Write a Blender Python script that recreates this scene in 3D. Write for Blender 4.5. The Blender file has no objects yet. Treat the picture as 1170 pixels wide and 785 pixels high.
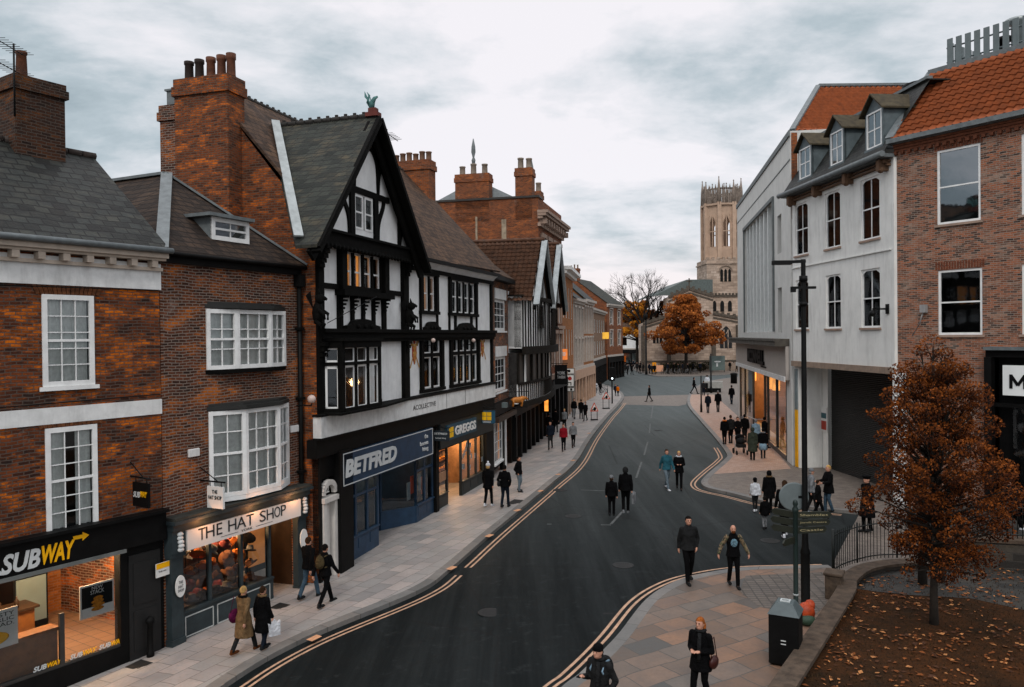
import bpy, bmesh, math, random
from math import sin, cos, pi, radians as R
from mathutils import Vector, Matrix, noise as mn
random.seed(7)
sc = bpy.context.scene
COL = sc.collection
# ---------------------------------------------------------------- camera
FPX, CAMH, RO, PT = 900.0, 7.05, R(.6), R(.54)
cam_d = bpy.data.cameras.new('camera'); cam = bpy.data.objects.new('camera', cam_d); COL.objects.link(cam)
cam_d.sensor_width = 36; cam_d.lens = FPX / 1170 * 36; cam_d.clip_end = 6000; cam_d.clip_start = .1
_r, _s, _c, _d = RO, sin(RO), cos(RO), PT
def _ray(u, v, w=FPX):
    c, s = cos(RO), sin(RO); x = u*c + v*s; q = -u*s + v*c
    cp, sp = cos(PT), sin(PT)
    return Vector((x, w*cp + q*sp, q*cp - w*sp))
ax, ay, az = _ray(1, 0, 0), _ray(0, 1, 0), _ray(0, 0, 1)
M = Matrix(((ax.x, ay.x, -az.x, 0), (ax.y, ay.y, -az.y, 0), (ax.z, ay.z, -az.z, CAMH), (0, 0, 0, 1)))
cam.matrix_world = M
sc.camera = cam
def ray(px, py): return _ray(px - 585, 392.5 - py)
def gz(x, y=0): return .06 * (max(x, -40) - 2) if x < 2 else 0.0     # the street falls away gently to the left
def G(px, py, up=0):                                                # photo pixel -> point on the ground
    d = ray(px, py); z = 0
    for i in range(12):
        t = (z + up - CAMH) / d.z; X, Y = d.x*t, d.y*t; z = gz(X)
    return Vector((X, Y, z + up))
def atY(px, py, Y):
    d = ray(px, py); t = Y / d.y
    return Vector((d.x*t, Y, CAMH + d.z*t))
# ---------------------------------------------------------------- objects
def tag(o, label=None, cat=None, group=None, kind=None):
    if label: o['label'] = label
    if cat: o['category'] = cat
    if group: o['group'] = group
    if kind: o['kind'] = kind
    return o
def thing(name, label, cat, loc=(0, 0, 0), rz=0, group=None):
    o = bpy.data.objects.new(name, None); COL.objects.link(o); o.empty_display_size = .2
    o.location = loc; o.rotation_euler = (0, 0, rz)
    return tag(o, label, cat, group)
def kids(o): return [c for c in list(COL.objects) if c.parent == o]
def copy_tree(o, parent=None, _k=None):
    if _k is None:
        _k = {}
        for c in COL.objects:
            if c.parent: _k.setdefault(c.parent.name, []).append(c)
    c = o.copy(); COL.objects.link(c); c.parent = parent
    for ch in _k.get(o.name, []): copy_tree(ch, c, _k)
    return c
class MB:
    def __init__(s): s.v = []; s.f = []; s.m = []; s.sm = []
    def add(s, vs, fs, m=0, smooth=False):
        b = len(s.v); s.v += [tuple(v) for v in vs]
        for f in fs: s.f.append([b + i for i in f]); s.m.append(m); s.sm.append(smooth)
        return s
    def box(s, x0, x1, y0, y1, z0, z1, m=0):
        if x0 > x1: x0, x1 = x1, x0
        if y0 > y1: y0, y1 = y1, y0
        if z0 > z1: z0, z1 = z1, z0
        return s.add([(x, y, z) for z in (z0, z1) for y in (y0, y1) for x in (x0, x1)],
                     [(0, 2, 3, 1), (4, 5, 7, 6), (0, 1, 5, 4), (2, 6, 7, 3), (0, 4, 6, 2), (1, 3, 7, 5)], m)
    def quad(s, a, b, c, d, m=0): return s.add([a, b, c, d], [(0, 1, 2, 3)], m)
    def poly(s, pts, m=0): return s.add(pts, [tuple(range(len(pts)))], m)
    def slab(s, pts, off, m=0):                     # a flat polygon given thickness by a vector
        n = len(pts); off = Vector(off); q = [Vector(p) + off for p in pts]
        fs = [tuple(range(n)), tuple(range(2*n - 1, n - 1, -1))] + [(i, i + n, (i + 1) % n + n, (i + 1) % n) for i in range(n)]
        return s.add(list(pts) + q, fs, m)
    def bar(s, a, b, w, d=None, m=0, up=(0, 0, 1)):   # rectangular bar from a to b
        a, b = Vector(a), Vector(b); d = d or w; t = (b - a).normalized(); u = Vector(up)
        if abs(t.dot(u)) > .95: u = Vector((0, 1, 0))
        sd = t.cross(u).normalized() * w/2; up_ = sd.cross(t).normalized() * d/2
        vs = [p + i*sd + j*up_ for p in (a, b) for i, j in ((-1, -1), (1, -1), (1, 1), (-1, 1))]
        return s.add(vs, [(3, 2, 1, 0), (4, 5, 6, 7), (0, 1, 5, 4), (1, 2, 6, 5), (2, 3, 7, 6), (3, 0, 4, 7)], m)
    def tube(s, pts, r, n=8, m=0, cap=True):
        pts = [Vector(p) for p in pts]; rs = r if isinstance(r, (list, tuple)) else [r]*len(pts); b = len(s.v); N = len(pts)
        for i, p in enumerate(pts):
            t = (pts[min(i + 1, N - 1)] - pts[max(i - 1, 0)]).normalized()
            u = Vector((0, 0, 1)) if abs(t.z) < .9 else Vector((1, 0, 0))
            a = t.cross(u).normalized(); c = t.cross(a)
            for k in range(n): s.v.append(tuple(p + (a*cos(2*pi*k/n) + c*sin(2*pi*k/n)) * rs[i]))
        for i in range(N - 1):
            for k in range(n):
                s.f.append([b + i*n + k, b + i*n + (k + 1) % n, b + (i + 1)*n + (k + 1) % n, b + (i + 1)*n + k]); s.m.append(m); s.sm.append(True)
        if cap:
            s.f.append([b + k for k in range(n)][::-1]); s.m.append(m); s.sm.append(False)
            s.f.append([b + (N - 1)*n + k for k in range(n)]); s.m.append(m); s.sm.append(False)
        return s
    def lathe(s, prof, c=(0, 0, 0), n=16, m=0, smooth=True):
        c = Vector(c); b = len(s.v)
        for r, z in prof:
            for k in range(n): s.v.append((c.x + r*cos(2*pi*k/n), c.y + r*sin(2*pi*k/n), c.z + z))
        for i in range(len(prof) - 1):
            for k in range(n):
                s.f.append([b + i*n + k, b + i*n + (k + 1) % n, b + (i + 1)*n + (k + 1) % n, b + (i + 1)*n + k]); s.m.append(m); s.sm.append(smooth)
        s.f.append([b + k for k in range(n)][::-1]); s.m.append(m); s.sm.append(False)
        s.f.append([b + (len(prof) - 1)*n + k for k in range(n)]); s.m.append(m); s.sm.append(False)
        return s
    def ball(s, c, rx, ry=None, rz=None, n=10, m=0):
        ry = ry or rx; rz = rz or rx; c = Vector(c); b = len(s.v); H = n//2 + 1
        for i in range(H + 1):
            a = pi*i/H - pi/2
            for k in range(n): s.v.append((c.x + rx*cos(a)*cos(2*pi*k/n), c.y + ry*cos(a)*sin(2*pi*k/n), c.z + rz*sin(a)))
        for i in range(H):
            for k in range(n):
                s.f.append([b + i*n + k, b + i*n + (k + 1) % n, b + (i + 1)*n + (k + 1) % n, b + (i + 1)*n + k]); s.m.append(m); s.sm.append(True)
        return s
    def build(s, name, mats, parent=None, loc=None, bevel=0):
        me = bpy.data.meshes.new(name); me.from_pydata(s.v, [], s.f)
        if not isinstance(mats, (list, tuple)): mats = [mats]
        for mt in mats: me.materials.append(mt)
        me.polygons.foreach_set('material_index', s.m); me.polygons.foreach_set('use_smooth', s.sm)
        me.update(); o = bpy.data.objects.new(name, me); COL.objects.link(o)
        if parent: o.parent = parent
        if loc: o.location = loc
        if bevel:
            md = o.modifiers.new('b', 'BEVEL'); md.width = bevel; md.segments = 1; md.limit_method = 'ANGLE'
        return o
class Fr:                                           # a facade frame: x along the front, -y towards the street, z up
    def __init__(s, ox, oy, ex, ey):
        s.o = Vector((ox, oy)); d = Vector((ex - ox, ey - oy)); s.L = d.length; s.u = d/s.L; s.v = Vector((-s.u.y, s.u.x))
        s.rz = math.atan2(s.u.y, s.u.x)
    def root(s, name, label, cat, group=None): s.r = thing(name, label, cat, (s.o.x, s.o.y, 0), s.rz, group); return s.r
    def sh(s, px, py, y=0.0):                       # pixel -> (x, z) on the plane y of this front
        d = ray(px, py); o = s.o + s.v*y
        # (t*d - o).v = 0
        t = o.dot(s.v) / (d.x*s.v.x + d.y*s.v.y); P = Vector((d.x*t, d.y*t))
        return (P - s.o).dot(s.u), CAMH + d.z*t
    def rect(s, a, b, c, d, y=0.0):                 # top-left / bottom-right pixels -> x0,x1,z0,z1
        x0, z1 = s.sh(a, b, y); x1, z0 = s.sh(c, d, y); return x0, x1, z0, z1
    def w(s, x, y, z=0): p = s.o + s.u*x + s.v*y; return Vector((p.x, p.y, z))
    def loc(s, P): q = Vector((P[0], P[1])) - s.o; return Vector((q.dot(s.u), q.dot(s.v), P[2] if len(P) > 2 else 0))
# ---------------------------------------------------------------- materials
MC = {}
def srgb(c):
    return tuple((x/12.92 if x <= .04045 else ((x + .055)/1.055)**2.4) for x in c)
def nm(name):
    m = bpy.data.materials.new(name); m.use_nodes = True; nt = m.node_tree; b = nt.nodes['Principled BSDF']
    return m, nt, b
def N(nt, t, **k):
    n = nt.nodes.new(t)
    for a, v in k.items(): setattr(n, a, v)
    return n
def L(nt, a, b): nt.links.new(a, b)
def mixc(nt, fac, a, b, blend='MIX'):
    n = N(nt, 'ShaderNodeMix', data_type='RGBA', blend_type=blend)
    for i, x in ((0, fac), (6, a), (7, b)):
        if hasattr(x, 'is_linked'): L(nt, x, n.inputs[i])
        else: n.inputs[i].default_value = x if i == 0 else (*x[:3], 1)
    return n.outputs[2]
def rng(nt, val, a, b, c, d):
    n = N(nt, 'ShaderNodeMapRange'); L(nt, val, n.inputs[0])
    for i, x in enumerate((a, b, c, d)): n.inputs[i + 1].default_value = x
    return n.outputs[0]
def noisef(nt, scale, detail=4, rough=.55, vec=None, coord='Object', dist=0):
    n = N(nt, 'ShaderNodeTexNoise'); n.inputs['Scale'].default_value = scale; n.inputs['Detail'].default_value = detail
    n.inputs['Roughness'].default_value = rough; n.inputs['Distortion'].default_value = dist
    if vec is None:
        vec = N(nt, 'ShaderNodeTexCoord').outputs[coord]
    L(nt, vec, n.inputs['Vector']); return n.outputs['Fac']
def bump(nt, b, h, strength=.4, dist=.02):
    n = N(nt, 'ShaderNodeBump'); n.inputs['Strength'].default_value = strength; n.inputs['Distance'].default_value = dist
    L(nt, h, n.inputs['Height']); L(nt, n.outputs[0], b.inputs['Normal'])
def grade(c, k=.20, s=1.12):                         # deepen the darks, keep the whites
    l = max(.004, .3*c[0] + .6*c[1] + .1*c[2]); f = min(1.0, (l/.5)**k); return tuple(max(0, (l + (x - l)*s)*f) for x in c)
def plain(name, c, rough=.6, metal=0, var=.25, scale=3, spec=.3, dirt=0):
    if name in MC: return MC[name]
    c = grade(c); m, nt, b = nm(name); f = noisef(nt, scale, 5, .65)
    f = rng(nt, f, .3, .7, 0, 1)
    o = mixc(nt, f, [x*(1 - var) for x in c], [min(1, x*(1 + var*.6)) for x in c])
    if dirt:
        tc = N(nt, 'ShaderNodeTexCoord').outputs['Object']; mp = N(nt, 'ShaderNodeMapping'); mp.inputs['Scale'].default_value = (2.2, 2.2, .35); L(nt, tc, mp.inputs[0])
        g = rng(nt, noisef(nt, 1.3, 6, .7, vec=mp.outputs[0]), .5, .8, 0, dirt); o = mixc(nt, g, o, (.07, .065, .055))
    L(nt, o, b.inputs['Base Color']); b.inputs['Roughness'].default_value = rough; b.inputs['Metallic'].default_value = metal
    b.inputs['Specular IOR Level'].default_value = spec
    MC[name] = m; return m
def wallvec(nt, ry=1.0, rz=1.0, ang=0, plan=False):
    tc = N(nt, 'ShaderNodeTexCoord').outputs['Object']; sp = N(nt, 'ShaderNodeSeparateXYZ'); L(nt, tc, sp.inputs[0])
    ad = N(nt, 'ShaderNodeMath', operation='ADD'); L(nt, sp.outputs[0], ad.inputs[0]); 
    mu = N(nt, 'ShaderNodeMath', operation='MULTIPLY'); mu.inputs[1].default_value = ry; L(nt, sp.outputs[1], mu.inputs[0]); L(nt, mu.outputs[0], ad.inputs[1])
    cb = N(nt, 'ShaderNodeCombineXYZ'); L(nt, ad.outputs[0], cb.inputs[0])
    mz = N(nt, 'ShaderNodeMath', operation='MULTIPLY'); mz.inputs[1].default_value = rz; L(nt, sp.outputs[2], mz.inputs[0]); L(nt, mz.outputs[0], cb.inputs[1])
    return cb.outputs[0], tc
def brick(name, c1, c2, c3, mortar, bw=.225, bh=.075, ms=.012, patch=.5, soot=.5, white=0.0, offset=.5, rz=1.0, bumpy=.5, rough=.85, ry=1.0, pscale=.6):
    """individual bricks between c1..c2, weathered patches of c3, soot and lime bloom"""
    if name in MC: return MC[name]
    c1, c2, c3 = grade(c1), grade(c2), grade(c3); m, nt, b = nm(name); v, tc = wallvec(nt, ry, rz)
    wob = noisef(nt, 1.2, 2, vec=tc); va = N(nt, 'ShaderNodeVectorMath', operation='MULTIPLY_ADD'); 
    cbn = N(nt, 'ShaderNodeCombineXYZ'); L(nt, wob, cbn.inputs[1]); L(nt, cbn.outputs[0], va.inputs[0]); va.inputs[1].default_value = (0, .12, 0); L(nt, v, va.inputs[2])
    t = N(nt, 'ShaderNodeTexBrick'); L(nt, va.outputs[0], t.inputs['Vector']); t.offset = offset
    t.inputs['Color1'].default_value = (0, 0, 0, 1); t.inputs['Color2'].default_value = (1, 1, 1, 1); t.inputs['Mortar'].default_value = (.5, .5, .5, 1)
    t.inputs['Scale'].default_value = 1; t.inputs['Mortar Size'].default_value = ms; t.inputs['Mortar Smooth'].default_value = .3
    t.inputs['Brick Width'].default_value = bw; t.inputs['Row Height'].default_value = bh
    rnd = t.outputs['Color']
    ramp = N(nt, 'ShaderNodeValToRGB'); e = ramp.color_ramp.elements
    L(nt, rnd, ramp.inputs[0]); ramp.color_ramp.interpolation = 'LINEAR'
    e[0].color = (*c1, 1); e[1].color = (*c2, 1); e[1].position = .8
    x = e.new(.35); x.color = (*[(a + c)/2 for a, c in zip(c1, c2)], 1)
    mpp = N(nt, 'ShaderNodeMapping'); mpp.inputs['Scale'].default_value = (.7, .7, 1.7); L(nt, tc, mpp.inputs[0])
    f = rng(nt, noisef(nt, pscale*2.2, 7, .72, vec=mpp.outputs[0]), .49, .60, 0, patch)
    # per brick jitter of the patch edge
    mj = N(nt, 'ShaderNodeMath', operation='MULTIPLY'); L(nt, f, mj.inputs[0]); L(nt, rng(nt, rnd, 0, 1, .35, 1.5), mj.inputs[1]); mj.use_clamp = True
    col = mixc(nt, mj.outputs[0], ramp.outputs[0], c3)
    s = rng(nt, noisef(nt, .9, 8, .78, vec=mpp.outputs[0], dist=.5), .47, .62, 0, soot)
    col = mixc(nt, s, col, (.012, .009, .008))
    col = mixc(nt, rng(nt, t.outputs['Fac'], 0, 1, 0, .85), col, mortar)
    if white:
        wv = rng(nt, noisef(nt, 1.1, 6, .8, vec=tc), .58, .72, 0, white); col = mixc(nt, wv, col, (.35, .33, .30))
    fine = noisef(nt, 9, 4, .7, vec=tc); col = mixc(nt, rng(nt, fine, .35, .75, .0, .35), col, (.02, .015, .012))
    L(nt, col, b.inputs['Base Color']); b.inputs['Roughness'].default_value = rough; b.inputs['Specular IOR Level'].default_value = .2
    h = N(nt, 'ShaderNodeMath', operation='SUBTRACT'); L(nt, fine, h.inputs[0]); L(nt, t.outputs['Fac'], h.inputs[1]); bump(nt, b, h.outputs[0], bumpy, .02)
    MC[name] = m; return m
def paving(name, cs, bw, bh, ang, ms=.012, mortar=(.05, .045, .04), off=.5, var=.4, bumpy=.3, damp=.4):
    if name in MC: return MC[name]
    cs = [grade(c, .12) for c in cs]; m, nt, b = nm(name); tc = N(nt, 'ShaderNodeTexCoord').outputs['Object']; mp = N(nt, 'ShaderNodeMapping'); mp.inputs['Rotation'].default_value = (0, 0, ang); L(nt, tc, mp.inputs[0])
    wob = N(nt, 'ShaderNodeTexNoise'); wob.inputs['Scale'].default_value = .9; wob.inputs['Detail'].default_value = 2; L(nt, tc, wob.inputs['Vector'])
    va = N(nt, 'ShaderNodeVectorMath', operation='MULTIPLY_ADD'); L(nt, wob.outputs['Color'], va.inputs[0]); va.inputs[1].default_value = (bw*.22, bh*.22, 0); L(nt, mp.outputs[0], va.inputs[2])
    t = N(nt, 'ShaderNodeTexBrick'); L(nt, va.outputs[0], t.inputs['Vector']); t.offset = off
    t.inputs['Color1'].default_value = (0, 0, 0, 1); t.inputs['Color2'].default_value = (1, 1, 1, 1); t.inputs['Mortar'].default_value = (.5,)*3 + (1,)
    t.inputs['Scale'].default_value = 1; t.inputs['Mortar Size'].default_value = ms; t.inputs['Mortar Smooth'].default_value = .2
    t.inputs['Brick Width'].default_value = bw; t.inputs['Row Height'].default_value = bh
    ramp = N(nt, 'ShaderNodeValToRGB'); L(nt, t.outputs['Color'], ramp.inputs[0]); e = ramp.color_ramp.elements
    e[0].color = (*cs[0], 1); e[1].color = (*cs[-1], 1)
    for i, c in enumerate(cs[1:-1]): x = e.new((i + 1)/(len(cs) - 1)); x.color = (*c, 1)
    col = ramp.outputs[0]; n2 = noisef(nt, 1.7, 7, .7, vec=tc)
    col = mixc(nt, rng(nt, n2, .35, .7, 0, var), col, [x*.45 for x in cs[0]])
    st = rng(nt, noisef(nt, 14, 3, .6, vec=tc), .45, .75, 0, .35); col = mixc(nt, st, col, [x*.5 for x in cs[-1]])
    col = mixc(nt, rng(nt, t.outputs['Fac'], 0, 1, 0, .85), col, mortar)
    L(nt, col, b.inputs['Base Color']); L(nt, rng(nt, n2, .3, .7, .75, .75 - damp*.6), b.inputs['Roughness']); b.inputs['Specular IOR Level'].default_value = .35
    h = N(nt, 'ShaderNodeMath', operation='SUBTRACT'); L(nt, n2, h.inputs[0]); L(nt, t.outputs['Fac'], h.inputs[1]); bump(nt, b, h.outputs[0], bumpy, .015)
    MC[name] = m; return m
def emis(name, c, s):
    if name in MC: return MC[name]
    m, nt, b = nm(name); b.inputs['Base Color'].default_value = (*c, 1); b.inputs['Emission Color'].default_value = (*c, 1)
    f = noisef(nt, 2.5, 3, .6); mu = N(nt, 'ShaderNodeMath', operation='MULTIPLY'); L(nt, rng(nt, f, .3, .7, .55, 1.3), mu.inputs[0]); mu.inputs[1].default_value = s
    L(nt, mu.outputs[0], b.inputs['Emission Strength']); MC[name] = m; return m
def glassm(name='window_glass', tint=(.88, .9, .9), refl=.02):
    if name in MC: return MC[name]
    m, nt, b = nm(name); nt.nodes.remove(b); out = nt.nodes['Material Output']
    tr = N(nt, 'ShaderNodeBsdfTransparent'); tr.inputs[0].default_value = (*tint, 1)
    gl = N(nt, 'ShaderNodeBsdfGlossy'); gl.inputs['Roughness'].default_value = .03; gl.inputs[0].default_value = (.85, .9, .95, 1)
    bp = N(nt, 'ShaderNodeBump'); bp.inputs['Strength'].default_value = .08; bp.inputs['Distance'].default_value = .02; L(nt, noisef(nt, 1.5, 2), bp.inputs['Height']); L(nt, bp.outputs[0], gl.inputs['Normal'])
    fr = N(nt, 'ShaderNodeFresnel'); fr.inputs[0].default_value = 1.5; mx = N(nt, 'ShaderNodeMixShader')
    ad = N(nt, 'ShaderNodeMath', operation='ADD'); L(nt, fr.outputs[0], ad.inputs[0]); ad.inputs[1].default_value = refl
    L(nt, ad.outputs[0], mx.inputs[0]); L(nt, tr.outputs[0], mx.inputs[1]); L(nt, gl.outputs[0], mx.inputs[2]); L(nt, mx.outputs[0], out.inputs[0])
    MC[name] = m; return m
# common ones
white = plain('white_paint', (.68, .69, .68), .55, var=.18, dirt=.35)
white_frame = plain('white_window_paint', (.74, .75, .74), .45, var=.14, dirt=.12)
cream = plain('pale_stucco', (.50, .50, .475), .8, var=.16, scale=1.2, dirt=.22)
black = plain('black_paint', (.008, .008, .008), .6, var=.5, spec=.12)
black_wood = plain('black_timber', (.008, .0078, .007), .8, var=.6, scale=6, spec=.08)
iron = plain('black_iron', (.009, .010, .010), .55, var=.4, spec=.15)
lead = plain('lead_flashing', (.16, .18, .185), .55, var=.3, scale=5)
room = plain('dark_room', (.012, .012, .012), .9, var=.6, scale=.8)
curtain_m = plain('net_curtain', (.86, .89, .86), .9, var=.2, scale=8)
glass = glassm()
glass_sky = glassm('reflective_glass', (.4, .45, .45), .22)
br_red = brick('old_orange_brick', (.05, .016, .009), (.23, .064, .024), (.66, .175, .034), (.085, .07, .058), patch=1, soot=.8, white=.22)
br_brown = brick('old_brown_brick', (.042, .016, .010), (.18, .058, .028), (.52, .15, .036), (.22, .18, .15), patch=.85, soot=.62, white=.35, ms=.013)
br_chim = brick('chimney_brick', (.09, .029, .014), (.26, .075, .028), (.60, .16, .038), (.10, .08, .06), patch=.8, soot=.6, pscale=.9)
br_vic = brick('victorian_orange_brick', (.15, .045, .018), (.30, .088, .032), (.52, .16, .05), (.16, .11, .08), patch=.55, soot=.4, white=.35)
br_mix = brick('speckled_new_brick', (.06, .045, .04), (.38, .15, .085), (.33, .27, .22), (.30, .27, .23), patch=.5, soot=.04, ms=.010)
br_orange = brick('bright_orange_brick', (.30, .10, .025), (.42, .16, .05), (.45, .19, .07), (.25, .14, .08), patch=.4, soot=.15)
slate = brick('grey_slate', (.010, .013, .0125), (.040, .047, .044), (.075, .075, .060), (.004, .005, .005), bw=.32, bh=.16, ms=.018, patch=.5, soot=.3, rough=.6, ry=0.0, pscale=1.0, bumpy=.8)
slate_g = brick('green_slate', (.020, .027, .023), (.052, .060, .050), (.12, .10, .065), (.014, .016, .015), bw=.34, bh=.17, ms=.014, patch=.5, soot=.35, rough=.7, ry=1.0, pscale=.8, bumpy=.9)
tile_br = brick('brown_tile', (.055, .034, .024), (.12, .072, .048), (.17, .10, .06), (.02, .014, .010), bw=.28, bh=.19, ms=.014, patch=.6, soot=.35, ry=0.0, bumpy=.9)
tile_dk = brick('dark_tile', (.03, .022, .018), (.07, .048, .036), (.11, .07, .045), (.012, .009, .008), bw=.28, bh=.15, ms=.02, patch=.5, soot=.4, ry=0.5, bumpy=.9)
# ---------------------------------------------------------------- building helpers
def front_wall(mb, L0, L1, z0, z1, openings, y=0.0, depth=.18, m=0, rm=1, back=.9):
    """front at y with real openings: reveals, and a dark room box behind each"""
    xs = sorted({L0, L1, *[v for o in openings for v in o[:2] if L0 < v < L1]}); zs = sorted({z0, z1, *[v for o in openings for v in o[2:4] if z0 < v < z1]})
    for i in range(len(xs) - 1):
        for j in range(len(zs) - 1):
            cx, cz = (xs[i] + xs[i+1])/2, (zs[j] + zs[j+1])/2
            if any(o[0] < cx < o[1] and o[2] < cz < o[3] for o in openings): continue
            mb.quad((xs[i], y, zs[j]), (xs[i+1], y, zs[j]), (xs[i+1], y, zs[j+1]), (xs[i], y, zs[j+1]), m)
    for o in openings:
        a, b, c, d = o[:4]; e = y + depth
        mb.quad((a, y, c), (a, y, d), (a, e, d), (a, e, c), m); mb.quad((b, y, d), (b, y, c), (b, e, c), (b, e, d), m)
        mb.quad((a, y, d), (b, y, d), (b, e, d), (a, e, d), m); mb.quad((b, y, c), (a, y, c), (a, e, c), (b, e, c), m)
        if len(o) > 4 and o[4] == 'open': continue
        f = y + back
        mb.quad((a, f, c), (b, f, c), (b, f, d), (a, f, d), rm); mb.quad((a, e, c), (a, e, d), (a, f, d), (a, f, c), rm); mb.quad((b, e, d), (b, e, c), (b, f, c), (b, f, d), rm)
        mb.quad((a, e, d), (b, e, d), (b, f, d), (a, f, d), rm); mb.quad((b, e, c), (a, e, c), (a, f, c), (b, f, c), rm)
def body(mb, L0, L1, D, z0, z1, y=0.0, m=0, top=True):      # the other three sides
    mb.quad((L0, y + D, z0), (L0, y, z0), (L0, y, z1), (L0, y + D, z1), m); mb.quad((L1, y, z0), (L1, y + D, z0), (L1, y + D, z1), (L1, y, z1), m)
    mb.quad((L1, y + D, z0), (L0, y + D, z0), (L0, y + D, z1), (L1, y + D, z1), m)
    if top: mb.quad((L0, y + .02, z1 - .02), (L1, y + .02, z1 - .02), (L1, y + D, z1 - .02), (L0, y + D, z1 - .02), m)
def window(root, x0, x1, z0, z1, y=0.0, cols=3, rows=4, fm=None, gm=None, frame=.07, bar=.022, sash=True, sill=True, curtain=None, rec=.06, mulls=(), transom=None, sillm=None, name='window', sub=True):
    """window > pane (> one mesh), sill, curtain; frame bars are the window mesh itself"""
    fm = fm or white_frame; gm = gm or glass; mb = MB(); ya, yb = y + rec, y + rec + .07
    mb.box(x0, x0 + frame, ya, yb, z0, z1); mb.box(x1 - frame, x1, ya, yb, z0, z1)
    mb.box(x0 + frame, x1 - frame, ya, yb, z1 - frame, z1); mb.box(x0 + frame, x1 - frame, ya, yb, z0, z0 + frame)
    ix0, ix1, iz0, iz1 = x0 + frame, x1 - frame, z0 + frame, z1 - frame; zm = (iz0 + iz1)/2
    if sash: mb.box(ix0, ix1, ya + .01, yb - .012, zm - .028, zm + .028)
    edges = [ix0] + [ix0 + (ix1 - ix0)*t for t in mulls] + [ix1]
    for t in edges[1:-1]: mb.box(t - frame*.5, t + frame*.5, ya - .012, yb, iz0, iz1)
    cl = cols if isinstance(cols, (list, tuple)) else [cols]*(len(edges) - 1)
    for k in range(len(edges) - 1):
        a, b = edges[k], edges[k+1]
        for i in range(1, cl[k]):
            t = a + (b - a)*i/cl[k]; mb.box(t - bar/2, t + bar/2, ya + .02, yb - .015, iz0, iz1)
    for j in range(1, rows):
        t = iz0 + (iz1 - iz0)*j/rows
        if sash and abs(t - zm) < .03: continue
        mb.box(ix0, ix1, ya + .022, yb - .017, t - bar/2, t + bar/2)
    w = mb.build(name, fm, root)
    if sub:
        MB().quad((ix0, yb - .03, iz0), (ix1, yb - .03, iz0), (ix1, yb - .03, iz1), (ix0, yb - .03, iz1)).build('pane', gm, w)
        if sill: MB().box(x0 - .08, x1 + .08, y - .07, y + rec + .002, z0 - .09, z0 - .002).build('sill', sillm or fm, w)
        if curtain: 
            cm = MB(); n = int((ix1 - ix0)/.035)
            for side in curtain:
                xa, xb = {'L': (ix0, ix0 + (ix1 - ix0)*.36), 'R': (ix1 - (ix1 - ix0)*.36, ix1), 'F': (ix0, ix1), 'T': (ix0, ix1)}[side]
                k = max(6, int((xb - xa)/.04)); vs = []; bot = iz0 if side != 'T' else zm
                for i in range(k + 1):
                    x = xa + (xb - xa)*i/k; dy = .03*sin(i*2.2) + .012*sin(i*.9)
                    pull = 0
                    vs += [(x, yb + .07 + dy, bot), (x, yb + .07 + dy, iz1)]
                cm.add(vs, [(2*i, 2*i + 2, 2*i + 3, 2*i + 1) for i in range(k)], 0, True)
            cm.build('curtain', curtain_m, w)
    return w
def text(s, x0, x1, z0, z1, y, mat, parent, name='lettering', shear=0, bold=0, depth=.02, plane='xz', font=None):
    cu = bpy.data.curves.new('t', 'FONT'); cu.body = s; cu.shear = shear; cu.offset = bold; cu.extrude = .5; cu.resolution_u = 3
    cu.align_x = 'LEFT'; ob = bpy.data.objects.new('t', cu); COL.objects.link(ob)
    dg = bpy.context.evaluated_depsgraph_get(); me = bpy.data.meshes.new_from_object(ob.evaluated_get(dg)); bpy.data.objects.remove(ob); bpy.data.curves.remove(cu)
    X = [v.co.x for v in me.vertices]; Y = [v.co.y for v in me.vertices]; a, b, c, d = min(X), max(X), min(Y), max(Y)
    for v in me.vertices:
        p = v.co.copy(); u = x0 + (p.x - a)/(b - a)*(x1 - x0); w = z0 + (p.y - c)/(d - c)*(z1 - z0); q = y - (p.z + .5)*depth
        v.co = (u, q, w) if plane == 'xz' else ((q, u, w) if plane == 'yz' else (u, w, q))
    me.name = name; me.materials.clear(); me.materials.append(mat); o = bpy.data.objects.new(name, me); COL.objects.link(o); o.parent = parent
    return o
def cornice(mb, x0, x1, y, z, steps, m=0):          # steps: (proj, dz0, dz1)
    for p, a, b in steps: mb.box(x0 - p*.2, x1 + p*.2, y - p, y + .02, z + a, z + b, m)
def catmull(pts, n=8):
    P = [Vector(p) for p in pts]; P = [P[0]*2 - P[1]] + P + [P[-1]*2 - P[-2]]; out = []
    for i in range(1, len(P) - 2):
        for k in range(n):
            t = k/n; a, b, c, d = P[i-1], P[i], P[i+1], P[i+2]
            out.append(.5*((2*b) + (c - a)*t + (2*a - 5*b + 4*c - d)*t*t + (3*b - 3*c + d - a)*t**3))
    out.append(P[-2]); return out
def offset(pts, d):                                 # +d to the left of travel
    out = []
    for i, p in enumerate(pts):
        t = (pts[min(i+1, len(pts)-1)] - pts[max(i-1, 0)]); t = Vector((t.x, t.y)).normalized(); out.append(Vector((p.x - t.y*d, p.y + t.x*d, 0)))
    return out
def strip(a, b, up, name, mat, kind='structure', up2=None):
    vs = []; n = len(a); up2 = up if up2 is None else up2
    for p, q in zip(a, b): vs += [(p.x, p.y, gz(p.x) + up), (q.x, q.y, gz(q.x) + up2)]
    o = MB().add(vs, [(2*i, 2*i+1, 2*i+3, 2*i+2) for i in range(n - 1)]).build(name, mat); o['kind'] = kind; return o
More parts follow.
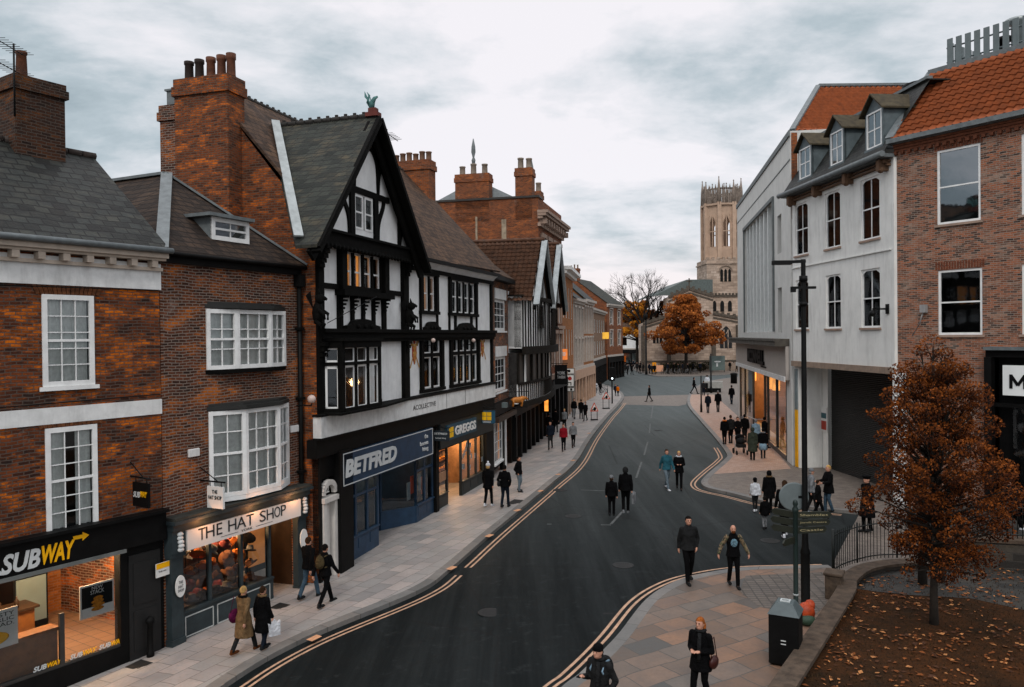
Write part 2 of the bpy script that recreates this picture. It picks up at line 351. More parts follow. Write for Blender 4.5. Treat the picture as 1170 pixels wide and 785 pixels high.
def chimney(root, x0, x1, y0, y1, z0, z1, mat, pots, potm, cap=.35, potr=.13, poth=.6, axis='x', taper=.8):
    mb = MB(); mb.box(x0, x1, y0, y1, z0, z1 - cap); e = .07
    mb.box(x0 - e, x1 + e, y0 - e, y1 + e, z1 - cap, z1 - cap*.45); mb.box(x0 - e*.4, x1 + e*.4, y0 - e*.4, y1 + e*.4, z1 - cap*.45, z1)
    c = mb.build('chimney', mat, root)
    for i in range(pots):
        t = (i + .5)/pots; px = x0 + (x1 - x0)*t if axis == 'x' else (x0 + x1)/2; py = (y0 + y1)/2 if axis == 'x' else y0 + (y1 - y0)*t
        h = poth*(1 + .12*sin(i*2.3)); MB().lathe([(potr, 0), (potr*.92, h*.15), (potr*taper, h*.85), (potr*(taper + .15), h*.88), (potr*(taper + .15), h), (potr*.5, h)], (px, py, z1), 12).build('chimney_pot', potm, c)
    return c
potm = plain('terracotta_pot', (.14, .055, .03), .8, var=.5, scale=4)
pot_pale = plain('stone_pot', (.26, .22, .18), .8, var=.4, scale=4)
def tilefield(mb, O, U, V, nu, nv, tu, tv, amp=.035, m=0):   # pantiled slope: waves across, steps up the slope
    O, U, V = Vector(O), Vector(U), Vector(V); Un, Vn = U.normalized(), V.normalized(); Nn = Un.cross(Vn); lu, lv = U.length, V.length
    ku = int(lu/tu*6); b = len(mb.v); rows = []
    nr = max(1, int(lv/tv))
    for j in range(nr):
        for e in (0, 1):
            vv = lv*(j + e)/nr; lift = .045*(1 - e)
            for i in range(ku + 1):
                uu = lu*i/ku; w = amp*(sin(2*pi*uu/tu) + .35*sin(4*pi*uu/tu)); mb.v.append(tuple(O + Un*uu + Vn*vv + Nn*(w + lift + .02)))
    for r in range(2*nr - 1):
        for i in range(ku):
            a = b + r*(ku + 1) + i; mb.f.append([a, a+1, a+ku+2, a+ku+1]); mb.m.append(m); mb.sm.append(r % 2 == 0)
# ---------------------------------------------------------------- sky
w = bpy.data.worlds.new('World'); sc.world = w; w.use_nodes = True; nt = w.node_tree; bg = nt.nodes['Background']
SUN_EL, SUN_AZ = R(40), R(186)
sky = N(nt, 'ShaderNodeTexSky', sky_type='NISHITA'); sky.sun_disc = False; sky.sun_elevation = SUN_EL; sky.sun_rotation = SUN_AZ
bg.inputs['Strength'].default_value = .10; L(nt, sky.outputs[0], bg.inputs[0])
tc = N(nt, 'ShaderNodeTexCoord').outputs['Generated']; sp = N(nt, 'ShaderNodeSeparateXYZ'); L(nt, tc, sp.inputs[0])
az_ = N(nt, 'ShaderNodeMath', operation='MAXIMUM'); L(nt, sp.outputs[2], az_.inputs[0]); az_.inputs[1].default_value = 0
ad = N(nt, 'ShaderNodeMath', operation='ADD'); L(nt, az_.outputs[0], ad.inputs[0]); ad.inputs[1].default_value = .22
dv = N(nt, 'ShaderNodeVectorMath', operation='DIVIDE'); L(nt, tc, dv.inputs[0]); cb = N(nt, 'ShaderNodeCombineXYZ')
for i in range(3): L(nt, ad.outputs[0], cb.inputs[i])
L(nt, cb.outputs[0], dv.inputs[1]); mp = N(nt, 'ShaderNodeMapping'); L(nt, dv.outputs[0], mp.inputs[0]); mp.inputs['Location'].default_value = (3.1, 1.35, 0); mp.inputs['Scale'].default_value = (.8, 1, 0)
n1 = noisef(nt, 1.15, 8, .56, vec=mp.outputs[0], dist=.25); n2 = noisef(nt, 3.2, 7, .6, vec=mp.outputs[0], dist=.2)
mxn = N(nt, 'ShaderNodeMath', operation='MULTIPLY_ADD'); L(nt, n2, mxn.inputs[0]); mxn.inputs[1].default_value = .35; L(nt, n1, mxn.inputs[2])
rp = N(nt, 'ShaderNodeValToRGB'); L(nt, mxn.outputs[0], rp.inputs[0]); e = rp.color_ramp.elements
e[0].position = .48; e[0].color = (.33, .405, .445, 1); e[1].position = .72; e[1].color = (.90, .875, .91, 1)
x = e.new(.56); x.color = (.47, .545, .59, 1); x = e.new(.64); x.color = (.72, .745, .785, 1)
# warm rose glow low over the far end of the street
hz = rng(nt, sp.outputs[2], .0, .13, 1, 0); hy = rng(nt, sp.outputs[1], .3, 1, 0, 1); hm = N(nt, 'ShaderNodeMath', operation='MULTIPLY'); L(nt, hz, hm.inputs[0]); L(nt, hy, hm.inputs[1])
hm2 = N(nt, 'ShaderNodeMath', operation='MULTIPLY'); L(nt, hm.outputs[0], hm2.inputs[0]); hm2.inputs[1].default_value = .55
cl = mixc(nt, hm2.outputs[0], rp.outputs[0], (.98, .80, .76))
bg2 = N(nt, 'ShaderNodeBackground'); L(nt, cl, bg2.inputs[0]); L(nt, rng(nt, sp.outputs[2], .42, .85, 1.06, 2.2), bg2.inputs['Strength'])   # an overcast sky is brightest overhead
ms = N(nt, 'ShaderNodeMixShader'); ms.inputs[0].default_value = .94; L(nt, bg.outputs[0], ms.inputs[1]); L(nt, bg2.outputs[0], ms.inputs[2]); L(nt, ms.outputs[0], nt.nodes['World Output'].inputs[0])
sd = bpy.data.lights.new('sun', 'SUN'); sd.energy = 1.1; sd.angle = R(10); sd.color = (1, .95, .88); so = bpy.data.objects.new('sun', sd); COL.objects.link(so)
so.rotation_euler = Vector((sin(SUN_AZ)*cos(SUN_EL), cos(SUN_AZ)*cos(SUN_EL), sin(SUN_EL))).to_track_quat('Z', 'Y').to_euler()
sc.view_settings.view_transform = 'Standard'; sc.view_settings.look = 'None'; sc.view_settings.exposure = 0
sc.cycles.max_bounces = 6; sc.cycles.transparent_max_bounces = 8; sc.cycles.caustics_reflective = False; sc.cycles.caustics_refractive = False; sc.cycles.sample_clamp_indirect = 4
# ---------------------------------------------------------------- asphalt
m, nt, b = nm('asphalt'); tc = N(nt, 'ShaderNodeTexCoord').outputs['Object']
mp = N(nt, 'ShaderNodeMapping'); mp.inputs['Rotation'].default_value = (0, 0, R(28)); mp.inputs['Scale'].default_value = (1.1, .07, 1); L(nt, tc, mp.inputs[0])
st = noisef(nt, .9, 6, .65, vec=mp.outputs[0], dist=.4); big = noisef(nt, .16, 5, .6, vec=tc); gr = noisef(nt, 38, 3, .8, vec=tc)
c = mixc(nt, rng(nt, st, .42, .68, 0, .8), (.0045, .0062, .0066), (.017, .021, .022)); c = mixc(nt, rng(nt, big, .35, .7, 0, .7), c, (.004, .0056, .006))
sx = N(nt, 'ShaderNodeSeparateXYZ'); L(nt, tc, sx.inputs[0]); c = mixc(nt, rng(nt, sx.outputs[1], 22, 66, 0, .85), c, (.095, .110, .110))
spn = noisef(nt, 2.3, 6, .75, vec=tc); c = mixc(nt, rng(nt, spn, .56, .72, 0, .55), c, (.036, .041, .042)); c = mixc(nt, rng(nt, spn, .42, .30, 0, .6), c, (.004, .005, .005)); c = mixc(nt, rng(nt, gr, .42, .72, 0, .3), c, (.020, .025, .026))
cr = N(nt, 'ShaderNodeTexVoronoi', feature='DISTANCE_TO_EDGE'); cr.inputs['Scale'].default_value = .16; L(nt, tc, cr.inputs['Vector'])
c = mixc(nt, rng(nt, cr.outputs['Distance'], 0, .006, .55, 0), c, (.008, .008, .008))
L(nt, c, b.inputs['Base Color']); L(nt, rng(nt, st, .35, .7, .85, .62), b.inputs['Roughness']); b.inputs['Specular IOR Level'].default_value = .07; bump(nt, b, gr, .35, .01)
asphalt = m
xs = [-3000, -40, -20, -8, 2, 12, 40, 3000]; ys = [-60, 10, 40, 90, 200, 5000]; vs = [(x, y, gz(x)) for y in ys for x in xs]; k = len(xs)
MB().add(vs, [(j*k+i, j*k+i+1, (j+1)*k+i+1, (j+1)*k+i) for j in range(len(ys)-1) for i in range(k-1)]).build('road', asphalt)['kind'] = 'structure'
# ---------------------------------------------------------------- pavements, kerbs, lines
from mathutils.geometry import tessellate_polygon
def flat(pts, up, name, mat, kind='structure'):
    P = [Vector((p[0], p[1], gz(p[0]) + up)) for p in pts]; t = tessellate_polygon([[Vector((p.x, p.y, 0)) for p in P]])
    fs = []
    for f in t:
        a, b_, c_ = [P[i] for i in f]; n = (b_ - a).cross(c_ - a); fs.append(f if n.z > 0 else f[::-1])
    o = MB().add(P, fs).build(name, mat); o['kind'] = kind; return o
pave_l = paving('grey_flagstones', [(.24, .235, .23), (.34, .31, .295), (.29, .285, .275), (.39, .345, .32)], .75, .52, R(-62), ms=.010, mortar=(.09, .08, .075), var=.3)
pave_r = paving('york_stone', [(.085, .09, .088), (.18, .115, .08), (.15, .135, .12), (.25, .15, .10), (.19, .13, .10)], .95, .62, R(-32), ms=.014, mortar=(.055, .05, .045), var=.45)
pave_pink = paving('pink_block_paving', [(.30, .19, .14), (.38, .25, .19), (.43, .31, .25)], .21, .105, R(20), ms=.006, mortar=(.15, .11, .09), var=.3)
pave_brown = paving('brown_block_paving', [(.13, .11, .095), (.18, .15, .13), (.22, .19, .16)], .22, .11, R(10), ms=.007, mortar=(.07, .06, .05), var=.4)
setts = paving('stone_setts', [(.10, .085, .072), (.16, .135, .115), (.14, .12, .105)], .26, .17, R(4), ms=.022, mortar=(.04, .035, .03), off=0)
kerbm = paving('kerb_stone', [(.14, .14, .135), (.21, .195, .18), (.17, .17, .165)], 1.0, 5, R(-62), ms=.012, var=.5)
yel = plain('worn_line_paint', (.46, .30, .21), .7, var=.35, scale=5, dirt=.3); wht = plain('worn_white_line', (.11, .12, .12), .7, var=.7, scale=6)
kl_px = [(140, 880), (260, 785), (350, 733), (476, 680), (515, 653), (563, 611), (630, 555), (658, 530), (676, 501), (694, 478), (706, 465), (713, 454), (706, 446), (690, 440), (668, 436)]
KL = catmull([G(*p) for p in kl_px], 8)
def kerbed(K, sgn, slab_name):
    o1 = offset(K, sgn*.30)
    vs = []                                          # kerb: outer face + top as one mesh
    fs = []
    for p, q in zip(K, o1): z = gz(p.x); vs += [(p.x, p.y, z - .05), (p.x, p.y, z + .122), (q.x, q.y, z + .126)]
    for i in range(len(K) - 1): a = 3*i; fs += [(a, a+1, a+4, a+3), (a+1, a+2, a+5, a+4)]
    o = MB().add(vs, fs).build('kerb', kerbm); o['kind'] = 'structure'; return o1
KLi = kerbed(KL, 1, 'x')
inner = [Vector((p.x - 9 - max(0, (p.y-60)*.1), p.y + 2, 0)) for p in KLi]
strip(KLi, inner, .12, 'pavement', pave_l)
def lines(K, s, a, b_, skip=None):
    for d in (a, b_):
        A, B = offset(K, s*d), offset(K, s*(d + .075))
        i0 = 0
        for j, q in enumerate(K):
            if skip and skip[0] < q.y < skip[1]:
                if j - i0 > 1: strip(A[i0:j], B[i0:j], .006, 'yellow_line', yel)
                i0 = j + 1
        strip(A[i0:], B[i0:], .006, 'yellow_line', yel)
lines([p for p in KL if p.y < 82], -1, .28, .46, (24.1, 24.75))
kr_px = [(905, 424), (845, 431), (812, 436), (795, 443), (787, 452), (786, 464), (800, 482), (817, 502), (830, 520), (828, 527), (813, 540), (802, 551), (803, 557), (812, 561), (835, 566), (880, 577), (930, 583), (980, 588)]
KR = catmull([G(*p) for p in kr_px], 6)
KRi = kerbed(KR, 1, 'x'); lines([p for p in KR if p.y < 80 and p.x < 13.0], -1, .25, .43)
kn_px = [(560, 870), (640, 785+8), (665, 773), (704, 733), (738, 690), (769, 670), (802, 660), (847, 653), (900, 651), (946, 650)]
KN = catmull([G(*p) for p in kn_px], 7)
KNi = kerbed(KN, -1, 'x'); lines(KN, 1, .22, .40)
end_edge = [G(958, 630), G(980, 588)]
poly = [(p.x, p.y) for p in KNi] + [(9.9, 24.2), (13.3, 30.2)] + [(p.x, p.y) for p in reversed(KRi)] + [(60, 118), (60, -20), (-1, -20)]
flat(poly, .12, 'pavement', pave_brown)
flat([(p.x, p.y) for p in KNi] + [(9.0, 21.8), (8.75, 21.3), (4.6, 14.7), (3, 9), (-2, 9)], .124, 'pavement', pave_r)
flat([G(p[0], p[1], .12) for p in [(852, 658), (940, 654), (945, 690), (930, 704), (868, 694), (845, 676)]], .128, 'pavement', setts)
far_in = [p for p in KRi if 38.6 < p.y < 92]
flat([(p.x, p.y) for p in far_in] + [(14.2, 40.2), (15.2, 45), (18.9, 66), (23, 90)], .124, 'pavement', pave_pink)
# raised table crossing and the light patch of the junction
flat([G(p[0], p[1]) for p in [(700, 462), (713, 453), (787, 451), (784, 462), (775, 464)]], .005, 'road_table', pave_brown)
def rline(a, b_, w, mat=wht):
    A, B = G(*a), G(*b_); d = Vector((B.x - A.x, B.y - A.y)).normalized(); n = Vector((-d.y, d.x))*w/2; z = .007
    MB().add([(A.x+n.x, A.y+n.y, gz(A.x+n.x)+z), (A.x-n.x, A.y-n.y, gz(A.x-n.x)+z), (B.x-n.x, B.y-n.y, gz(B.x-n.x)+z), (B.x+n.x, B.y+n.y, gz(B.x+n.x)+z)], [(0, 1, 2, 3)]).build('road_marking', mat)['kind'] = 'structure'
for a in [((625, 599), (698, 600), .1), ((698, 599), (712, 584), .1), ((664, 560), (694, 561), .1), ((727, 546), (733, 528), .1), ((736, 520), (740, 505), .1), ((742, 495), (743, 484), .1), ((744, 478), (746, 464), .12), ((707, 471.5), (747, 471.5), .14), ((716, 468), (733, 468), .3)]: rline(*a)
# service covers in the pavement and the road
cov = plain('iron_cover', (.022, .023, .023), .7, metal=.0, var=.4, scale=8)
for px, py, s_, lab in [(159, 760, .42, 'dark square drain cover in the pavement before the sandwich shop'), (320, 693, .4, 'dark square drain cover in the pavement before the hat shop door'), (592, 574, .75, 'large dark access cover in the pavement behind the man with a black bag')]:
    P = G(px, py, .12); o = MB().box(-s_/2, s_/2, -s_/2, s_/2, 0, .006); 
    for i in range(5): o.box(-s_*.4, s_*.4, -s_*.38 + i*s_*.18, -s_*.33 + i*s_*.18, .006, .010)
    o = o.build('drain_cover', cov); o.location = (P.x, P.y, gz(P.x) + .124); o.rotation_euler = (0, -math.atan(.06), R(62)); tag(o, lab, 'drain cover', 'drain covers')
# plaza before the church
PZ = catmull([G(*p) for p in [(960, 424), (860, 427), (803, 430), (760, 430.5), (742, 429), (724, 423), (717, 415), (720, 407), (731, 401), (742, 397)]], 6)
PZi = kerbed(PZ, -1, 'x'); flat([(p.x, p.y) for p in PZi] + [(80, 260), (90, 150)], .12, 'pavement', pave_brown)
# ---------------------------------------------------------------- raised garden on the right
lawn_m, nt, b = nm('autumn_lawn'); tc = N(nt, 'ShaderNodeTexCoord').outputs['Object']
f1 = noisef(nt, .8, 6, .7, vec=tc); f2 = noisef(nt, 16, 5, .8, vec=tc)
c = mixc(nt, rng(nt, f1, .3, .7, 0, 1), (.014, .010, .005), (.082, .029, .008)); c = mixc(nt, rng(nt, f2, .4, .7, 0, .8), c, (.007, .006, .004)); L(nt, c, b.inputs['Base Color']); b.inputs['Roughness'].default_value = .95; b.inputs['Specular IOR Level'].default_value = .1; bump(nt, b, f2, .8, .05)
ZG = .34
stone_d = brick('dark_stone_wall', (.035, .033, .03), (.085, .075, .062), (.15, .11, .07), (.05, .045, .04), bw=.5, bh=.22, ms=.015, patch=.4, soot=.3)
coping_m = plain('mossy_coping', (.10, .072, .052), .9, var=.6, scale=5, dirt=.3)
wp = catmull([G(*p, .55) for p in [(820, 880), (879, 787), (918, 731), (957, 674), (961, 660), (979, 647), (1005, 641), (1040, 638)]], 6)
WO, WI = wp, offset(wp, -.34)
vs, fs = [], []
for p, q in zip(WO, WI): vs += [(p.x, p.y, 0), (p.x, p.y, .47), (q.x, q.y, .47), (q.x, q.y, .1)]
n = len(wp)
for i in range(n - 1): a = 4*i; fs += [(a, a+1, a+5, a+4)[::-1], (a+1, a+2, a+6, a+5)[::-1], (a+2, a+3, a+7, a+6)[::-1]]
fs += [(4*n-4, 4*n-3, 4*n-2, 4*n-1)]
gw = thing('garden_wall', 'low curved stone wall with worn coping edging the leaf strewn garden', 'wall', (0, 0, 0))
MB().add(vs, fs).build('wall', stone_d, gw)
vs, fs = [], []; A, B = offset(wp, .05), offset(wp, -.40)
for p, q in zip(A, B): vs += [(p.x, p.y, .472), (p.x, p.y, .55), (q.x, q.y, .55), (q.x, q.y, .472)]
for i in range(n - 1): a = 4*i; fs += [(a, a+1, a+5, a+4)[::-1], (a+1, a+2, a+6, a+5)[::-1], (a+2, a+3, a+7, a+6)[::-1]]
fs += [(4*n-4, 4*n-3, 4*n-2, 4*n-1)]
MB().add(vs, fs).build('coping', coping_m, gw)
P = G(952, 676, .3); bl = MB().box(-.2, .2, -.22, .22, 0, .62).box(-.24, .24, -.26, .26, .62, .70).build('corner_block', coping_m, gw, bevel=.02); bl.location = (P.x + .05, P.y + .05, .12); bl.rotation_euler = (0, 0, R(-30))
def flatz(pts, z, name, mat): 
    P = [Vector((p[0], p[1], z)) for p in pts]; t = tessellate_polygon([[Vector((p.x, p.y, 0)) for p in P]]); fs = []
    for f in t: a, b_, c_ = [P[i] for i in f]; fs.append(f if (b_ - a).cross(c_ - a).z > 0 else f[::-1])
    o = MB().add(P, fs).build(name, mat); o['kind'] = 'structure'; return o
gpoly = [(p.x, p.y) for p in WI] + [(13.6, 24.0), (24, 21.6), (26, 6), (4, 6)]
flatz(gpoly, ZG, 'lawn', lawn_m)
flag_d = paving('dark_flagstones', [(.022, .023, .022), (.05, .048, .042), (.04, .04, .037), (.06, .052, .042)], .7, .45, R(8), ms=.014, mortar=(.03, .025, .02), var=.5)
pathp = [G(*p, ZG) for p in [(975, 660), (1000, 652), (1040, 647), (1180, 640), (1240, 652), (1240, 712), (1170, 697), (1110, 684), (1040, 680), (1000, 676), (975, 672)]]
flatz(pathp, ZG + .006, 'path', flag_d)
patchm = plain('dark_patch', (.012, .014, .014), .8, var=.5, scale=6); patchl = plain('worn_patch', (.035, .038, .037), .8, var=.5, scale=5)
for P4, mt in (([(690, 700), (702, 700), (560, 860), (540, 860)], patchm),):
    flat([G(*p) for p in P4], .003, 'road_patch', mt)
for px, py in ((655, 590), (712, 646), (640, 560), (752, 492), (880, 618), (560, 700)):
    P = G(px, py); o = MB().lathe([(.33, 0), (.33, .004), (.30, .004)], n=22); 
    for i in range(-3, 4): o.box(-.2, .2, i*.07 - .012, i*.07 + .012, .004, .006)
    o = o.build('manhole_cover', cov); o.location = (P.x, P.y, gz(P.x) + .005); tag(o, 'round iron manhole cover set in the road %s' % {655: 'by the white parking line', 712: 'in the middle of the near road', 640: 'before the parking bay', 752: 'on the far lane', 880: 'at the mouth of the side road', 560: 'towards the near kerb'}[px], 'manhole cover', 'manhole covers')
pk = plain('peach_kerb_mark', (.55, .30, .18), .7, var=.3, scale=8)
for i, q in enumerate([(362, 731), (519, 651), (562, 614), (594, 585), (620, 563), (641, 544), (658, 528), (676, 497)]):
    A_ = G(q[0] - 3, q[1] - 2, .13); o = MB().box(-.16, .16, -.10, .10, 0, .004).build('kerb_mark', pk); o.location = A_; o.rotation_euler = (0, -math.atan(.06) if A_.x < 2 else 0, R(55)); o['kind'] = 'structure'
for i, q in enumerate([(672, 742), (688, 727-30)]):
    pass
# ---------------------------------------------------------------- shop interiors
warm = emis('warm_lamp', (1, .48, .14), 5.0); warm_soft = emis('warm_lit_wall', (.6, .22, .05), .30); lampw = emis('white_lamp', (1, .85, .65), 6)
wood_w = plain('warm_wood', (.20, .085, .03), .5, var=.4, scale=4); wood_d = plain('dark_wood', (.05, .028, .016), .5, var=.4, scale=4)
floor_t = paving('shop_floor_tile', [(.20, .13, .09), (.27, .17, .11)], .35, .35, 0, off=0, var=.2)
yellow = plain('sign_yellow', (.80, .42, .04), .5, var=.08); orange = plain('sign_orange', (.75, .25, .05), .5, var=.1); signw = plain('sign_white', (.66, .66, .64), .5, var=.08)
grey_l = plain('light_grey_letter', (.52, .54, .54), .5, var=.1)
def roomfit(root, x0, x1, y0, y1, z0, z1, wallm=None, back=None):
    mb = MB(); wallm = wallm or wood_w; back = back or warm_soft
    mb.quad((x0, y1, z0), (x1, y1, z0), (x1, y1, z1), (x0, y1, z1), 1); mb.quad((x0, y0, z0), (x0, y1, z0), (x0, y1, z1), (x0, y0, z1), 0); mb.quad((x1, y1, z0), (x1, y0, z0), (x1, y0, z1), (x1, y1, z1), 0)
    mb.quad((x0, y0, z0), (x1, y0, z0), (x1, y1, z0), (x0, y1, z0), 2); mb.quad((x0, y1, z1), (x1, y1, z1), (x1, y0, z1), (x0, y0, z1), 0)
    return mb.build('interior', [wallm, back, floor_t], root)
def lamp_in(F, x, y, z, e=60, c=(1, .70, .42), r=.25, name='shop_lamp'):
    d = bpy.data.lights.new(name, 'POINT'); d.energy = e; d.color = c; d.shadow_soft_size = r; o = bpy.data.objects.new(name, d); COL.objects.link(o); o.location = F.w(x, y, z); return o
# ================================================================ 1: orange brick house over the sandwich shop
F1 = Fr(-12.44, 13.43, -8.62, 19.3)
r = F1.root('brick_house', 'orange brick house with slate roof and white sashes above the black sandwich shopfront', 'house')
W1 = F1.rect(47, 336, 108, 439); W2 = F1.rect(51, 490, 112, 601)
X0 = -2.0; shop = (F1.sh(0, 700)[0] - 1.6, F1.sh(137, 640)[0], -.12, 2.14, 'open')
ops = [W1, W2, (.6, 1.75, 6.0, 8.05), (.6, 1.75, 2.8, 5.15), shop]
mb = MB(); front_wall(mb, X0, 7.0, 2.75, 9.2, ops[:4]); body(mb, X0, 7.0, 5.0, -1.2, 9.2)
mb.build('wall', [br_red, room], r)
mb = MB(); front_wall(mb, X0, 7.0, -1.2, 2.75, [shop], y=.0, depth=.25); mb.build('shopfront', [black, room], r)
for i, (o, cu) in enumerate([(W1, 'F'), (W2, 'LR'), (ops[2], 'F'), (ops[3], 'LR')]): window(r, *o, cols=3, rows=5 if i in (0, 2) else 6, curtain=cu, frame=.11, rec=-.03)
cornb = plain('cream_cornice', (.50, .43, .36), .75, var=.2, dirt=.35)
mb = MB(); mb.box(X0, 7.02, -.05, .02, 8.27, 8.9); mb.build('frieze', white, r)
mb = MB(); mb.box(X0, 7.05, -.34, .02, 9.02, 9.20); mb.box(X0, 7.03, -.26, .02, 8.96, 9.02); mb.box(X0, 7.03, -.12, .02, 8.72, 8.80)
for i in range(17): x = X0 + .35 + i*.52; mb.box(x, x + .15, -.25, -.05, 8.80, 8.955)
mb.build('cornice', cornb, r)
MB().box(X0, 7.01, -.03, .02, 5.24, 5.60).build('band', white, r)
for o in ops[:2]:                                     # brick arches over the windows
    mb = MB(); n = 15
    for i in range(n):
        t = (i + .5)/n; x = o[0] - .12 + (o[1] - o[0] + .24)*t; k = (t - .5)*.9; mb.bar((x, -.012, o[3] + .01), (x + k*.28, -.012, o[3] + .30 - abs(k)*.03), (o[1] - o[0] + .24)/n*.86, .03, up=(0, 1, 0))
    mb.build('brick_arch', plain('orange_arch_brick', (.16, .062, .028), .9, var=.7, scale=9), r)
mb = MB(); zr, dr = 11.78, 2.5
A, B_, C, D = (X0, -.38, 9.2), (7.06, -.38, 9.2), (7.06 - .25, dr, zr), (X0, dr, zr)
mb.slab([A, B_, C, D], (0, .05, .08)); mb.slab([D, C, (7.06, 5.3, 9.2), (X0, 5.3, 9.2)], (0, -.04, .08)); mb.poly([(7.0, 0, 9.2), (7.0, 5, 9.2), (6.8, dr, zr)]); rf = mb.build('roof', slate, r)
mb = MB()
for i in range(24): x = X0 + .37*i; mb.tube([(x, dr, zr + .05), (x + .34, dr, zr + .05)], .1, 7)
mb.build('ridge_tile', plain('ridge_clay', (.07, .055, .048), .9, var=.5), rf)
mb = MB(); mb.tube([(X0, -.42, 9.2), (7.1, -.42, 9.2)], .07, 8); mb.build('gutter', lead, r)
br_sooty = brick('sooty_brick', (.020, .010, .007), (.085, .033, .016), (.26, .09, .022), (.07, .055, .045), patch=.45, soot=.85)
chx0 = F1.sh(5, 150, 2.4)[0]; chx1 = F1.sh(72, 150, 2.4)[0]
ch = chimney(r, chx0 + .1, chx1 - .1, 2.1, 3.0, 11.0, 13.35, br_sooty, 0, potm)
mb = MB(); 
MB().lathe([(.15, 0), (.13, .1), (.11, .6), (.13, .62), (.13, .68), (.06, .68)], (chx0 + .45, 2.5, 13.35), 14).build('chimney_pot', potm, ch)
mb = MB(); mb.tube([(chx0 + .05, 2.0, 12.3), (chx0 + .05, 2.0, 14.0)], .022, 6)
for k, z in enumerate((13.9, 13.4)):
    mb.tube([(chx0 - .5, 1.7, z), (chx0 + .4, 2.3, z)], .012, 5)
    for i in range(9): t = i/8; p = Vector((chx0 - .5 + .9*t, 1.7 + .6*t, z)); mb.tube([p + Vector((.14, -.2, 0)), p - Vector((.14, -.2, 0))], .007, 4)
mb.build('aerial', iron, r)
P = F1.rect(0, 622, 200, 590, -.1)
mb = MB(); mb.box(X0, 7.0, -.16, 0, 2.18, 2.86); mb.box(X0, 7.0, -.30, .0, 2.86, 2.93); mb.build('fascia', black, r)
MB().box(X0, 5.95, -.2, .0, 2.10, 2.18).build('fascia_trim', plain('grey_metal', (.16, .17, .165), .5), r)
xs_, xm_, xe_ = F1.sh(1, 640, -.17)[0], F1.sh(46, 640, -.17)[0], F1.sh(86, 640, -.17)[0]
text('SUB', xs_, xm_, 2.25, 2.66, -.165, grey_l, r, shear=.25, bold=.03); text('WAY', xm_ + .03, xe_, 2.27, 2.68, -.165, yellow, r, shear=.25, bold=.03)
MB().poly([(xe_ - .03, -.18, 2.66), (xe_ + .16, -.18, 2.66), (xe_ + .16, -.18, 2.60), (xe_ + .31, -.18, 2.70), (xe_ + .16, -.18, 2.80), (xe_ + .16, -.18, 2.74), (xe_ - .05, -.18, 2.74)]).build('lettering', yellow, r)
MB().poly([(xs_ + .05, -.18, 2.25), (xs_ - .2, -.18, 2.30), (xs_ - .02, -.18, 2.36)]).build('lettering', grey_l, r)
gx0, gx1 = shop[0], shop[1]
mb = MB(); fm = plain('dark_alu', (.05, .048, .045), .4)
for x in (F1.sh(72, 715)[0], gx0 + .6): mb.box(x - .05, x + .05, .03, .1, -.12, 1.05)
mb.box(gx0, gx1, .02, .12, -.14, -.06); g = mb.build('shop_window', fm, r); MB().quad((gx0, .07, -.1), (gx1, .07, -.1), (gx1, .07, 2.14), (gx0, .07, 2.14)).build('pane', glass, g)
roomfit(r, X0 + .3, 6.9, .26, 3.9, -.15, 2.5, br_orange, br_orange)
cnt = MB(); cnt.box(3.1, 4.9, 1.9, 2.5, -.14, .75, 0); cnt.box(3.0, 5.0, 1.85, 2.55, .75, .80, 1); cnt.box(3.4, 4.2, 1.95, 2.4, .8, 1.05, 1)
cnt = tag(cnt.build('counter', [wood_w, wood_d]), 'dark topped wooden serving counter inside the sandwich shop', 'counter'); cnt.matrix_world = r.matrix_world; cnt.location = r.location; cnt.rotation_euler = r.rotation_euler
def placed(o, F, loc=(0, 0, 0), rz=0): p = F.w(loc[0], loc[1], loc[2]); o.location = p; o.rotation_euler = (0, 0, F.rz + rz); return o
bt = MB().box(1.5, F1.sh(72, 715)[0], .16, .52, .66, .74, 0).box(1.6, 4.6, .28, .34, -.14, .66, 1)
placed(tag(bt.build('window_bar', [wood_w, wood_w]), 'wooden window bar counter behind the sandwich shop glass', 'counter'), F1)
for i, (x, h) in enumerate([(3.6, .34), (3.85, .28), (3.95, .36), (4.1, .30), (4.6, .26)]):
    b_ = MB().lathe([(.05, 0), (.055, h*.6), (.02, h*.8), (.02, h)], (0, 0, 0), 8)
    b_ = b_.build('bottle', [[signw, orange, black, yellow, wood_d][i]][0]); placed(b_, F1, (x, 2.1, .8 if x > 4.3 else 1.05))
    tag(b_, ['tall pale bottle first on the sandwich counter', 'short orange bottle second on the sandwich counter', 'black bottle third on the sandwich counter', 'yellow sauce bottle fourth on the sandwich counter', 'brown squat bottle alone at the end of the sandwich counter'][i], 'bottle', 'bottles on the sandwich counter')
st = thing('bar_stool', 'dark round bar stool under the window bar of the sandwich shop', 'stool', F1.w(4.15, .62, -.14), F1.rz)
MB().lathe([(.16, .60), (.17, .63), (.16, .66)], n=14).build('seat', black, st)
for k in range(4): MB().tube([(.11*cos(k*pi/2+.8), .11*sin(k*pi/2+.8), .6), (.2*cos(k*pi/2+.8), .2*sin(k*pi/2+.8), 0)], .014, 6).build('leg', iron, st)
def poster(F, x0, x1, z0, z1, y, lab, lines_, bgm, extra=None):
    t = thing('poster', lab, 'poster', F.w(x0, y, z0), F.rz); wd, ht = x1 - x0, z1 - z0
    MB().box(0, wd, -.012, .012, 0, ht).build('board', signw, t); MB().box(wd*.05, wd*.95, -.018, -.012, ht*.06, ht*.94).build('print', bgm, t)
    for s_, a, b_, c_, d_, mt in lines_: text(s_, wd*a, wd*b_, ht*c_, ht*d_, -.019, mt, t, depth=.004)
    if extra: extra(t, wd, ht)
    return t
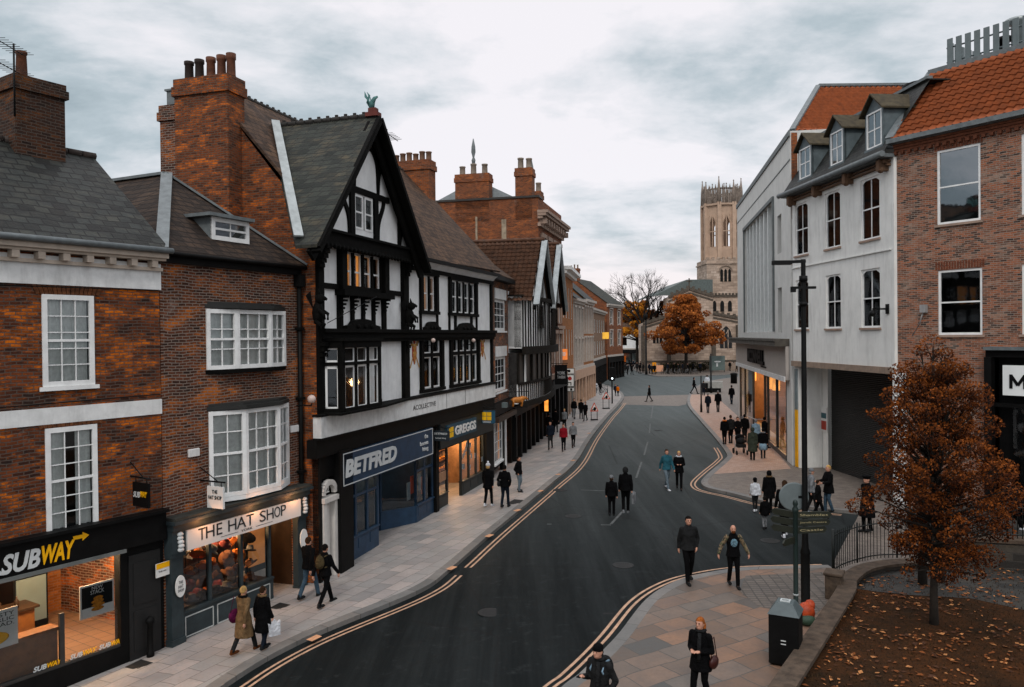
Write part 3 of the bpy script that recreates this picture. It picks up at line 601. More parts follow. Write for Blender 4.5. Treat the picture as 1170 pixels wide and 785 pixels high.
food = plain('toasted_bread', (.55, .22, .04), .8, var=.6, scale=25)
def burger(t, wd, ht):
    mb = MB(); mb.box(wd*.05, wd*.95, -.020, -.018, ht*.06, ht*.30); mb.build('print', signw, t); mb = MB()
    for k, (z, rr) in enumerate([(.22, .19), (.33, .2), (.44, .19), (.54, .15)]): mb.ball((wd*(.5 + .02*(k % 2)), -.022, ht*z), wd*rr, .006, ht*.065, 12)
    mb.build('picture', food, t)
a, b_, c_, d_ = F1.rect(91, 668, 130, 700, -.02 + .12)
poster(F1, F1.sh(91, 690, .12)[0], F1.sh(130, 680, .12)[0], F1.sh(91, 709, .12)[1], F1.sh(91, 671, .12)[1], .12, 'framed poster of a stacked toasted sandwich hanging in the shop window', [('NEW', .34, .66, .82, .92, signw), ('STACK', .30, .70, .68, .80, signw)], black, burger)
def bread(t, wd, ht): MB().ball((wd*.42, -.022, ht*.28), wd*.42, .006, ht*.20, 16).build('picture', yellow, t)
poster(F1, F1.sh(0, 720, .12)[0] - .75, F1.sh(20, 700, .12)[0], F1.sh(19, 735, .12)[1], F1.sh(19, 692, .12)[1], .12, 'white poster advertising garlic bread at the window bar', [('TASTY', .45, .93, .82, .92, black), ('GARLIC', .40, .93, .69, .79, black), ('BREAD.', .42, .93, .56, .66, black)], signw, bread)
for k, (px, py) in enumerate([(38, 776), (80, 757), (113, 745)]):
    x, z = F1.sh(px, py, .05); text('SUB', x, x + .28, -.05, .06, .05, grey_l, r, shear=.25, bold=.03, depth=.004); text('WAY', x + .29, x + .6, -.05, .06, .05, yellow, r, shear=.25, bold=.03, depth=.004)
mb = MB(); mb.box(4.9, 5.7, 2.9, 3.6, -.14, 1.3, 0); mb.box(4.95, 5.65, 2.87, 2.9, .1, 1.2, 1)
placed(tag(mb.build('drinks_fridge', [black, emis('fridge_glow', (.10, .13, .12), .3)]), 'black drinks fridge with pale glass at the back of the sandwich shop', 'fridge'), F1)
mb = MB(); mb.box(2.3, 3.3, 1.2, 1.9, -.14, 1.0); mb.box(2.3, 3.3, 1.15, 1.2, .2, .9)
placed(tag(mb.build('chiller_cabinet', plain('cabinet_white', (.5, .5, .5), .4)), 'white chiller cabinet at the left inside the sandwich shop', 'cabinet'), F1)
for q in range(3): MB().box(3.1 + q*.95, 3.95 + q*.95, 3.84, 3.87, 1.35, 1.95).build('menu_panel', [emis('menu_green', (.16, .22, .08), .6), emis('menu_white', (.5, .45, .35), .6), emis('menu_amber', (.6, .3, .06), .6)][q], r)
for x in (3.2, 4.6, 5.6): lamp_in(F1, x, 1.2, 2.2, 240, (1, .66, .36))
x, z = F1.sh(170, 740); mb = MB(); mb.lathe([(.09, 0), (.09, .1), (.065, .14), (.065, .78), (.1, .82), (.1, .9), (.03, .96)], n=12)
P = G(172, 750, .12); tag(mb.build('bollard', black, loc=(P.x, P.y, P.z)), 'black cast bollard before the dark doorway beside the sandwich shop', 'bollard')
x0, x1 = 6.1, 6.9; mb = MB(); mb.box(x0, x1, -.03, .04, -.55, 1.95)
for i in range(2): mb.box(x0 + .1, x1 - .1, -.05, -.03, -.35 + i*1.1, .6 + i*1.15)
d = mb.build('door', plain('dull_black_door', (.02, .02, .02), .6), r)
# hanging sign
def hanging(F, x, z0, z1, wd, mat, lab, letters, y0=.0, frame=iron, both=True, arm=.12):
    """a board hung square to the front, readable from up the street"""
    t = thing('hanging_sign', lab, 'sign', F.w(x, 0, 0), F.rz)
    MB().box(-.03, .03, -arm - wd, -arm, z0, z1).build('board', mat, t)
    mb = MB(); mb.tube([(0, 0, z1 + .12), (0, -arm - wd - .05, z1 + .12)], .022, 6); mb.tube([(0, 0, z1 + .45), (0, -arm - wd*.6, z1 + .14)], .014, 6)
    for q in (.15, .85): mb.tube([(0, -arm - wd*q, z1 + .12), (0, -arm - wd*q, z1)], .012, 5)
    mb.build('bracket', frame, t)
    for s_, a, b_, c_, d_, mt, sh_ in letters:
        # letters run left to right as seen from before the sign (looking along +x): from -y wall side ...
        o = text(s_, 0, 1, z0 + (z1 - z0)*c_, z0 + (z1 - z0)*d_, 0, mt, t, plane='xz', shear=sh_, bold=.01, depth=.01)
        for v in o.data.vertices: u = v.co.x; v.co = (-.031 + v.co.y, -arm - wd*(a + (b_ - a)*u), v.co.z)
        o.data.flip_normals()
    return t
xx, zt = F1.sh(146, 545, -.3)
hanging(F1, xx + .25, F1.sh(150, 580, -.3)[1], F1.sh(146, 553, -.3)[1], .62, black, 'black hanging sign of the sandwich shop with white and yellow letters', [('SUB', .06, .50, .38, .62, grey_l, .25), ('WAY', .52, .94, .42, .66, yellow, .25)])
# ================================================================ 2: brick house over the hat shop
F2 = Fr(-8.62, 19.3, -6.44, 23.8)
r = F2.root('brick_house', 'dark brick house with hipped tiled roof above the hat shop', 'house')
V1 = F2.rect(236, 352, 325, 421); V2 = F2.rect(240, 470, 328, 552); V1 = (1.46, 4.36, 6.25, 7.85); V2 = (1.5, 4.45, 2.85, 5.15)
shopo = (.45, 4.8, -.5, 1.85, 'open')
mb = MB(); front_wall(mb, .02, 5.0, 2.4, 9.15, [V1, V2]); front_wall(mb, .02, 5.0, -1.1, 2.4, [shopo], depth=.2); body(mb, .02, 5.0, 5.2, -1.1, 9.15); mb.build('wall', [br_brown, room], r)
def bow(root, V, proj, rows, cols, name='window'):
    x0, x1, z0, z1 = V; xa, xb = x0 + (x1 - x0)*.30, x0 + (x1 - x0)*.74; pts = [(x0, 0), (xa, -proj), (xb, -proj), (x1, 0)]
    fr = MB(); pn = MB(); cu = MB()
    for k in range(3):
        a, b_ = Vector((*pts[k], 0)), Vector((*pts[k+1], 0)); d = (b_ - a); up = Vector((d.y, -d.x, 0)).normalized()
        for t in (0.0, 1.0): fr.bar(a + d*(.03 + .94*t) + Vector((0, 0, z0)), a + d*(.03 + .94*t) + Vector((0, 0, z1)), .11, .10, up=up)
        for z in (z0 + .05, z1 - .06, (z0 + z1)/2): fr.bar(a + Vector((0, 0, z)), b_ + Vector((0, 0, z)), .09, .11 if z != (z0+z1)/2 else .06)
        for i in range(1, cols[k]): fr.bar(a + d*i/cols[k] + Vector((0, 0, z0)), a + d*i/cols[k] + Vector((0, 0, z1)), .028, .03, up=up)
        for j in range(1, rows):
            z = z0 + (z1 - z0)*j/rows; fr.bar(a + Vector((0, 0, z)), b_ + Vector((0, 0, z)), .03, .028)
        i_ = Vector((0, .03, 0)); pn.quad(a + i_ + Vector((0, 0, z0)), b_ + i_ + Vector((0, 0, z0)), b_ + i_ + Vector((0, 0, z1)), a + i_ + Vector((0, 0, z1)))
        n = 14; vs = []
        for i in range(n + 1): p = a + d*i/n + Vector((0, .12 + .03*sin(i*2.1), 0)); vs += [p + Vector((0, 0, z0 + .05)), p + Vector((0, 0, z1 - .05))]
        cu.add(vs, [(2*i, 2*i+2, 2*i+3, 2*i+1) for i in range(n)], 0, True)
    fr.poly([(p[0], p[1], z0 + .002) for p in pts]); w_ = fr.build(name, white_frame, root); pn.build('pane', glass, w_); cu.build('curtain', curtain_m, w_)
    sl = MB(); P = [(x0 - .12, .02), (xa - .04, -proj - .14), (xb + .04, -proj - .14), (x1 + .12, .02)]
    sl.slab([(p[0], p[1], z1 + .02) for p in P], (0, 0, .10)); sl.slab([(p[0]*.97 + .06, p[1]*.8 + .02, z1 + .12) for p in P], (0, 0, .07)); sl.build('hood', plain('dark_lead_hood', (.035, .036, .034), .6), w_)
    MB().slab([(p[0], p[1]*.8, z0 - .12) for p in P], (0, 0, .11)).build('sill', black_wood if rows < 4 else white_frame, w_)
bow(r, V1, .16, 3, (2, 3, 2)); bow(r, V2, .36, 4, (2, 3, 2))
mb = MB(); mb.box(-.02, 5.02, -.12, .02, 8.95, 9.17); mb.tube([(-.1, -.22, 9.17), (5.1, -.22, 9.17)], .06, 7); mb.build('eaves', black, r)
ap = (2.5, 2.6, 11.75); e = -.25; mb = MB()
mb.slab([(-.12, e, 9.2), (5.12, e, 9.2), ap], (0, .03, .06)); mb.slab([(5.12, e, 9.2), (5.12, 5.4, 9.2), (2.5, 6.5, 11.75), ap], (0, 0, .06)); mb.slab([(-.12, 5.4, 9.2), (-.12, e, 9.2), ap, (2.5, 6.5, 11.75)], (0, 0, .06)); rf = mb.build('roof', tile_dk, r)
mb = MB()
for q in ((-.12, e, 9.27), (5.12, e, 9.27)): mb.bar(q, (ap[0], ap[1], ap[2] + .09), .30 if q[0] < 0 else .16, .06)
mb.bar((ap[0], ap[1], ap[2] + .08), (2.5, 6.5, 11.83), .24, .08); mb.build('hip_flashing', lead, rf)
dm = thing('x', None, None); bpy.data.objects.remove(dm)
dx0, dz1 = F2.sh(243, 247, .25); dx1, dz0 = F2.sh(286, 279, .25)
mb = MB(); mb.quad((dx0, .3, dz0), (dx0, .3, dz1), (dx0, 1.6, dz1)  , (dx0, .32, dz0)); mb.quad((dx1, .3, dz0), (dx1, .3, dz1), (dx1, 1.6, dz1), (dx1, .32, dz0)); mb.box(dx0 - .22, dx1 + .06, .12, 1.9, dz1, dz1 + .09); 
dk = mb.build('dormer', lead, r); window(dk, dx0, dx1, dz0, dz1, y=.22, cols=2, rows=2, frame=.12, sub=False); MB().quad((dx0, .33, dz0), (dx1, .33, dz0), (dx1, .33, dz1), (dx0, .33, dz1)).build('pane', glass_sky, dk)
for x, z in ((.95, 4.15), (4.72, 4.35)):
    MB().box(x - .17, x + .17, -.07, .0, z - .1, z + .1).build('street_name_plate', white, r, bevel=.01)
# hat shop
teal = plain('teal_grey_paint', (.040, .056, .062), .5, var=.3, scale=3); teal_l = plain('pale_line_paint', (.42, .44, .43), .5)
mb = MB(); mb.box(.0, 5.0, -.36, .0, 2.36, 2.52); mb.box(-.04, 5.04, -.46, .0, 2.52, 2.60); mb.box(.02, 4.98, -.30, .0, 1.78, 2.36)
for x in (.06, 4.62): mb.box(x, x + .36, -.20, .0, -.9, 1.78); mb.box(x - .03, x + .39, -.24, .0, -.9, -.35); mb.box(x - .03, x + .39, -.26, .0, 1.68, 1.78)
sf = mb.build('shopfront', teal, r)
mb = MB(); mb.box(.0, 5.0, -.44, .02, 2.6, 2.68); mb.build('shopfront_lead_roof', plain('mossy_lead', (.05, .052, .045), .8, var=.6), r)
for x in (.16, 4.72): 
    mb = MB(); 
    for k in range(5): mb.ball((x + .08, -.33 - .02*sin(k*1.4), 1.87 + k*.095), .09, .07, .06, 8)
    mb.build('console', grey_l, r)
sx0, sx1 = .42, 4.58
def sgnboard():
    m, nt, b = nm('uplit_sign_board'); f = noisef(nt, .9, 1); tc = N(nt, 'ShaderNodeTexCoord').outputs['Object']; b.inputs['Base Color'].default_value = (.62, .60, .57, 1); b.inputs['Roughness'].default_value = .5; return m
MB().box(sx0, sx1, -.36, -.30, 1.80, 2.30).build('sign_board', sgnboard(), r)
lt = F2.sh(227, 612, -.37)[0], F2.sh(327, 590, -.37)[0]
hatw = plain('dark_teal_letter', (.03, .035, .04), .5)
wd = lt[1] - lt[0]
for s_, a, b_ in (('T', 0, .07), ('HE', .075, .245), ('H', .31, .40), ('A', .405, .51), ('T', .515, .60), ('S', .67, .745), ('H', .755, .84), ('O', .85, .925), ('P', .935, 1)): text(s_, lt[0] + wd*a, lt[0] + wd*b_, 1.97, 2.27, -.365, hatw, r, depth=.006)
text('YORK', 2.2, 2.62, 1.86, 1.92, -.365, hatw, r, depth=.004)
MB().box(1.5, 2.1, -.366, -.36, 1.885, 1.895).box(2.75, 3.4, -.366, -.36, 1.885, 1.895).build('lettering', hatw, r)
wx0, wx1 = .45, F2.sh(307, 660, 0)[0]; m1 = F2.sh(239, 680, 0)[0]; m2 = F2.sh(275, 668, 0)[0]
mb = MB(); mb.box(wx0, wx1 + .1, -.08, .1, -.9, .16); mb.box(wx0, wx1 + .1, -.12, .12, .16, .22)
for x in (wx0 + .05, m1, m2, wx1): mb.box(x - .045, x + .045, -.06, .05, .2, 1.8)
sw = mb.build('shop_window', teal, r); MB().quad((wx0, 0, .2), (wx1, 0, .2), (wx1, 0, 1.8), (wx0, 0, 1.8)).build('pane', glass, sw)
mb = MB()
for a, b_ in ((wx0 + .12, m1 + .05), (m1 + .2, wx1 - .05)):
    for z in (-.45, .05): mb.box(a, b_, -.09, -.08, z - .015, z + .015)
    for x in (a, b_): mb.box(x - .015, x + .015, -.09, -.08, -.45, .05)
mb.build('panel_moulding', teal_l, r)
roomfit(r, .2, 4.85, .25, 3.2, -.5, 1.9, wood_d, plain('dim_shop_wall', (.14, .06, .03), .8, var=.6, scale=3))
mb = MB(); mb.box(wx0, wx1 - .05, .12, 1.0, -.4, .22); mb.box(wx0, wx1 - .05, 1.0, 1.06, -.4, 1.2)
placed(tag(mb.build('display_plinth', wood_d), 'dark display plinth full of hats behind the hat shop window', 'plinth'), F2)
hat_cols = [plain('rust_felt', (.42, .12, .03), .95), plain('black_felt', (.02, .018, .018), .95), plain('brown_felt', (.16, .07, .035), .95), plain('grey_felt', (.16, .16, .16), .95), plain('maroon_felt', (.16, .03, .03), .95)]
hcn = ['rust orange', 'black', 'brown', 'grey', 'maroon']
k = 0; rh = random.Random(3)
for row, (yy, zz) in enumerate([(.3, .24), (.62, .24), (.3, .62), (.35, 1.0), (.4, 1.36), (.9, 1.25)]):
    for i in range(7):
        x = .62 + i*.43 + rh.uniform(-.06, .06); ci = rh.randrange(5) if not (row in (3, 4) and i in (2, 5)) else 0; s_ = rh.uniform(.85, 1.15)
        h = MB().lathe([(.20*s_, .0), (.205*s_, .012), (.115*s_, .022), (.105*s_, .12), (.085*s_, .145), (.02, .13)], n=12)
        h = h.build('hat', hat_cols[ci]); placed(h, F2, (x, yy + rh.uniform(-.05, .05), zz + rh.uniform(0, .05)), rh.uniform(0, 6)); h.rotation_euler.x = rh.uniform(-.5, .1) - (.5 if row > 1 else 0)
        ordn = ['first', 'second', 'third', 'fourth', 'fifth', 'sixth', 'seventh'][i]; rw = ['front low row', 'low row behind', 'second row up', 'third row up', 'top front row', 'top row at the back'][row]
        tag(h, '%s hat, %s in the %s of the shop window' % (hcn[ci], ordn, rw), 'hat', 'hats in the hat shop window'); k += 1
stm = MB()
for i in range(7):
    for z in (.6, .98, 1.34): stm.box(.62 + i*.43 - .008, .62 + i*.43 + .008, .42, .436, z - .38, z)
placed(tag(stm.build('hat_rack', iron), 'black wire rack of stems carrying the hats in the window', 'rack'), F2)
for x in (.9, 1.9, 2.9): 
    lamp_in(F2, x, .75, 1.72, 90, (1, .55, .25), .12)
lamp_in(F2, 4.1, 1.4, 1.5, 25, (1, .6, .3))
for x in (.9, 2.7, 4.25):                             # small lamps washing the sign board
    o = lamp_in(F2, x, -.62, 2.42, 9, (1, .42, .16), .04, 'sign_lamp')
mb = MB(); dx = wx1 + .1; mb.box(dx, 4.62, 1.0, 1.05, -.5, 1.8); mb.box(dx + .08, 4.5, .97, 1.0, -.35, .1, 1); mb.box(dx + .1, 4.48, .965, .97, .3, 1.65, 2)
mb.build('door', [teal, teal_l, emis('lit_door_glass', (.5, .2, .06), .3)], r); MB().box(dx + .02, 4.62, -.02, 1.0, -.52, -.44).build('doorstep', plain('worn_step', (.07, .06, .055), .8), r)
mb = MB(); mb.box(dx + .12, 4.45, .955, .962, -.32, -.29, 0); mb.box(dx + .12, 4.45, .955, .962, .04, .07, 0); mb.box(dx + .12, dx + .15, .955, .962, -.29, .04); mb.box(4.42, 4.45, .955, .962, -.29, .04); mb.build('panel_moulding', teal_l, r)
def oval(F, x, z, rx, rz, y, mat, lab, lets):
    t = thing('oval_sign', lab, 'sign', F.w(x, y, z), F.rz); MB().lathe([(1, 0), (1, .03)], n=24).build('board', mat, t); o = kids(t)[0]; o.scale = (rx, rz, 1); o.rotation_euler = (pi/2, 0, 0)
    for s_, a, b_, c_, d_ in lets: text(s_, rx*a, rx*b_, rz*c_, rz*d_, -.032, hatw, t, depth=.004)
oval(F2, .27, .95, .15, .27, -.25, signw, 'white oval shop sign low on the left pilaster of the hat shop', [('THE', -.4, .4, .25, .5), ('HAT', -.5, .5, -.15, .12), ('SHOP', -.6, .6, -.5, -.25)])
oval(F2, 4.8, 1.05, .16, .3, -.25, signw, 'blank white oval sign on the right pilaster of the hat shop', [])
t = thing('notice', 'small orange and white notice beside the left end of the hat shop sign', 'notice', F2.w(-.15, -.12, 1.45), F2.rz); MB().box(-.18, .2, -.03, .0, -.15, .18).build('plate', signw, t); MB().box(-.18, .2, -.036, -.03, .05, .18).build('band', yellow, t)
text('THE HAT', -.12, .14, -.04, .0, -.032, hatw, t, depth=.003)
x, _ = F2.sh(238, 560, -.5)
hanging(F2, F2.sh(249, 560, -.6)[0], F2.sh(249, 581, -.6)[1], F2.sh(249, 556, -.6)[1], .55, signw, 'small white hanging sign over the hat shop on a curled bracket', [('THE', .32, .66, .68, .84, hatw, 0), ('HAT SHOP', .08, .92, .40, .58, hatw, 0)], arm=.25)
mb = MB()                                             # party wall downpipes
for F, x, y in ((F2, 4.93, -.10),):
    mb.tube([(x, y, 9.1), (x, y, -.5)], .07, 8); mb.box(x - .13, x + .13, y - .13, y + .1, 8.6, 8.95)
    for z in (7.3, 5.2, 3.0): mb.box(x - .11, x + .11, y - .1, y + .1, z, z + .08)
mb.build('drainpipe', iron, r)
# ================================================================ 3: the black and white house
F3 = Fr(-6.08, 23.78, -1.22, 39.3); LL = F3.L
r = F3.root('timbered_house', 'tall black and white timbered house with front gable above the betting shop', 'house')
wpl = plain('white_plaster', (.72, .73, .725), .75, var=.14, scale=1.5, dirt=.22)
mb = MB(); lightsU = []
def fx(px, py=400, y=-.2): return F3.sh(px, py, y)[0]
def fz(px, py, y=-.2): return F3.sh(px, py, y)[1]
Z_EAVE, Z_STR, Z_BAND0, Z_BAND1 = 10.0, 7.3, 4.06, 4.72
# storey openings (on the wall plane y=-.2)
up4 = (fx(391.5), fx(435), fz(392, 331), fz(392, 287)); upA = (fx(482.5), fx(497), 8.1, 9.5); upB = (fx(515), fx(542.5), 8.1, 9.5)
loA = (fx(482), fx(502.5), 4.98, 7.0); loB = (fx(515.5), fx(544.5), 4.98, 7.0)
ga = (fx(403.5, 240, -.45), fx(426, 240, -.45), fz(404, 264, -.45) + .1, fz(404, 221, -.45))
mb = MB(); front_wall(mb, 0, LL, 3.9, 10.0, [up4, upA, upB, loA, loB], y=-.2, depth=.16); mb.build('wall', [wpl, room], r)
mb = MB(); body(mb, 0, LL, 5.0, -1.0, 10.0, y=-.19, top=False); dR, zR = 4.2, 15.4
mb.poly([(.7, -.19, 10), (.7, dR, zR), (.7, 4.9, 14.4), (.7, 4.9, 10)][::-1]); mb.quad((0, 0, 9.99), (.7, 0, 9.99), (.7, 4.9, 9.99), (0, 4.9, 9.99)); mb.poly([(LL, -.19, 10), (LL, 5.5, 10), (LL, 5.5, 13.4), (LL, dR, zR)][::-1]); mb.quad((LL, 4.9, 9), (.7, 4.9, 9), (.7, 4.9, 14.4), (LL, 4.9, 14.4)); mb.build('side_wall', br_chim, r)
# timbers
tb = MB()
def vb(px, z0, z1, w_=.22, y=-.2, d=.07, py=400): x = fx(px, py, y); tb.box(x - w_/2, x + w_/2, y - d, y, z0, z1)
def hb(x0, x1, z, h, y=-.2, d=.09): tb.box(x0, x1, y - d, y, z - h/2, z + h/2)
gr_ = fx(462)                                                        # right side of the gabled bay
tb.box(-.02, .30, -.32, -.2, 3.9, 10.0); tb.box(gr_ - .28, gr_ + .14, -.36, -.2, 4.72, 10.0); tb.box(LL - .22, LL + .02, -.3, -.2, 3.9, 9.9)
tb.box(0, LL, -.44, -.2, 7.02, 7.22); tb.box(0, LL, -.52, -.2, 7.22, 7.34); tb.box(0, LL, -.38, -.2, 6.9, 7.02)
hb(0, gr_, 8.66, .17)
for x0, x1 in ((upA[0], upA[1]), (upB[0], upB[1]), (loA[0], loA[1]), (loB[0], loB[1])):
    z0, z1 = (8.1, 9.5) if x0 in (upA[0], upB[0]) else (4.98, 7.0)
    tb.box(x0 - .26, x0 - .005, -.31, -.2, z0 - .12, z1 + .3 if z0 > 6 else 6.9); tb.box(x1 + .005, x1 + .26, -.31, -.2, z0 - .12, z1 + .3 if z0 > 6 else 6.9)
    tb.box(x0 - .30, x1 + .30, -.34, -.2, z0 - .14, z0 - .01)
    if z0 > 6: tb.box(x0 - .26, x0 - .14, -.27, -.2, 7.34, z0 - .14); tb.box(x1 + .14, x1 + .26, -.27, -.2, 7.34, z0 - .14); tb.box(x0 - .26, x1 + .26, -.34, -.2, z1 + .02, z1 + .18)
tb.box(upB[0] + .4, upB[0] + .6, -.27, -.2, 7.34, 7.96); tb.box(upB[1] - .6, upB[1] - .4, -.27, -.2, 7.34, 7.96)
tb.box(gr_, LL, -.36, -.2, 9.62, 9.78)
# gable bay window surround and corbels
a, b_, c_, d_ = up4
tb.box(a - .32, a - .005, -.42, -.2, c_ - .1, 9.86); tb.box(b_ + .005, b_ + .32, -.42, -.2, c_ - .1, 9.86); tb.box(a - .32, b_ + .32, -.44, -.2, d_ + .02, d_ + .32); tb.box(a - .45, b_ + .45, -.56, -.2, c_ - .2, c_ - .02)
for i in range(5):
    x = a - .15 + (b_ - a + .3)*i/4; tb.box(x - .09, x + .09, -.28, -.2, 7.34, c_ - .2)
    for k in range(5): tb.box(x - .10, x + .10, -.29 - .05*(4 - k), -.22, c_ - .27 - .12*k, c_ - .2 - .12*k)
for x in (a - .9, b_ + .9): pass
tb.box(a - .36, a - .24, -.27, -.2, 7.34, 8.6); tb.box(b_ + .24, b_ + .36, -.27, -.2, 7.34, 8.6)
for q in (up4, upA, upB, loA, loB): 
    n = {id(up4): 4, id(upA): 2, id(upB): 4, id(loA): 2, id(loB): 4}[id(q)]
    for i in range(n + 1):
        x = q[0] + (q[1] - q[0])*i/n; tb.box(x - .06, x + .06, -.27, -.12, q[2], q[3])
    if q in (loA, loB): tb.box(q[0], q[1], -.26, -.12, 6.25, 6.40)
tim = tb.build('timber_frame', black_wood, r)
litw = emis('lit_room_wall', (1, .38, .07), .55)
for q, n in ((up4, 4), (upA, 2), (upB, 4), (loA, 2), (loB, 4)):
    w_ = (q[1] - q[0])/n
    for i in range(n):
        x0, x1 = q[0] + w_*i + .06, q[0] + w_*(i + 1) - .06
        if q in (loA, loB): 
            wn = window(r, x0, x1, q[2] + .02, 6.25, y=-.2, cols=1, rows=1, frame=.05, sash=False, sill=False, rec=.0); window(r, x0, x1, 6.40, q[3], y=-.2, cols=1, rows=1, frame=.04, sash=False, sill=False, rec=.0)
        else: wn = window(r, x0, x1, q[2] + .01, q[3] - .01, y=-.2, cols=1, rows=2, frame=.055, sash=True, sill=False, rec=.0)
        if q is up4 and i < 3 or q is upA: MB().quad((x0, .05, q[2]), (x1, .05, q[2]), (x1, .05, q[3]), (x0, .05, q[3])).build('lit_blind', litw if q is up4 else emis('dim_lit_wall', (.9, .5, .3), .22), wn)
# carved pediments on the string course
def pediment(x0, x1, y=-.45):
    p = MB(); n = 14; w_ = x1 - x0; pts = [(x0, 0)]
    for i in range(n + 1): t = i/n; pts.append((x0 + w_*t, .10 + .24*max(0, sin(pi*t))**.8*(1 if .18 < t < .82 else .35)))
    pts.append((x1, 0)); p.slab([(x, y, 7.33 + z) for x, z in pts], (0, .18, 0))
    for t in (.3, .5, .7): p.ball((x0 + w_*t, y - .02, 7.42), .10, .05, .08, 8)
    p.build('carved_pediment', black_wood, r)
pediment(fx(397, 370, -.45), fx(435, 370, -.45)); pediment(upA[0] - .1, upA[1] + .1); pediment(upB[0] + .25, upB[1] - .35)
def beast(px, z):                                    # carved black figures on the corners
    x = fx(px, 350, -.4); p = MB(); p.ball((x, -.52, z + .45), .16, .18, .34, 10); p.ball((x, -.60, z + .86), .12, .16, .15, 10); p.tube([(x, -.7, z + .9), (x, -.82, z + .84)], [.07, .04], 7)
    for s_ in (-1, 1): p.tube([(x + s_*.1, -.58, z + .55), (x + s_*.13, -.78, z + .42), (x + s_*.08, -.80, z + .25)], [.06, .05, .04], 6); p.tube([(x + s_*.1, -.5, z + .2), (x + s_*.12, -.66, z + .1), (x + s_*.12, -.62, z)], [.08, .06, .05], 6); p.add([(x + s_*.05, -.4, z + .55), (x + s_*.3, -.3, z + .95), (x + s_*.12, -.36, z + 1.1)], [(0, 1, 2)])
    p.tube([(x, -.58, z + 1.0), (x, -.55, z + 1.16)], [.05, .01], 5); p.build('carved_figure', black_wood, r)
beast(359, 7.34); beast(464.5, 7.34)
for x in (.12, gr_ - .05):                            # scrolled brackets under jetties
    p = MB()
    for k in range(6): p.box(x - .14, x + .14, -.62 + .06*k, -.2, 9.75 - .14*k, 9.88 - .14*k)
    for k in range(5): p.box(x - .12, x + .12, -.5 + .05*k, -.2, 6.8 - .16*k, 6.93 - .16*k)
    p.build('bracket', black_wood, r)
# first floor bay window on the left
yb = -.85; P0, P1, P2, P3 = (fx(366.5), -.2), (fx(391.5, 400, yb), yb), (fx(433, 400, yb), yb), (fx(437, 400, -.5) + .35, -.2)
bm = MB()
for P in (P0, P1, P2, P3): bm.box(P[0] - .09, P[0] + .09, P[1] - .03, P[1] + .13, 4.8, 6.95)
for z0, z1 in ((4.74, 4.9), (6.74, 7.02)):
    for p, q in ((P0, P1), (P1, P2), (P2, P3)): bm.bar((p[0], p[1], (z0+z1)/2), (q[0], q[1], (z0+z1)/2), .16, z1 - z0)
bm.bar((P1[0], P1[1], 6.26), (P2[0], P2[1], 6.26), .13, .09); bm.bar((P0[0], P0[1], 6.26), (P1[0], P1[1], 6.26), .10, .10)
for i in (1, 2): x = P1[0] + (P2[0] - P1[0])*i/3; bm.box(x - .08, x + .08, yb - .02, yb + .1, 4.8, 6.8)
bm.slab([(P0[0] - .15, -.2, 6.95), (P1[0] - .1, yb - .14, 6.95), (P2[0] + .1, yb - .14, 6.95), (P3[0] + .1, -.2, 6.95)], (0, 0, .1))
bay = bm.build('bay_window', black_wood, r)
def paneq(p, q, z0, z1, f=.06, ins=.05):
    a = Vector((p[0], p[1], 0)); b_ = Vector((q[0], q[1], 0)); d = (b_ - a).normalized(); nrm = Vector((-d.y, d.x, 0)); a2 = a + d*ins + nrm*.03; b2 = b_ - d*ins + nrm*.03; fr = MB(); Z = Vector((0, 0, 1))
    for z in (z0 + f/2, z1 - f/2): fr.bar(a2 + Z*z, b2 + Z*z, .05, f)
    for t in (a2 + d*f/2, b2 - d*f/2): fr.bar(t + Z*z0, t + Z*z1, f, .05, up=(d.y, -d.x, 0))
    o = fr.build('casement', white_frame, bay); MB().quad(a2 + Z*z0, b2 + Z*z0, b2 + Z*z1, a2 + Z*z1).build('pane', glass, bay)
paneq(P0, P1, 4.86, 6.20, .09, .1); paneq(P0, P1, 6.30, 6.76, .07, .1)
for i in range(3):
    xa = P1[0] + (P2[0] - P1[0])*i/3 + .05; xb = P1[0] + (P2[0] - P1[0])*(i + 1)/3 - .02; paneq((xa, yb), (xb, yb), 4.86, 6.2); paneq((xa, yb), (xb, yb), 6.3, 6.76, .04)
MB().quad((P0[0], .0 - .19, 4.8), (P3[0], -.19, 4.8), (P3[0], -.19, 6.95), (P0[0], -.19, 6.95)).add([(P0[0], -.215, 4.8), (P2[0] + .1, -.215, 4.8), (P2[0] + .1, -.215, 6.9), (P0[0], -.215, 6.9)], [(0, 1, 2, 3)]).build('bay_room', room, r)
MB().slab([(0.0, -.2, 4.72), (0.0, -1.0, 4.72), (P2[0] + .2, -1.0, 4.72), (gr_, -.5, 4.72), (LL, -.5, 4.72), (LL, -.2, 4.72)], (0, 0, .07)).build('ledge', black_wood, r)
# white name band and shop level
MB().box(-.25, LL - .25, -.48, -.2, Z_BAND0, Z_BAND1 - .02).build('name_band', white, r); mb = MB(); mb.box(-.3, LL, -.52, -.2, 4.70, 4.76); mb.box(-.3, LL, -.50, -.2, 4.0, 4.06); mb.box(9.6, 9.63, -.483, -.47, 4.06, 4.7); mb.box(11.8, 11.83, -.483, -.47, 4.06, 4.7); mb.build('moulding', black, r)
z0 = fz(473, 469.5, -.49); z1 = fz(473, 464, -.49); ac = fx(472, 466, -.49); a1 = fx(498, 460, -.49)
text('ACOLLECTIVE', ac, a1, 4.29, 4.47, -.485, plain('grey_letter', (.05, .05, .05), .5), r, depth=.006)
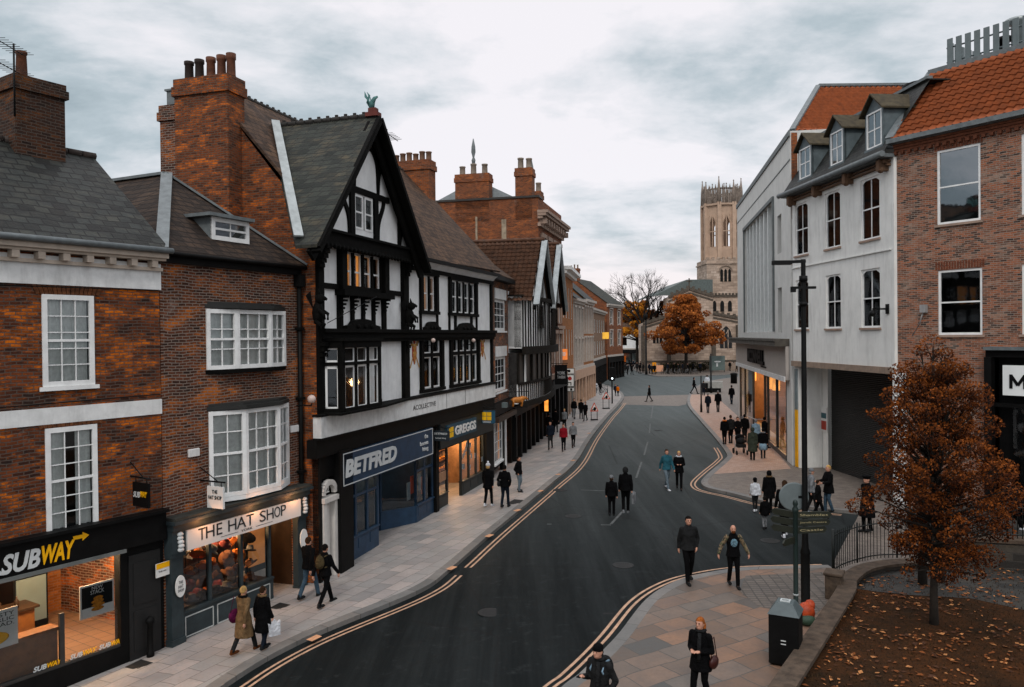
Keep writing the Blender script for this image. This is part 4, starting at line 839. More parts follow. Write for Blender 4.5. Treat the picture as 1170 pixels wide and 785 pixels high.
# coats of arms
arm_m = plain('red_arms_paint', (.42, .07, .03), .6, var=.4, scale=15); gold = plain('gold_paint', (.50, .27, .08), .5, var=.4, scale=15)
for px in (473, 551):
    x = fx(px, 404); z = fz(px, 404 if px < 500 else 398); s_ = .9 if px < 500 else .95; p = MB()
    p.slab([(x - .2*s_, -.23, z + .28), (x - .2*s_, -.23, z - .1), (x, -.23, z - .42), (x + .2*s_, -.23, z - .1), (x + .2*s_, -.23, z + .28)], (0, .03, 0), 0); p.box(x - .04, x + .04, -.245, -.23, z - .35, z + .28, 1); p.box(x - .2*s_, x + .2*s_, -.245, -.23, z - .02, z + .07, 1)
    p.box(x - .12, x + .12, -.24, -.22, z + .30, z + .37, 1); p.ball((x, -.23, z + .48), .10, .03, .11, 8, 0); p.bar((x - .42, -.23, z - .55), (x + .34, -.23, z + .6), .035, .02, 1, up=(0, 1, 0)); p.bar((x + .42, -.23, z - .55), (x - .34, -.23, z + .6), .035, .02, 1, up=(0, 1, 0))
    for sx in (-1, 1): p.tube([(x + sx*.24, -.23, z + .3), (x + sx*.36, -.23, z + .45), (x + sx*.30, -.23, z + .62)], .025, 5, 1)
    p.build('coat_of_arms', [arm_m, gold], r)
# ---- gable
yG = -.45; gx0, gx1, gzb, gap, gzt = -.1, 5.95, 9.98, 2.78, 14.1
def gline(z, s_): t = (z - 9.6)/(14.12 - 9.6); return gap + s_*(1 - t)*3.82     # roof underside half width
zt = 14.0
mb = MB(); 
xs = [gx0, ga[0], ga[1], gx1]
# plaster around the window: left, right, above, below
def tri(pts, m=0): mb.poly([(x, yG, z) for x, z in pts], m)
zbm = gzb + .28
tri([(gline(zbm, -1), zbm), (ga[0], zbm), (ga[0], ga[2]), (ga[0], ga[3]), (ga[0], 12.9), (gline(12.9, -1), 12.9)]); tri([(ga[1], zbm), (gline(zbm, 1), zbm), (gline(12.9, 1), 12.9), (ga[1], 12.9)])
tri([(gline(12.9, -1), 12.9), (gline(12.9, 1), 12.9), (gap, 14.05)]); tri([(ga[0], ga[3]), (ga[1], ga[3]), (ga[1], 12.9), (ga[0], 12.9)]); tri([(ga[0], zbm), (ga[1], zbm), (ga[1], ga[2]), (ga[0], ga[2])])
mb.box(ga[0], ga[1], yG + .5, yG + .55, ga[2], ga[3], 1); mb.build('gable_wall', [wpl, room], r)
p = MB(); p.box(gline(9.7, -1) + .3, gline(9.7, 1) - .1, -.62, yG + .1, gzb - .12, gzb + .28); p.box(gline(9.7, -1) + .3, gline(9.7, 1) - .1, -.72, yG, gzb + .28, gzb + .36)
for i in range(28): x = gline(9.7, -1) + .45 + i*.245; p.ball((x, -.6, gzb - .13), .09, .06, .09, 6)
p.box(gline(12.3, -1) - .2, gline(12.3, 1) + .1, yG - .07, yG, ga[3] + .04, ga[3] + .24)
for x in (ga[0] - .14, ga[1] + .14): p.box(x - .14, x + .14, yG - .08, yG + .02, zbm, ga[3] + .04)
for x in (gline(10.3, -1) + .75, gline(10.3, 1) - .8, ga[0] + (ga[1] - ga[0])*.5): 
    if not ga[0] < x < ga[1]: p.box(x - .07, x + .07, yG - .05, yG, zbm, 11.4)
p.box(gap - .9, gap - .78, yG - .05, yG, ga[3] + .2, 13.2); p.box(gap + .78, gap + .9, yG - .05, yG, ga[3] + .2, 13.2)
def arc(pts, w_=.15): 
    c = catmull([(x, yG - .03, z) for x, z in pts], 6)
    for i in range(len(c) - 1): p.bar(c[i], c[i+1] + (c[i+1] - c[i])*.15, w_, .06, up=(0, 1, 0))
for s_ in (-1, 1):
    e0 = ga[0] - .28 if s_ < 0 else ga[1] + .28
    arc([(e0, zbm + .05), (e0 + s_*.08, zbm + .7), (e0 + s_*.42, zbm + 1.3), (gline(12.2, s_) - s_*.35, zbm + 1.65)], .17); arc([(gline(10.3, s_) - s_*.75, zbm + .05), (gline(10.3, s_) - s_*.62, zbm + .6), (gline(11.0, s_) - s_*.1, zbm + .95)], .14)
    arc([(gap + s_*.84, ga[3] + .25), (gap + s_*.75, 12.95), (gap + s_*.42, 13.35), (gap, 13.45)], .13); arc([(gap + s_*.84, ga[3] + .3), (gap + s_*.95, 12.7), (gap + s_*1.12, 12.8)], .12)
p.build('gable_timber', black_wood, r)
for i in range(2):
    w_ = (ga[1] - ga[0])/2; wn = window(r, ga[0] + w_*i + .07, ga[0] + w_*(i + 1) - .05, ga[2], ga[3], y=yG, cols=1, rows=2, frame=.07, sill=False, rec=-.02)
p = MB(); yB = -.95
for s_ in (-1, 1):
    A = Vector((gap + s_*.05, yB, 14.18)); B_ = Vector((gap + s_*3.95, yB, 9.50)); p.bar(A, B_, .10, .30, up=(0, 1, 0)); 
    A2 = A; B2 = B_
    p.bar(A + Vector((0, -.06, .12)), B_ + Vector((0, -.06, .12)), .12, .14, up=(0, 1, 0)); p.bar(A + Vector((0, .25, -.12)), B_ + Vector((-s_*.1, .25, -.10)), .4, .10, up=(0, 1, 0))
p.build('bargeboard', black_wood, r)
# roofs
rz_ = 14.32
def on_main(y): return 10.0 + (zR - 10.0)/(dR + .6)*(y + .6)
p = MB(); yR = -1.0
ybk = -.6 + (rz_ - 10.0)*(dR + .6)/(zR - 10.0)
for s_ in (-1, 1):
    E0 = (gap + s_*4.0, yR, 9.62); E1 = (gap + s_*4.0, -.55 if s_ > 0 else -.3, 9.62); T0 = (gap, yR, rz_); T1 = (gap, ybk, rz_)
    P = [E0, E1, T1, T0]; p.slab(P if s_ < 0 else P[::-1], (0, 0, .09))
rf = p.build('gable_roof', slate_g, r)
p = MB(); xr1 = LL + .15; off = (0, -.05, .07)
p.slab([(gap + 3.6, -.62, 9.98), (xr1, -.62, 10.22), (xr1, dR, zR), (gap, dR, zR), (gap, ybk - .2, rz_ - .1)], off); p.slab([(.6, .0, 10.6), (gap, ybk - .2, rz_ - .1), (gap, dR, zR), (.6, dR, zR)], off)
p.slab([(.6, dR, zR), (xr1, dR, zR), (xr1, 5.0, 14.3), (.6, 5.0, 14.3)], (0, .05, .07)); rf2 = p.build('roof', tile_br, r)
p = MB()
for i in range(44): x = .7 + i*.36; p.tube([(x, dR, zR + .07), (x + .3, dR, zR + .07)], .10, 6); p.box(x + .1, x + .2, dR - .03, dR + .03, zR + .12, zR + .22)
for i in range(14): y = yR + .1 + i*.34; p.tube([(gap, y, rz_ + .08), (gap, y + .3, rz_ + .08)], .10, 6); p.box(gap - .03, gap + .03, y + .1, y + .2, rz_ + .13, rz_ + .24)
p.build('ridge_tile', plain('dark_ridge', (.045, .042, .038), .9, var=.4), rf2)
vl = MB(); vl.bar((gap - 3.9, -.35, 9.98), (gap - .15, ybk - .35, rz_ + .22), .27, .06)
vl.build('valley_flashing', plain('bright_lead', (.33, .36, .36), .5, var=.3), rf2)
p = MB(); n = 8
for i in range(n): a = i/n*pi/2; p.bar((gr_ + .2, -.2 - .42*(1 - cos(a)) - .0, 9.66 + .42*sin(a)*.9), (LL, -.2 - .42*(1 - cos(a)), 9.66 + .42*sin(a)*.9), .09, .09)
p.quad((gr_ + .2, -.21, 9.66), (LL, -.21, 9.66), (LL, -.60, 10.06), (gr_ + .2, -.60, 10.06)); p.build('coved_eaves', wpl, r)
MB().box(gr_ + .2, LL + .1, -.68, -.58, 10.0, 10.14).build('gutter', black, r)
# finial beast
p = MB(); fm_ = plain('green_copper', (.09, .20, .19), .7, var=.4, scale=8); fr_ = plain('red_clay', (.16, .045, .035), .8)
p.box(gap - .2, gap + .2, -1.05, -.5, rz_ + .05, rz_ + .22, 1); p.box(gap - .13, gap + .13, -.95, -.6, rz_ + .22, rz_ + .40, 1)
p.tube([(gap, -.7, rz_ + .40), (gap, -.72, rz_ + .62), (gap, -.85, rz_ + .82), (gap + .02, -.98, rz_ + .88)], [.12, .13, .08, .04], 8, 0); p.tube([(gap, -.65, rz_ + .42), (gap, -.52, rz_ + .66), (gap, -.6, rz_ + .95), (gap, -.5, rz_ + 1.1)], [.05, .06, .05, .01], 6, 0)
for s_ in (-1, 1): p.add([(gap + s_*.08, -.72, rz_ + .55), (gap + s_*.32, -.55, rz_ + .80), (gap + s_*.22, -.5, rz_ + 1.08), (gap + s_*.05, -.62, rz_ + .75)], [(0, 1, 2, 3)], 0)
fo = p.build('finial', [fm_, fr_], r); fo.scale = (.8, .8, .8); fo.location = (gap*.2, -.7*.2, (rz_ + .05)*.2)
# stacks
c1 = F3.loc(Vector((-8.94, 25.17))); c2 = F3.loc(Vector((-10.8, 25.8)))
ch = chimney(r, .02, .86, 2.85, 4.85, 8.5, 15.35, br_chim, 0, potm, cap=.55)
for i, yy in enumerate((3.02, 3.38, 3.78, 4.22, 4.62)): MB().lathe([(.16, 0), (.14, .08), (.13, .55), (.155, .58), (.155, .68 + .08*(4 - i)/4), (.06, .66)], (.44, yy, 15.35), 14).build('chimney_pot', potm if i < 3 else plain('dark_pot', (.03, .018, .014), .8), ch)
ch = chimney(r, .1, .7, 4.9, 5.5, 8.5, 14.6, br_brown, 0, potm, cap=.5); MB().box(.25, .55, 5.05, 5.35, 14.6, 15.1).box(.2, .6, 5.0, 5.4, 15.1, 15.16).build('chimney_pot', lead, ch)
x0 = F3.sh(450, 200, 3.6)[0]; x1 = F3.sh(497, 200, 3.6)[0]
ch = chimney(r, LL - .7, LL + .1, 2.75, 4.9, 12.0, 15.95, br_vic, 6, plain('buff_pot', (.20, .12, .08), .8), cap=.5, axis='y', potr=.15, poth=.45, taper=.9)
p = MB(); ax_, az2 = F3.sh(451, 184, 4.2); ax_, az2 = LL - 2.2, 16.6; p.tube([(ax_, 4.3, zR), (ax_, 4.3, az2 + .6)], .025, 5); p.tube([(ax_, 4.3, az2 + .4), (ax_ + 1.2, 4.3, az2 + .3)], .02, 5)
for k in range(6): p.tube([(ax_ + .2*k, 4.0, az2 + .4 - .015*k), (ax_ + .2*k, 4.6, az2 + .4 - .015*k)], .012, 4)
p.build('aerial', iron, r)
# ---- ground floor
p = MB(); navy = plain('navy_paint', (.028, .062, .115), .45, var=.3); gg = plain('dark_green_grey', (.022, .032, .034), .5, var=.3)
sA, sB, sC, sD, sE = fx(391, 600, 0), fx(431, 600, 0), fx(459, 590, 0), fx(475, 590, 0), fx(494, 580, 0)
s1, s2, s3, s4 = fx(497, 570, 0), fx(510.5, 560, 0), fx(526.5, 560, 0), fx(552, 550, 0)
p.box(-.3, LL, -.34, .0, 3.45, 4.0); p.box(.0, .12, -.25, .0, -.9, 3.5); p.box(.95, sA, -.42, .0, -.9, 3.5); p.box(sE, s1, -.2, .0, -.9, 3.5); p.box(s4, LL, -.2, .1, -.9, 3.5); p.box(.12, .95, -.2, .0, 2.75, 3.5); p.box(sA, LL, -.16, 0, 2.3, 3.5)
p.build('shopfront', black, r)
p = MB(); zc = 2.15; cx, rr = .56, .36                # white door surround with number 22
p.box(.14, .32, -.30, -.1, -.6, zc); p.box(.78, .96, -.30, -.1, -.6, zc)
for i in range(12): a0, a1_ = pi*i/12, pi*(i+1)/12; p.bar((cx - rr*cos(a0), -.22, zc + .1 + rr*sin(a0)), (cx - rr*cos(a1_), -.22, zc + .1 + rr*sin(a1_)), .16, .14, up=(0, 1, 0))
p.box(.1, 1.0, -.36, -.1, zc - .12, zc + .03); p.box(.32, .78, -.12, -.08, -.5, zc - .12)
for k in range(3): p.box(.38, .72, -.14, -.12, -.35 + .8*k, .3 + .8*k)
p.build('door_surround', plain('ivory_paint', (.55, .53, .50), .5, var=.15), r); text('22', .42, .72, zc + .12, zc + .33, -.13, signw, r, bold=.01)
MB().box(.33, .77, -.125, -.085, zc + .05, zc + .45).build('fanlight', black, r); 
bx0, bx1 = fx(390, 540, -.36), fx(493, 500, -.36)
p = MB(); p.box(bx0, bx1, -.42, -.2, 2.34, 3.42, 0); 
for z in (2.37, 3.37): p.box(bx0 + .02, bx1 - .02, -.43, -.42, z, z + .03, 1)
for x in (bx0 + .02, bx1 - .05): p.box(x, x + .03, -.43, -.42, 2.4, 3.37, 1)
p.build('sign_board', [navy, grey_l], r)
t0, t1 = fx(394.5, 535, -.43), fx(453, 500, -.43); text('BETFRED', t0, t1, 2.62, 3.18, -.425, grey_l, r, shear=.15, bold=.045)
t1b = fx(490, 500, -.43); text('the', t1b - .42, t1b - .1, 3.08, 3.24, -.425, grey_l, r); text('bonus', t1b - .85, t1b - .08, 2.84, 3.0, -.425, grey_l, r); text('king', t1b - .62, t1b - .08, 2.56, 2.77, -.425, grey_l, r)
def shopwin(x0, x1, y, zb, zt_, bars, mat, trans=None, gm=None, riser=True, name='shop_window', zlow=-.9):
    p = MB()
    if riser: p.box(x0, x1, y - .06, y + .08, zlow, zb); p.box(x0 - .02, x1 + .02, y - .11, y + .1, zb, zb + .05)
    for t in [0, *bars, 1]: x = x0 + (x1 - x0)*t; p.box(x - .05, x + .05, y - .05, y + .05, zb + .05, zt_)
    if trans: p.box(x0, x1, y - .04, y + .04, trans - .04, trans + .04)
    o = p.build(name, mat, r); MB().quad((x0, y, zb), (x1, y, zb), (x1, y, zt_), (x0, y, zt_)).build('pane', gm or glass, o)
    if riser:
        q = MB(); n = len(bars) + 1; bb = [0, *bars, 1]
        for i in range(n): q.box(x0 + (x1-x0)*bb[i] + .12, x0 + (x1-x0)*bb[i+1] - .12, y - .075, y - .06, zb - .42, zb - .08)
        q.build('panel', mat, o)
    return o
shopwin(sA + .02, sB, 0, .42, 2.34, (.34, .68), navy, 1.78); shopwin(sD, sE, 0, .42, 2.34, (.5,), navy, 1.78)
p = MB(); a = Vector((sD, 0, 0)); b_ = Vector((sC, .9, 0)); p.bar(a + Vector((0, 0, 0)), b_, .1, .84); 
for q in (a, b_): p.box(q.x - .05, q.x + .05, q.y - .05, q.y + .05, -.4, 2.34)
o = p.build('shop_window', navy, r); MB().quad(b_ + Vector((0, 0, .42)), a + Vector((0, 0, .42)), a + Vector((0, 0, 2.34)), b_ + Vector((0, 0, 2.34))).build('pane', glass, o)
p = MB(); p.box(sB + .05, sC, .95, 1.0, -.5, 2.34, 0); p.build('entrance_screen', glass_sky, r); MB().box(sB + .4, sB + .5, .9, .96, -.4, 2.3).box(sC - .5, sC - .4, .9, .96, -.4, 2.3).box(sB, sC, .9, .96, -.4, -.3).build('door_frame', navy, r)
roomfit(r, sA, sE, 1.3, 4.5, -.4, 2.6, navy, plain('blue_shop_wall', (.03, .05, .08), .8)); roomfit(r, sA, sB, .1, 1.3, -.4, 2.4, navy, navy)
for k in range(4):
    st = thing('betting_terminal', ['orange lit betting screen left of the entrance', 'orange betting screen behind the entrance glass', 'blue and yellow display stand in the betting shop', 'orange betting screen at the right window'][k], 'screen', F3.w(sB + .2 + k*1.0, 2.1 if k != 2 else 1.4, -.4), F3.rz)
    MB().box(-.22, .22, -.15, .15, 0, .9).build('stand', black, st); MB().box(-.22, .22, -.17, -.12, .95, 1.5).build('screen', [emis('orange_screen', (1, .25, .05), 1.4), emis('blue_screen', (.25, .5, .6), .6)][k == 2], st)
MB().quad((sE - .02, 0, -.4), (sE - .02, 1.3, -.4), (sE - .02, 1.3, 2.6), (sE - .02, 0, 2.6)).build('interior_wall', navy, r)
q = MB()
for k in range(5): x = sD + .15 + k*(sE - sD - .3)/4; q.box(x - .14, x + .14, .35, .38, .6 + .2*(k % 2), 1.3 + .2*(k % 2), k % 3)
q.box(sA + .3, sA + .7, .5, .53, .9, 1.7, 1); q.box(sA + 1.4, sA + 1.9, .6, .63, .7, 1.5, 2); q.build('window_poster', [plain('poster_pale', (.30, .36, .40)), plain('poster_red', (.40, .08, .05)), plain('poster_yellow', (.5, .33, .06))], r)
lamp_in(F3, sC, 1.6, 2.3, 45, (1, .75, .5)); lamp_in(F3, (sA + sB)/2, 1.0, 2.2, 30, (1, .75, .5))
# bakery
p = MB(); p.box(s1, LL, -.28, .0, 2.38, 3.42); p.box(s1, s2, -.05, .0, -.9, .35); p.build('fascia', gg, r)
shopwin(s1 + .05, s2, 0, .35, 2.38, (), gg, None, name='shop_window'); shopwin(s3, s4, 0, .45, 2.38, (.33, .66), gg, None)
roomfit(r, s1 + .05, s4, .15, 4.5, -.3, 2.5, plain('bakery_wall', (.30, .17, .09), .8, var=.5, scale=2), plain('bakery_back_wall', (.34, .15, .06), .8, var=.6, scale=2))
gb0, gb1 = fx(509.6, 480, -.3), fx(543, 475, -.3)
MB().box(gb0, gb1, -.36, -.28, 2.66, 3.3).build('sign_board', plain('bakery_blue', (.025, .085, .13), .5), r)
gyel = plain('bakery_yellow', (.75, .45, .06), .5); q = MB(); gx = gb0 + .18
for i in range(2):
    for j in range(2): q.box(gx + i*.26, gx + i*.26 + .22, -.375, -.36, 2.76 + j*.23, 2.76 + j*.23 + .20)
q.build('logo', gyel, r); text('GREGGS', gb0 + .85, gb1 - .12, 2.78, 3.18, -.365, signw, r, bold=.035)
sh = thing('bread_shelves', 'warm lit shelves of bread inside the bakery', 'shelves', F3.w(s3 - .2, 1.9, -.3), F3.rz); q = MB(); q2 = MB(); rb = random.Random(5)
for k in range(4):
    q.box(-1.2, 3.8, 0, .4, .3 + .5*k, .34 + .5*k)
    for i in range(18): q2.ball((-1.1 + i*.27, .15, .40 + .5*k), .11, .09, .06, 7)
q.box(-1.2, -1.15, 0, .4, 0, 2.1); q.box(3.75, 3.8, 0, .4, 0, 2.1); q.build('shelf', wood_w, sh); o = q2.build('bread', food, sh); o['kind'] = 'stuff'
for x in (s2 + .8, s3 + 1, s4 - .6): lamp_in(F3, x, 1.1, 2.2, 120, (1, .62, .32))
rb = random.Random(8); q = MB()
for i in range(14): x = s3 + .15 + rb.random()*(s4 - s3 - .3); z = rb.uniform(.8, 2.1); q.box(x - .09, x + .09, -.012, -.008, z - .12, z + .12)
q.build('window_sticker', plain('pale_sticker', (.30, .34, .36), .6, var=.5, scale=10), r)
q = MB(); q.box(s1 + .1, s2 - .1, -.012, -.008, .9, 1.3); q.build('window_sticker', plain('poster_tan', (.35, .2, .12), .6), r)
hx = fx(504, 500, -.5); hanging(F3, hx, fz(504, 504, -.5), fz(504, 492, -.5), .75, plain('slate_sign', (.03, .04, .05), .5), 'small dark hanging sign with white lines between the betting shop and the bakery', [('BETFRED', .12, .88, .62, .80, grey_l, .1), ('bonus king', .2, .8, .2, .36, grey_l, 0)])
hx = fx(558, 476, -.6); t = hanging(F3, hx, fz(560, 483, -.6), fz(560, 468.5, -.6), .82, plain('bakery_blue2', (.03, .10, .16), .5), 'blue square hanging sign of the bakery with four yellow squares', [('GREGGS', .25, .75, .06, .16, signw, 0)])
q = MB(); zz0, zz1 = fz(560, 483, -.6), fz(560, 468.5, -.6); hh = zz1 - zz0
for i in range(2):
    for j in range(2): q.box(-.045, -.031, -.12 - .82*(.22 + i*.3) - .22, -.12 - .82*(.22 + i*.3), zz0 + hh*(.24 + j*.34), zz0 + hh*(.24 + j*.34) + .3*hh)
q.build('logo', gyel, t)
# round lanterns on brackets
for px, py, lab in ((356, 456, 'round white lamp on the corner of the timbered house beside the drainpipe'), (495, 389, 'small round white lamp over the middle windows of the timbered house'), (541, 389, 'small round white lamp at the far windows of the timbered house')):
    x, z = F3.sh(px, py, -.7); t = thing('wall_lamp', lab, 'lamp', F3.w(x, -.2, z), F3.rz); MB().ball((0, -.5, 0), .12 if px < 400 else .09, n=12).build('globe', plain('lamp_globe', (.50, .40, .36), .4, var=.1), t); MB().tube([(0, 0, -.2), (0, -.5, -.18), (0, -.5, -.1)], .02, 6).build('bracket', iron, t)
# ================================================================ 4: narrow brown brick house
F4 = Fr(-1.22, 39.3, -.2, 44.5)
r = F4.root('brick_house', 'narrow brown brick house with two white windows between the timbered houses', 'house')
a = F4.sh(565, 340)[0]; b_ = F4.sh(577.5, 340)[0]
w1 = (a, b_, F4.sh(566, 378)[1], F4.sh(566, 341)[1]); w2 = (a, b_, F4.sh(566, 449)[1], F4.sh(566, 408)[1])
mb = MB(); front_wall(mb, .02, 5.25, 3.6, 10.2, [w1, w2]); body(mb, .02, 5.25, 5, -.8, 10.2); mb.build('wall', [br_brown, room], r)
for o in (w1, w2): window(r, *o, cols=3, rows=4, frame=.16); MB().box(o[0] - .02, o[1] + .02, -.05, .0, o[3], o[3] + .55).build('lintel', white, r)
mb = MB(); mb.slab([(-.05, -.35, 10.15), (5.4, -.35, 10.15), (5.4, 2.6, 12.4), (-.05, 2.6, 12.4)], (0, 0, .1)); mb.slab([(-.05, 2.6, 12.4), (5.4, 2.6, 12.4), (5.4, 5.2, 10.2), (-.05, 5.2, 10.2)], (0, 0, .1)); mb.build('roof', tile_br, r); MB().box(0, 5.2, -.45, .0, 9.95, 10.15).build('eaves', black, r)
mb = MB(); mb.box(0, 5.25, -.3, .0, 3.0, 3.6); mb.box(0, .35, -.2, .0, -.8, 3.0); mb.box(2.6, 3.0, -.2, .0, -.8, 3.0); mb.box(4.8, 5.25, -.2, .0, -.8, 3.0); mb.box(0, 5.25, .3, .35, -.8, 3.0); mb.build('shopfront', black, r)
window(r, .5, 2.5, .55, 2.7, y=-.18, cols=4, rows=4, frame=.1, sash=False, rec=.0); MB().box(3.05, 3.25, -.26, -.1, -.8, 2.8).build('door_post', white_frame, r)
MB().box(3.3, 4.7, .2, .28, .2, 2.6).build('lit_panel', emis('amber_panel', (.9, .32, .07), .45), r)
mb = MB(); mb.box(.2, 5, -.5, -.3, 2.7, 2.95); mb.build('sign_board', wood_d, r)
x, z = F4.sh(574, 452, -.8); t = thing('floodlight', 'grey floodlight above the shopfront of the narrow brick house', 'light', F4.w(.6, -.5, 3.5), F4.rz); MB().box(-.2, .2, -.35, -.1, -.05, .2).build('housing', plain('grey_housing', (.12, .15, .15)), t)
# golden bull hanging over the pavement
gm = plain('gilded_bull', (.50, .20, .06), .45, metal=.3, var=.3)
P = atY(591, 457, 43.2); t = thing('bull_statue', 'golden bull figure hanging over the pavement on a black bracket', 'statue', P, R(20)); t.scale = (.6, .6, .6)
mb = MB(); mb.ball((0, 0, 0), .62, .25, .30, 12); mb.ball((.5, 0, .12), .30, .22, .26, 10); mb.ball((.82, 0, .16), .2, .13, .15, 10); mb.ball((1.0, 0, .06), .1, .09, .08, 8)
for sx in (-.42, .42):
    for sy in (-.13, .13): mb.tube([(sx, sy, -.1), (sx + .03, sy, -.38), (sx - .03, sy, -.62)], [.11, .07, .05], 7)
for sy in (-1, 1): mb.tube([(.85, sy*.1, .26), (.88, sy*.25, .30), (.98, sy*.28, .42)], [.04, .03, .01], 6)
mb.tube([(-.6, 0, .1), (-.72, 0, -.1), (-.7, 0, -.4)], [.03, .02, .03], 5)
o = mb.build('body', gm, t); md = o.modifiers.new('r', 'REMESH'); md.mode = 'VOXEL'; md.voxel_size = .045; md.use_smooth_shade = True
mb = MB(); mb.tube([(-1.0, 0, .75), (1.2, 0, .75)], .035, 6); mb.tube([(-.2, 0, .25), (-.2, 0, .75)], .02, 5); mb.tube([(.4, 0, .3), (.4, 0, .75)], .02, 5); mb.tube([(-1.0, 0, .75), (-.6, 0, 1.9)], .02, 5); mb.box(-.9, 1.0, -.03, .03, -.72, -.66)
mb.build('bracket', iron, t)
# ================================================================ 5: bowed timber inn with two gables
F5 = Fr(-.2, 44.5, 2.3, 57); L5 = F5.L
r = F5.root('timbered_inn', 'old inn with bowed close studded jetties and two tiled gables', 'inn')
def bowy(x, p0, p1): t = x/L5; return -(p0 + p1*sin(pi*min(1, max(0, t))))
def bowwall(z0, z1, p0, p1, mat, n=16, nm_='wall', depth=.0):
    m_ = MB(); vs = []
    for i in range(n + 1): x = L5*i/n; vs += [(x, bowy(x, p0, p1), z0), (x, bowy(x, p0, p1), z1)]
    m_.add(vs, [(2*i, 2*i+2, 2*i+3, 2*i+1) for i in range(n)])
    m_.quad((0, .5, z0), (0, -p0, z0), (0, -p0, z1), (0, .5, z1)); m_.quad((L5, -p0, z0), (L5, .5, z0), (L5, .5, z1), (L5, -p0, z1))
    m_.poly([(L5*i/n, bowy(L5*i/n, p0, p1), z0) for i in range(n + 1)] + [(L5, .5, z0), (0, .5, z0)])
    return m_.build(nm_, mat, r)
stud = plain('weathered_stud', (.028, .024, .02), .9, var=.6, scale=7, spec=.1)
MB().box(0, L5, .0, 5, -.5, 9.6).build('wall', wpl, r)
bowwall(6.35, 9.3, .75, .75, wpl); bowwall(3.35, 6.1, .45, .6, plain('dark_leaded_front', (.045, .042, .04), .5, var=.7, scale=3)); bowwall(3.2, 4.3, .5, .6, wpl)
mb = MB()
def bowbar(z0, z1, p0, p1, d=.08, n=18):
    for i in range(n): xa, xb = L5*i/n, L5*(i+1)/n; a_ = Vector((xa, bowy(xa, p0, p1) - d/2, (z0+z1)/2)); c_ = Vector((xb, bowy(xb, p0, p1) - d/2, (z0+z1)/2)); mb.bar(a_, c_ + (c_ - a_)*.04, d, z1 - z0)
bowbar(6.0, 6.45, .78, .76, .2); bowbar(3.0, 3.3, .55, .62, .2); bowbar(9.1, 9.35, .78, .76, .1); bowbar(4.25, 4.4, .5, .6, .08)
for i in range(30):
    x = .2 + i*(L5 - .4)/29; 
    y = bowy(x, .75, .75); k = .1*sin(i*3.7)
    mb.bar((x, y - .02, 6.4), (x + k, y - .02, 9.2), .14, .06, up=(0, 1, 0)); y = bowy(x, .5, .6); mb.bar((x, y - .02, 3.3), (x, y - .02, 4.3), .13, .06, up=(0, 1, 0))
    if i % 3 == 0: mb.bar((x, y + .02, 4.35), (x, y + .02, 6.05), .16 if i % 6 else .4, .08, up=(0, 1, 0))
mb.box(.0, .12, -.75, -.35, 6.4, 9.3)
mb.build('timber_frame', stud, r)
for x in (1.2, 8.0): 
    q = MB(); y = bowy(x, .5, .6); q.box(x, x + .3, y - .06, y, 4.3, 6.0); q.build('white_pillar', wpl, r)
for cx in (3.2, 9.3):
    for k in (-1, 1):
        if k < 0: continue
    y = bowy(cx, .75, .75) - .03; window(r, cx - .55, cx + .55, 7.6, 8.9, y=y - .1, cols=3, rows=2, fm=stud, frame=.09, sash=False, rec=0); 
ridge_z = (F5.sh(611, 280, -1.6)[1], F5.sh(625, 287, -1.6)[1])
pant = plain('pantile_red_brown', (.115, .055, .032), .8, var=.6, scale=3, dirt=.35)
for k, cx in enumerate((3.2, 9.4)):
    zt = 12.75 if k == 0 else 13.2; hw = 3.05; ze = 9.35; yf = bowy(cx, .75, .75) - .35
    g = MB(); g.poly([(cx - hw, yf + .4, ze), (cx + hw, yf + .4, ze), (cx, yf + .4, zt - .15)]); g.build('gable_wall', wpl, r)
    g = MB(); 
    for q in (-1.4, -.7, 0, .7, 1.4): g.bar((cx + q, yf + .37, ze), (cx + q, yf + .37, ze + (zt - ze)*(1 - abs(q)/hw) - .2), .14, .06, up=(0, 1, 0))
    g.bar((cx - 1.6, yf + .37, ze + 1.5), (cx + 1.6, yf + .37, ze + 1.5), .06, .14, up=(0, 1, 0))
    g.build('gable_timber', stud, r)
    g = MB()
    for s_ in (-1, 1): g.bar((cx, yf, zt), (cx + s_*(hw + .25), yf, ze - .55), .1, .34, up=(0, 1, 0))
    g.build('bargeboard', plain('weathered_white_board', (.34, .37, .38), .7, var=.3), r); g = MB(); 
    for s_ in (-1, 1): g.bar((cx, yf + .12, zt - .26), (cx + s_*(hw + .2), yf + .12, ze - .8), .12, .20, up=(0, 1, 0))
    g.build('bargeboard', black_wood, r)
    g = MB(); 
    tilefield(g, (cx - hw - .3, 6.2, ze - .35), (0, yf + .22 - 6.2, 0), (hw + .3, 0, zt - ze + .35), 0, 0, .27, .32, .03); tilefield(g, (cx + hw + .3, yf + .22, ze - .35), (0, 6.2 - yf - .22, 0), (-hw - .3, 0, zt - ze + .35), 0, 0, .27, .32, .03)
    g.tube([(cx, yf, zt + .08), (cx, 6.2, zt + .08)], .12, 7); g.build('roof', pant, r)
MB().box(-.1, L5, -.9, 5.5, 9.3, 9.38).build('eaves_board', stud, r)
MB().box(.0, .5, -.74, .2, 6.45, 9.0).build('return_panel', wpl, r)
q = MB(); q.box(-.02, L5, -.35, .0, 2.45, 3.05)
for i in range(9): x = i*(L5 - .3)/8; q.box(x, x + .3, -.4, .0, -.3, 2.45)
for i in range(8): x = .3 + i*(L5 - .3)/8; q.box(x, x + 1.3, -.2, -.15, -.3, .6)
q.build('shopfront', black, r); q = MB()
for i in (0, 2, 3, 5, 6): x = .35 + i*(L5 - .3)/8; q.quad((x, -.1, .6), (x + 1.2, -.1, .6), (x + 1.2, -.1, 2.4), (x, -.1, 2.4))
q.build('lit_window', emis('amber_window', (.8, .28, .06), .35), r)
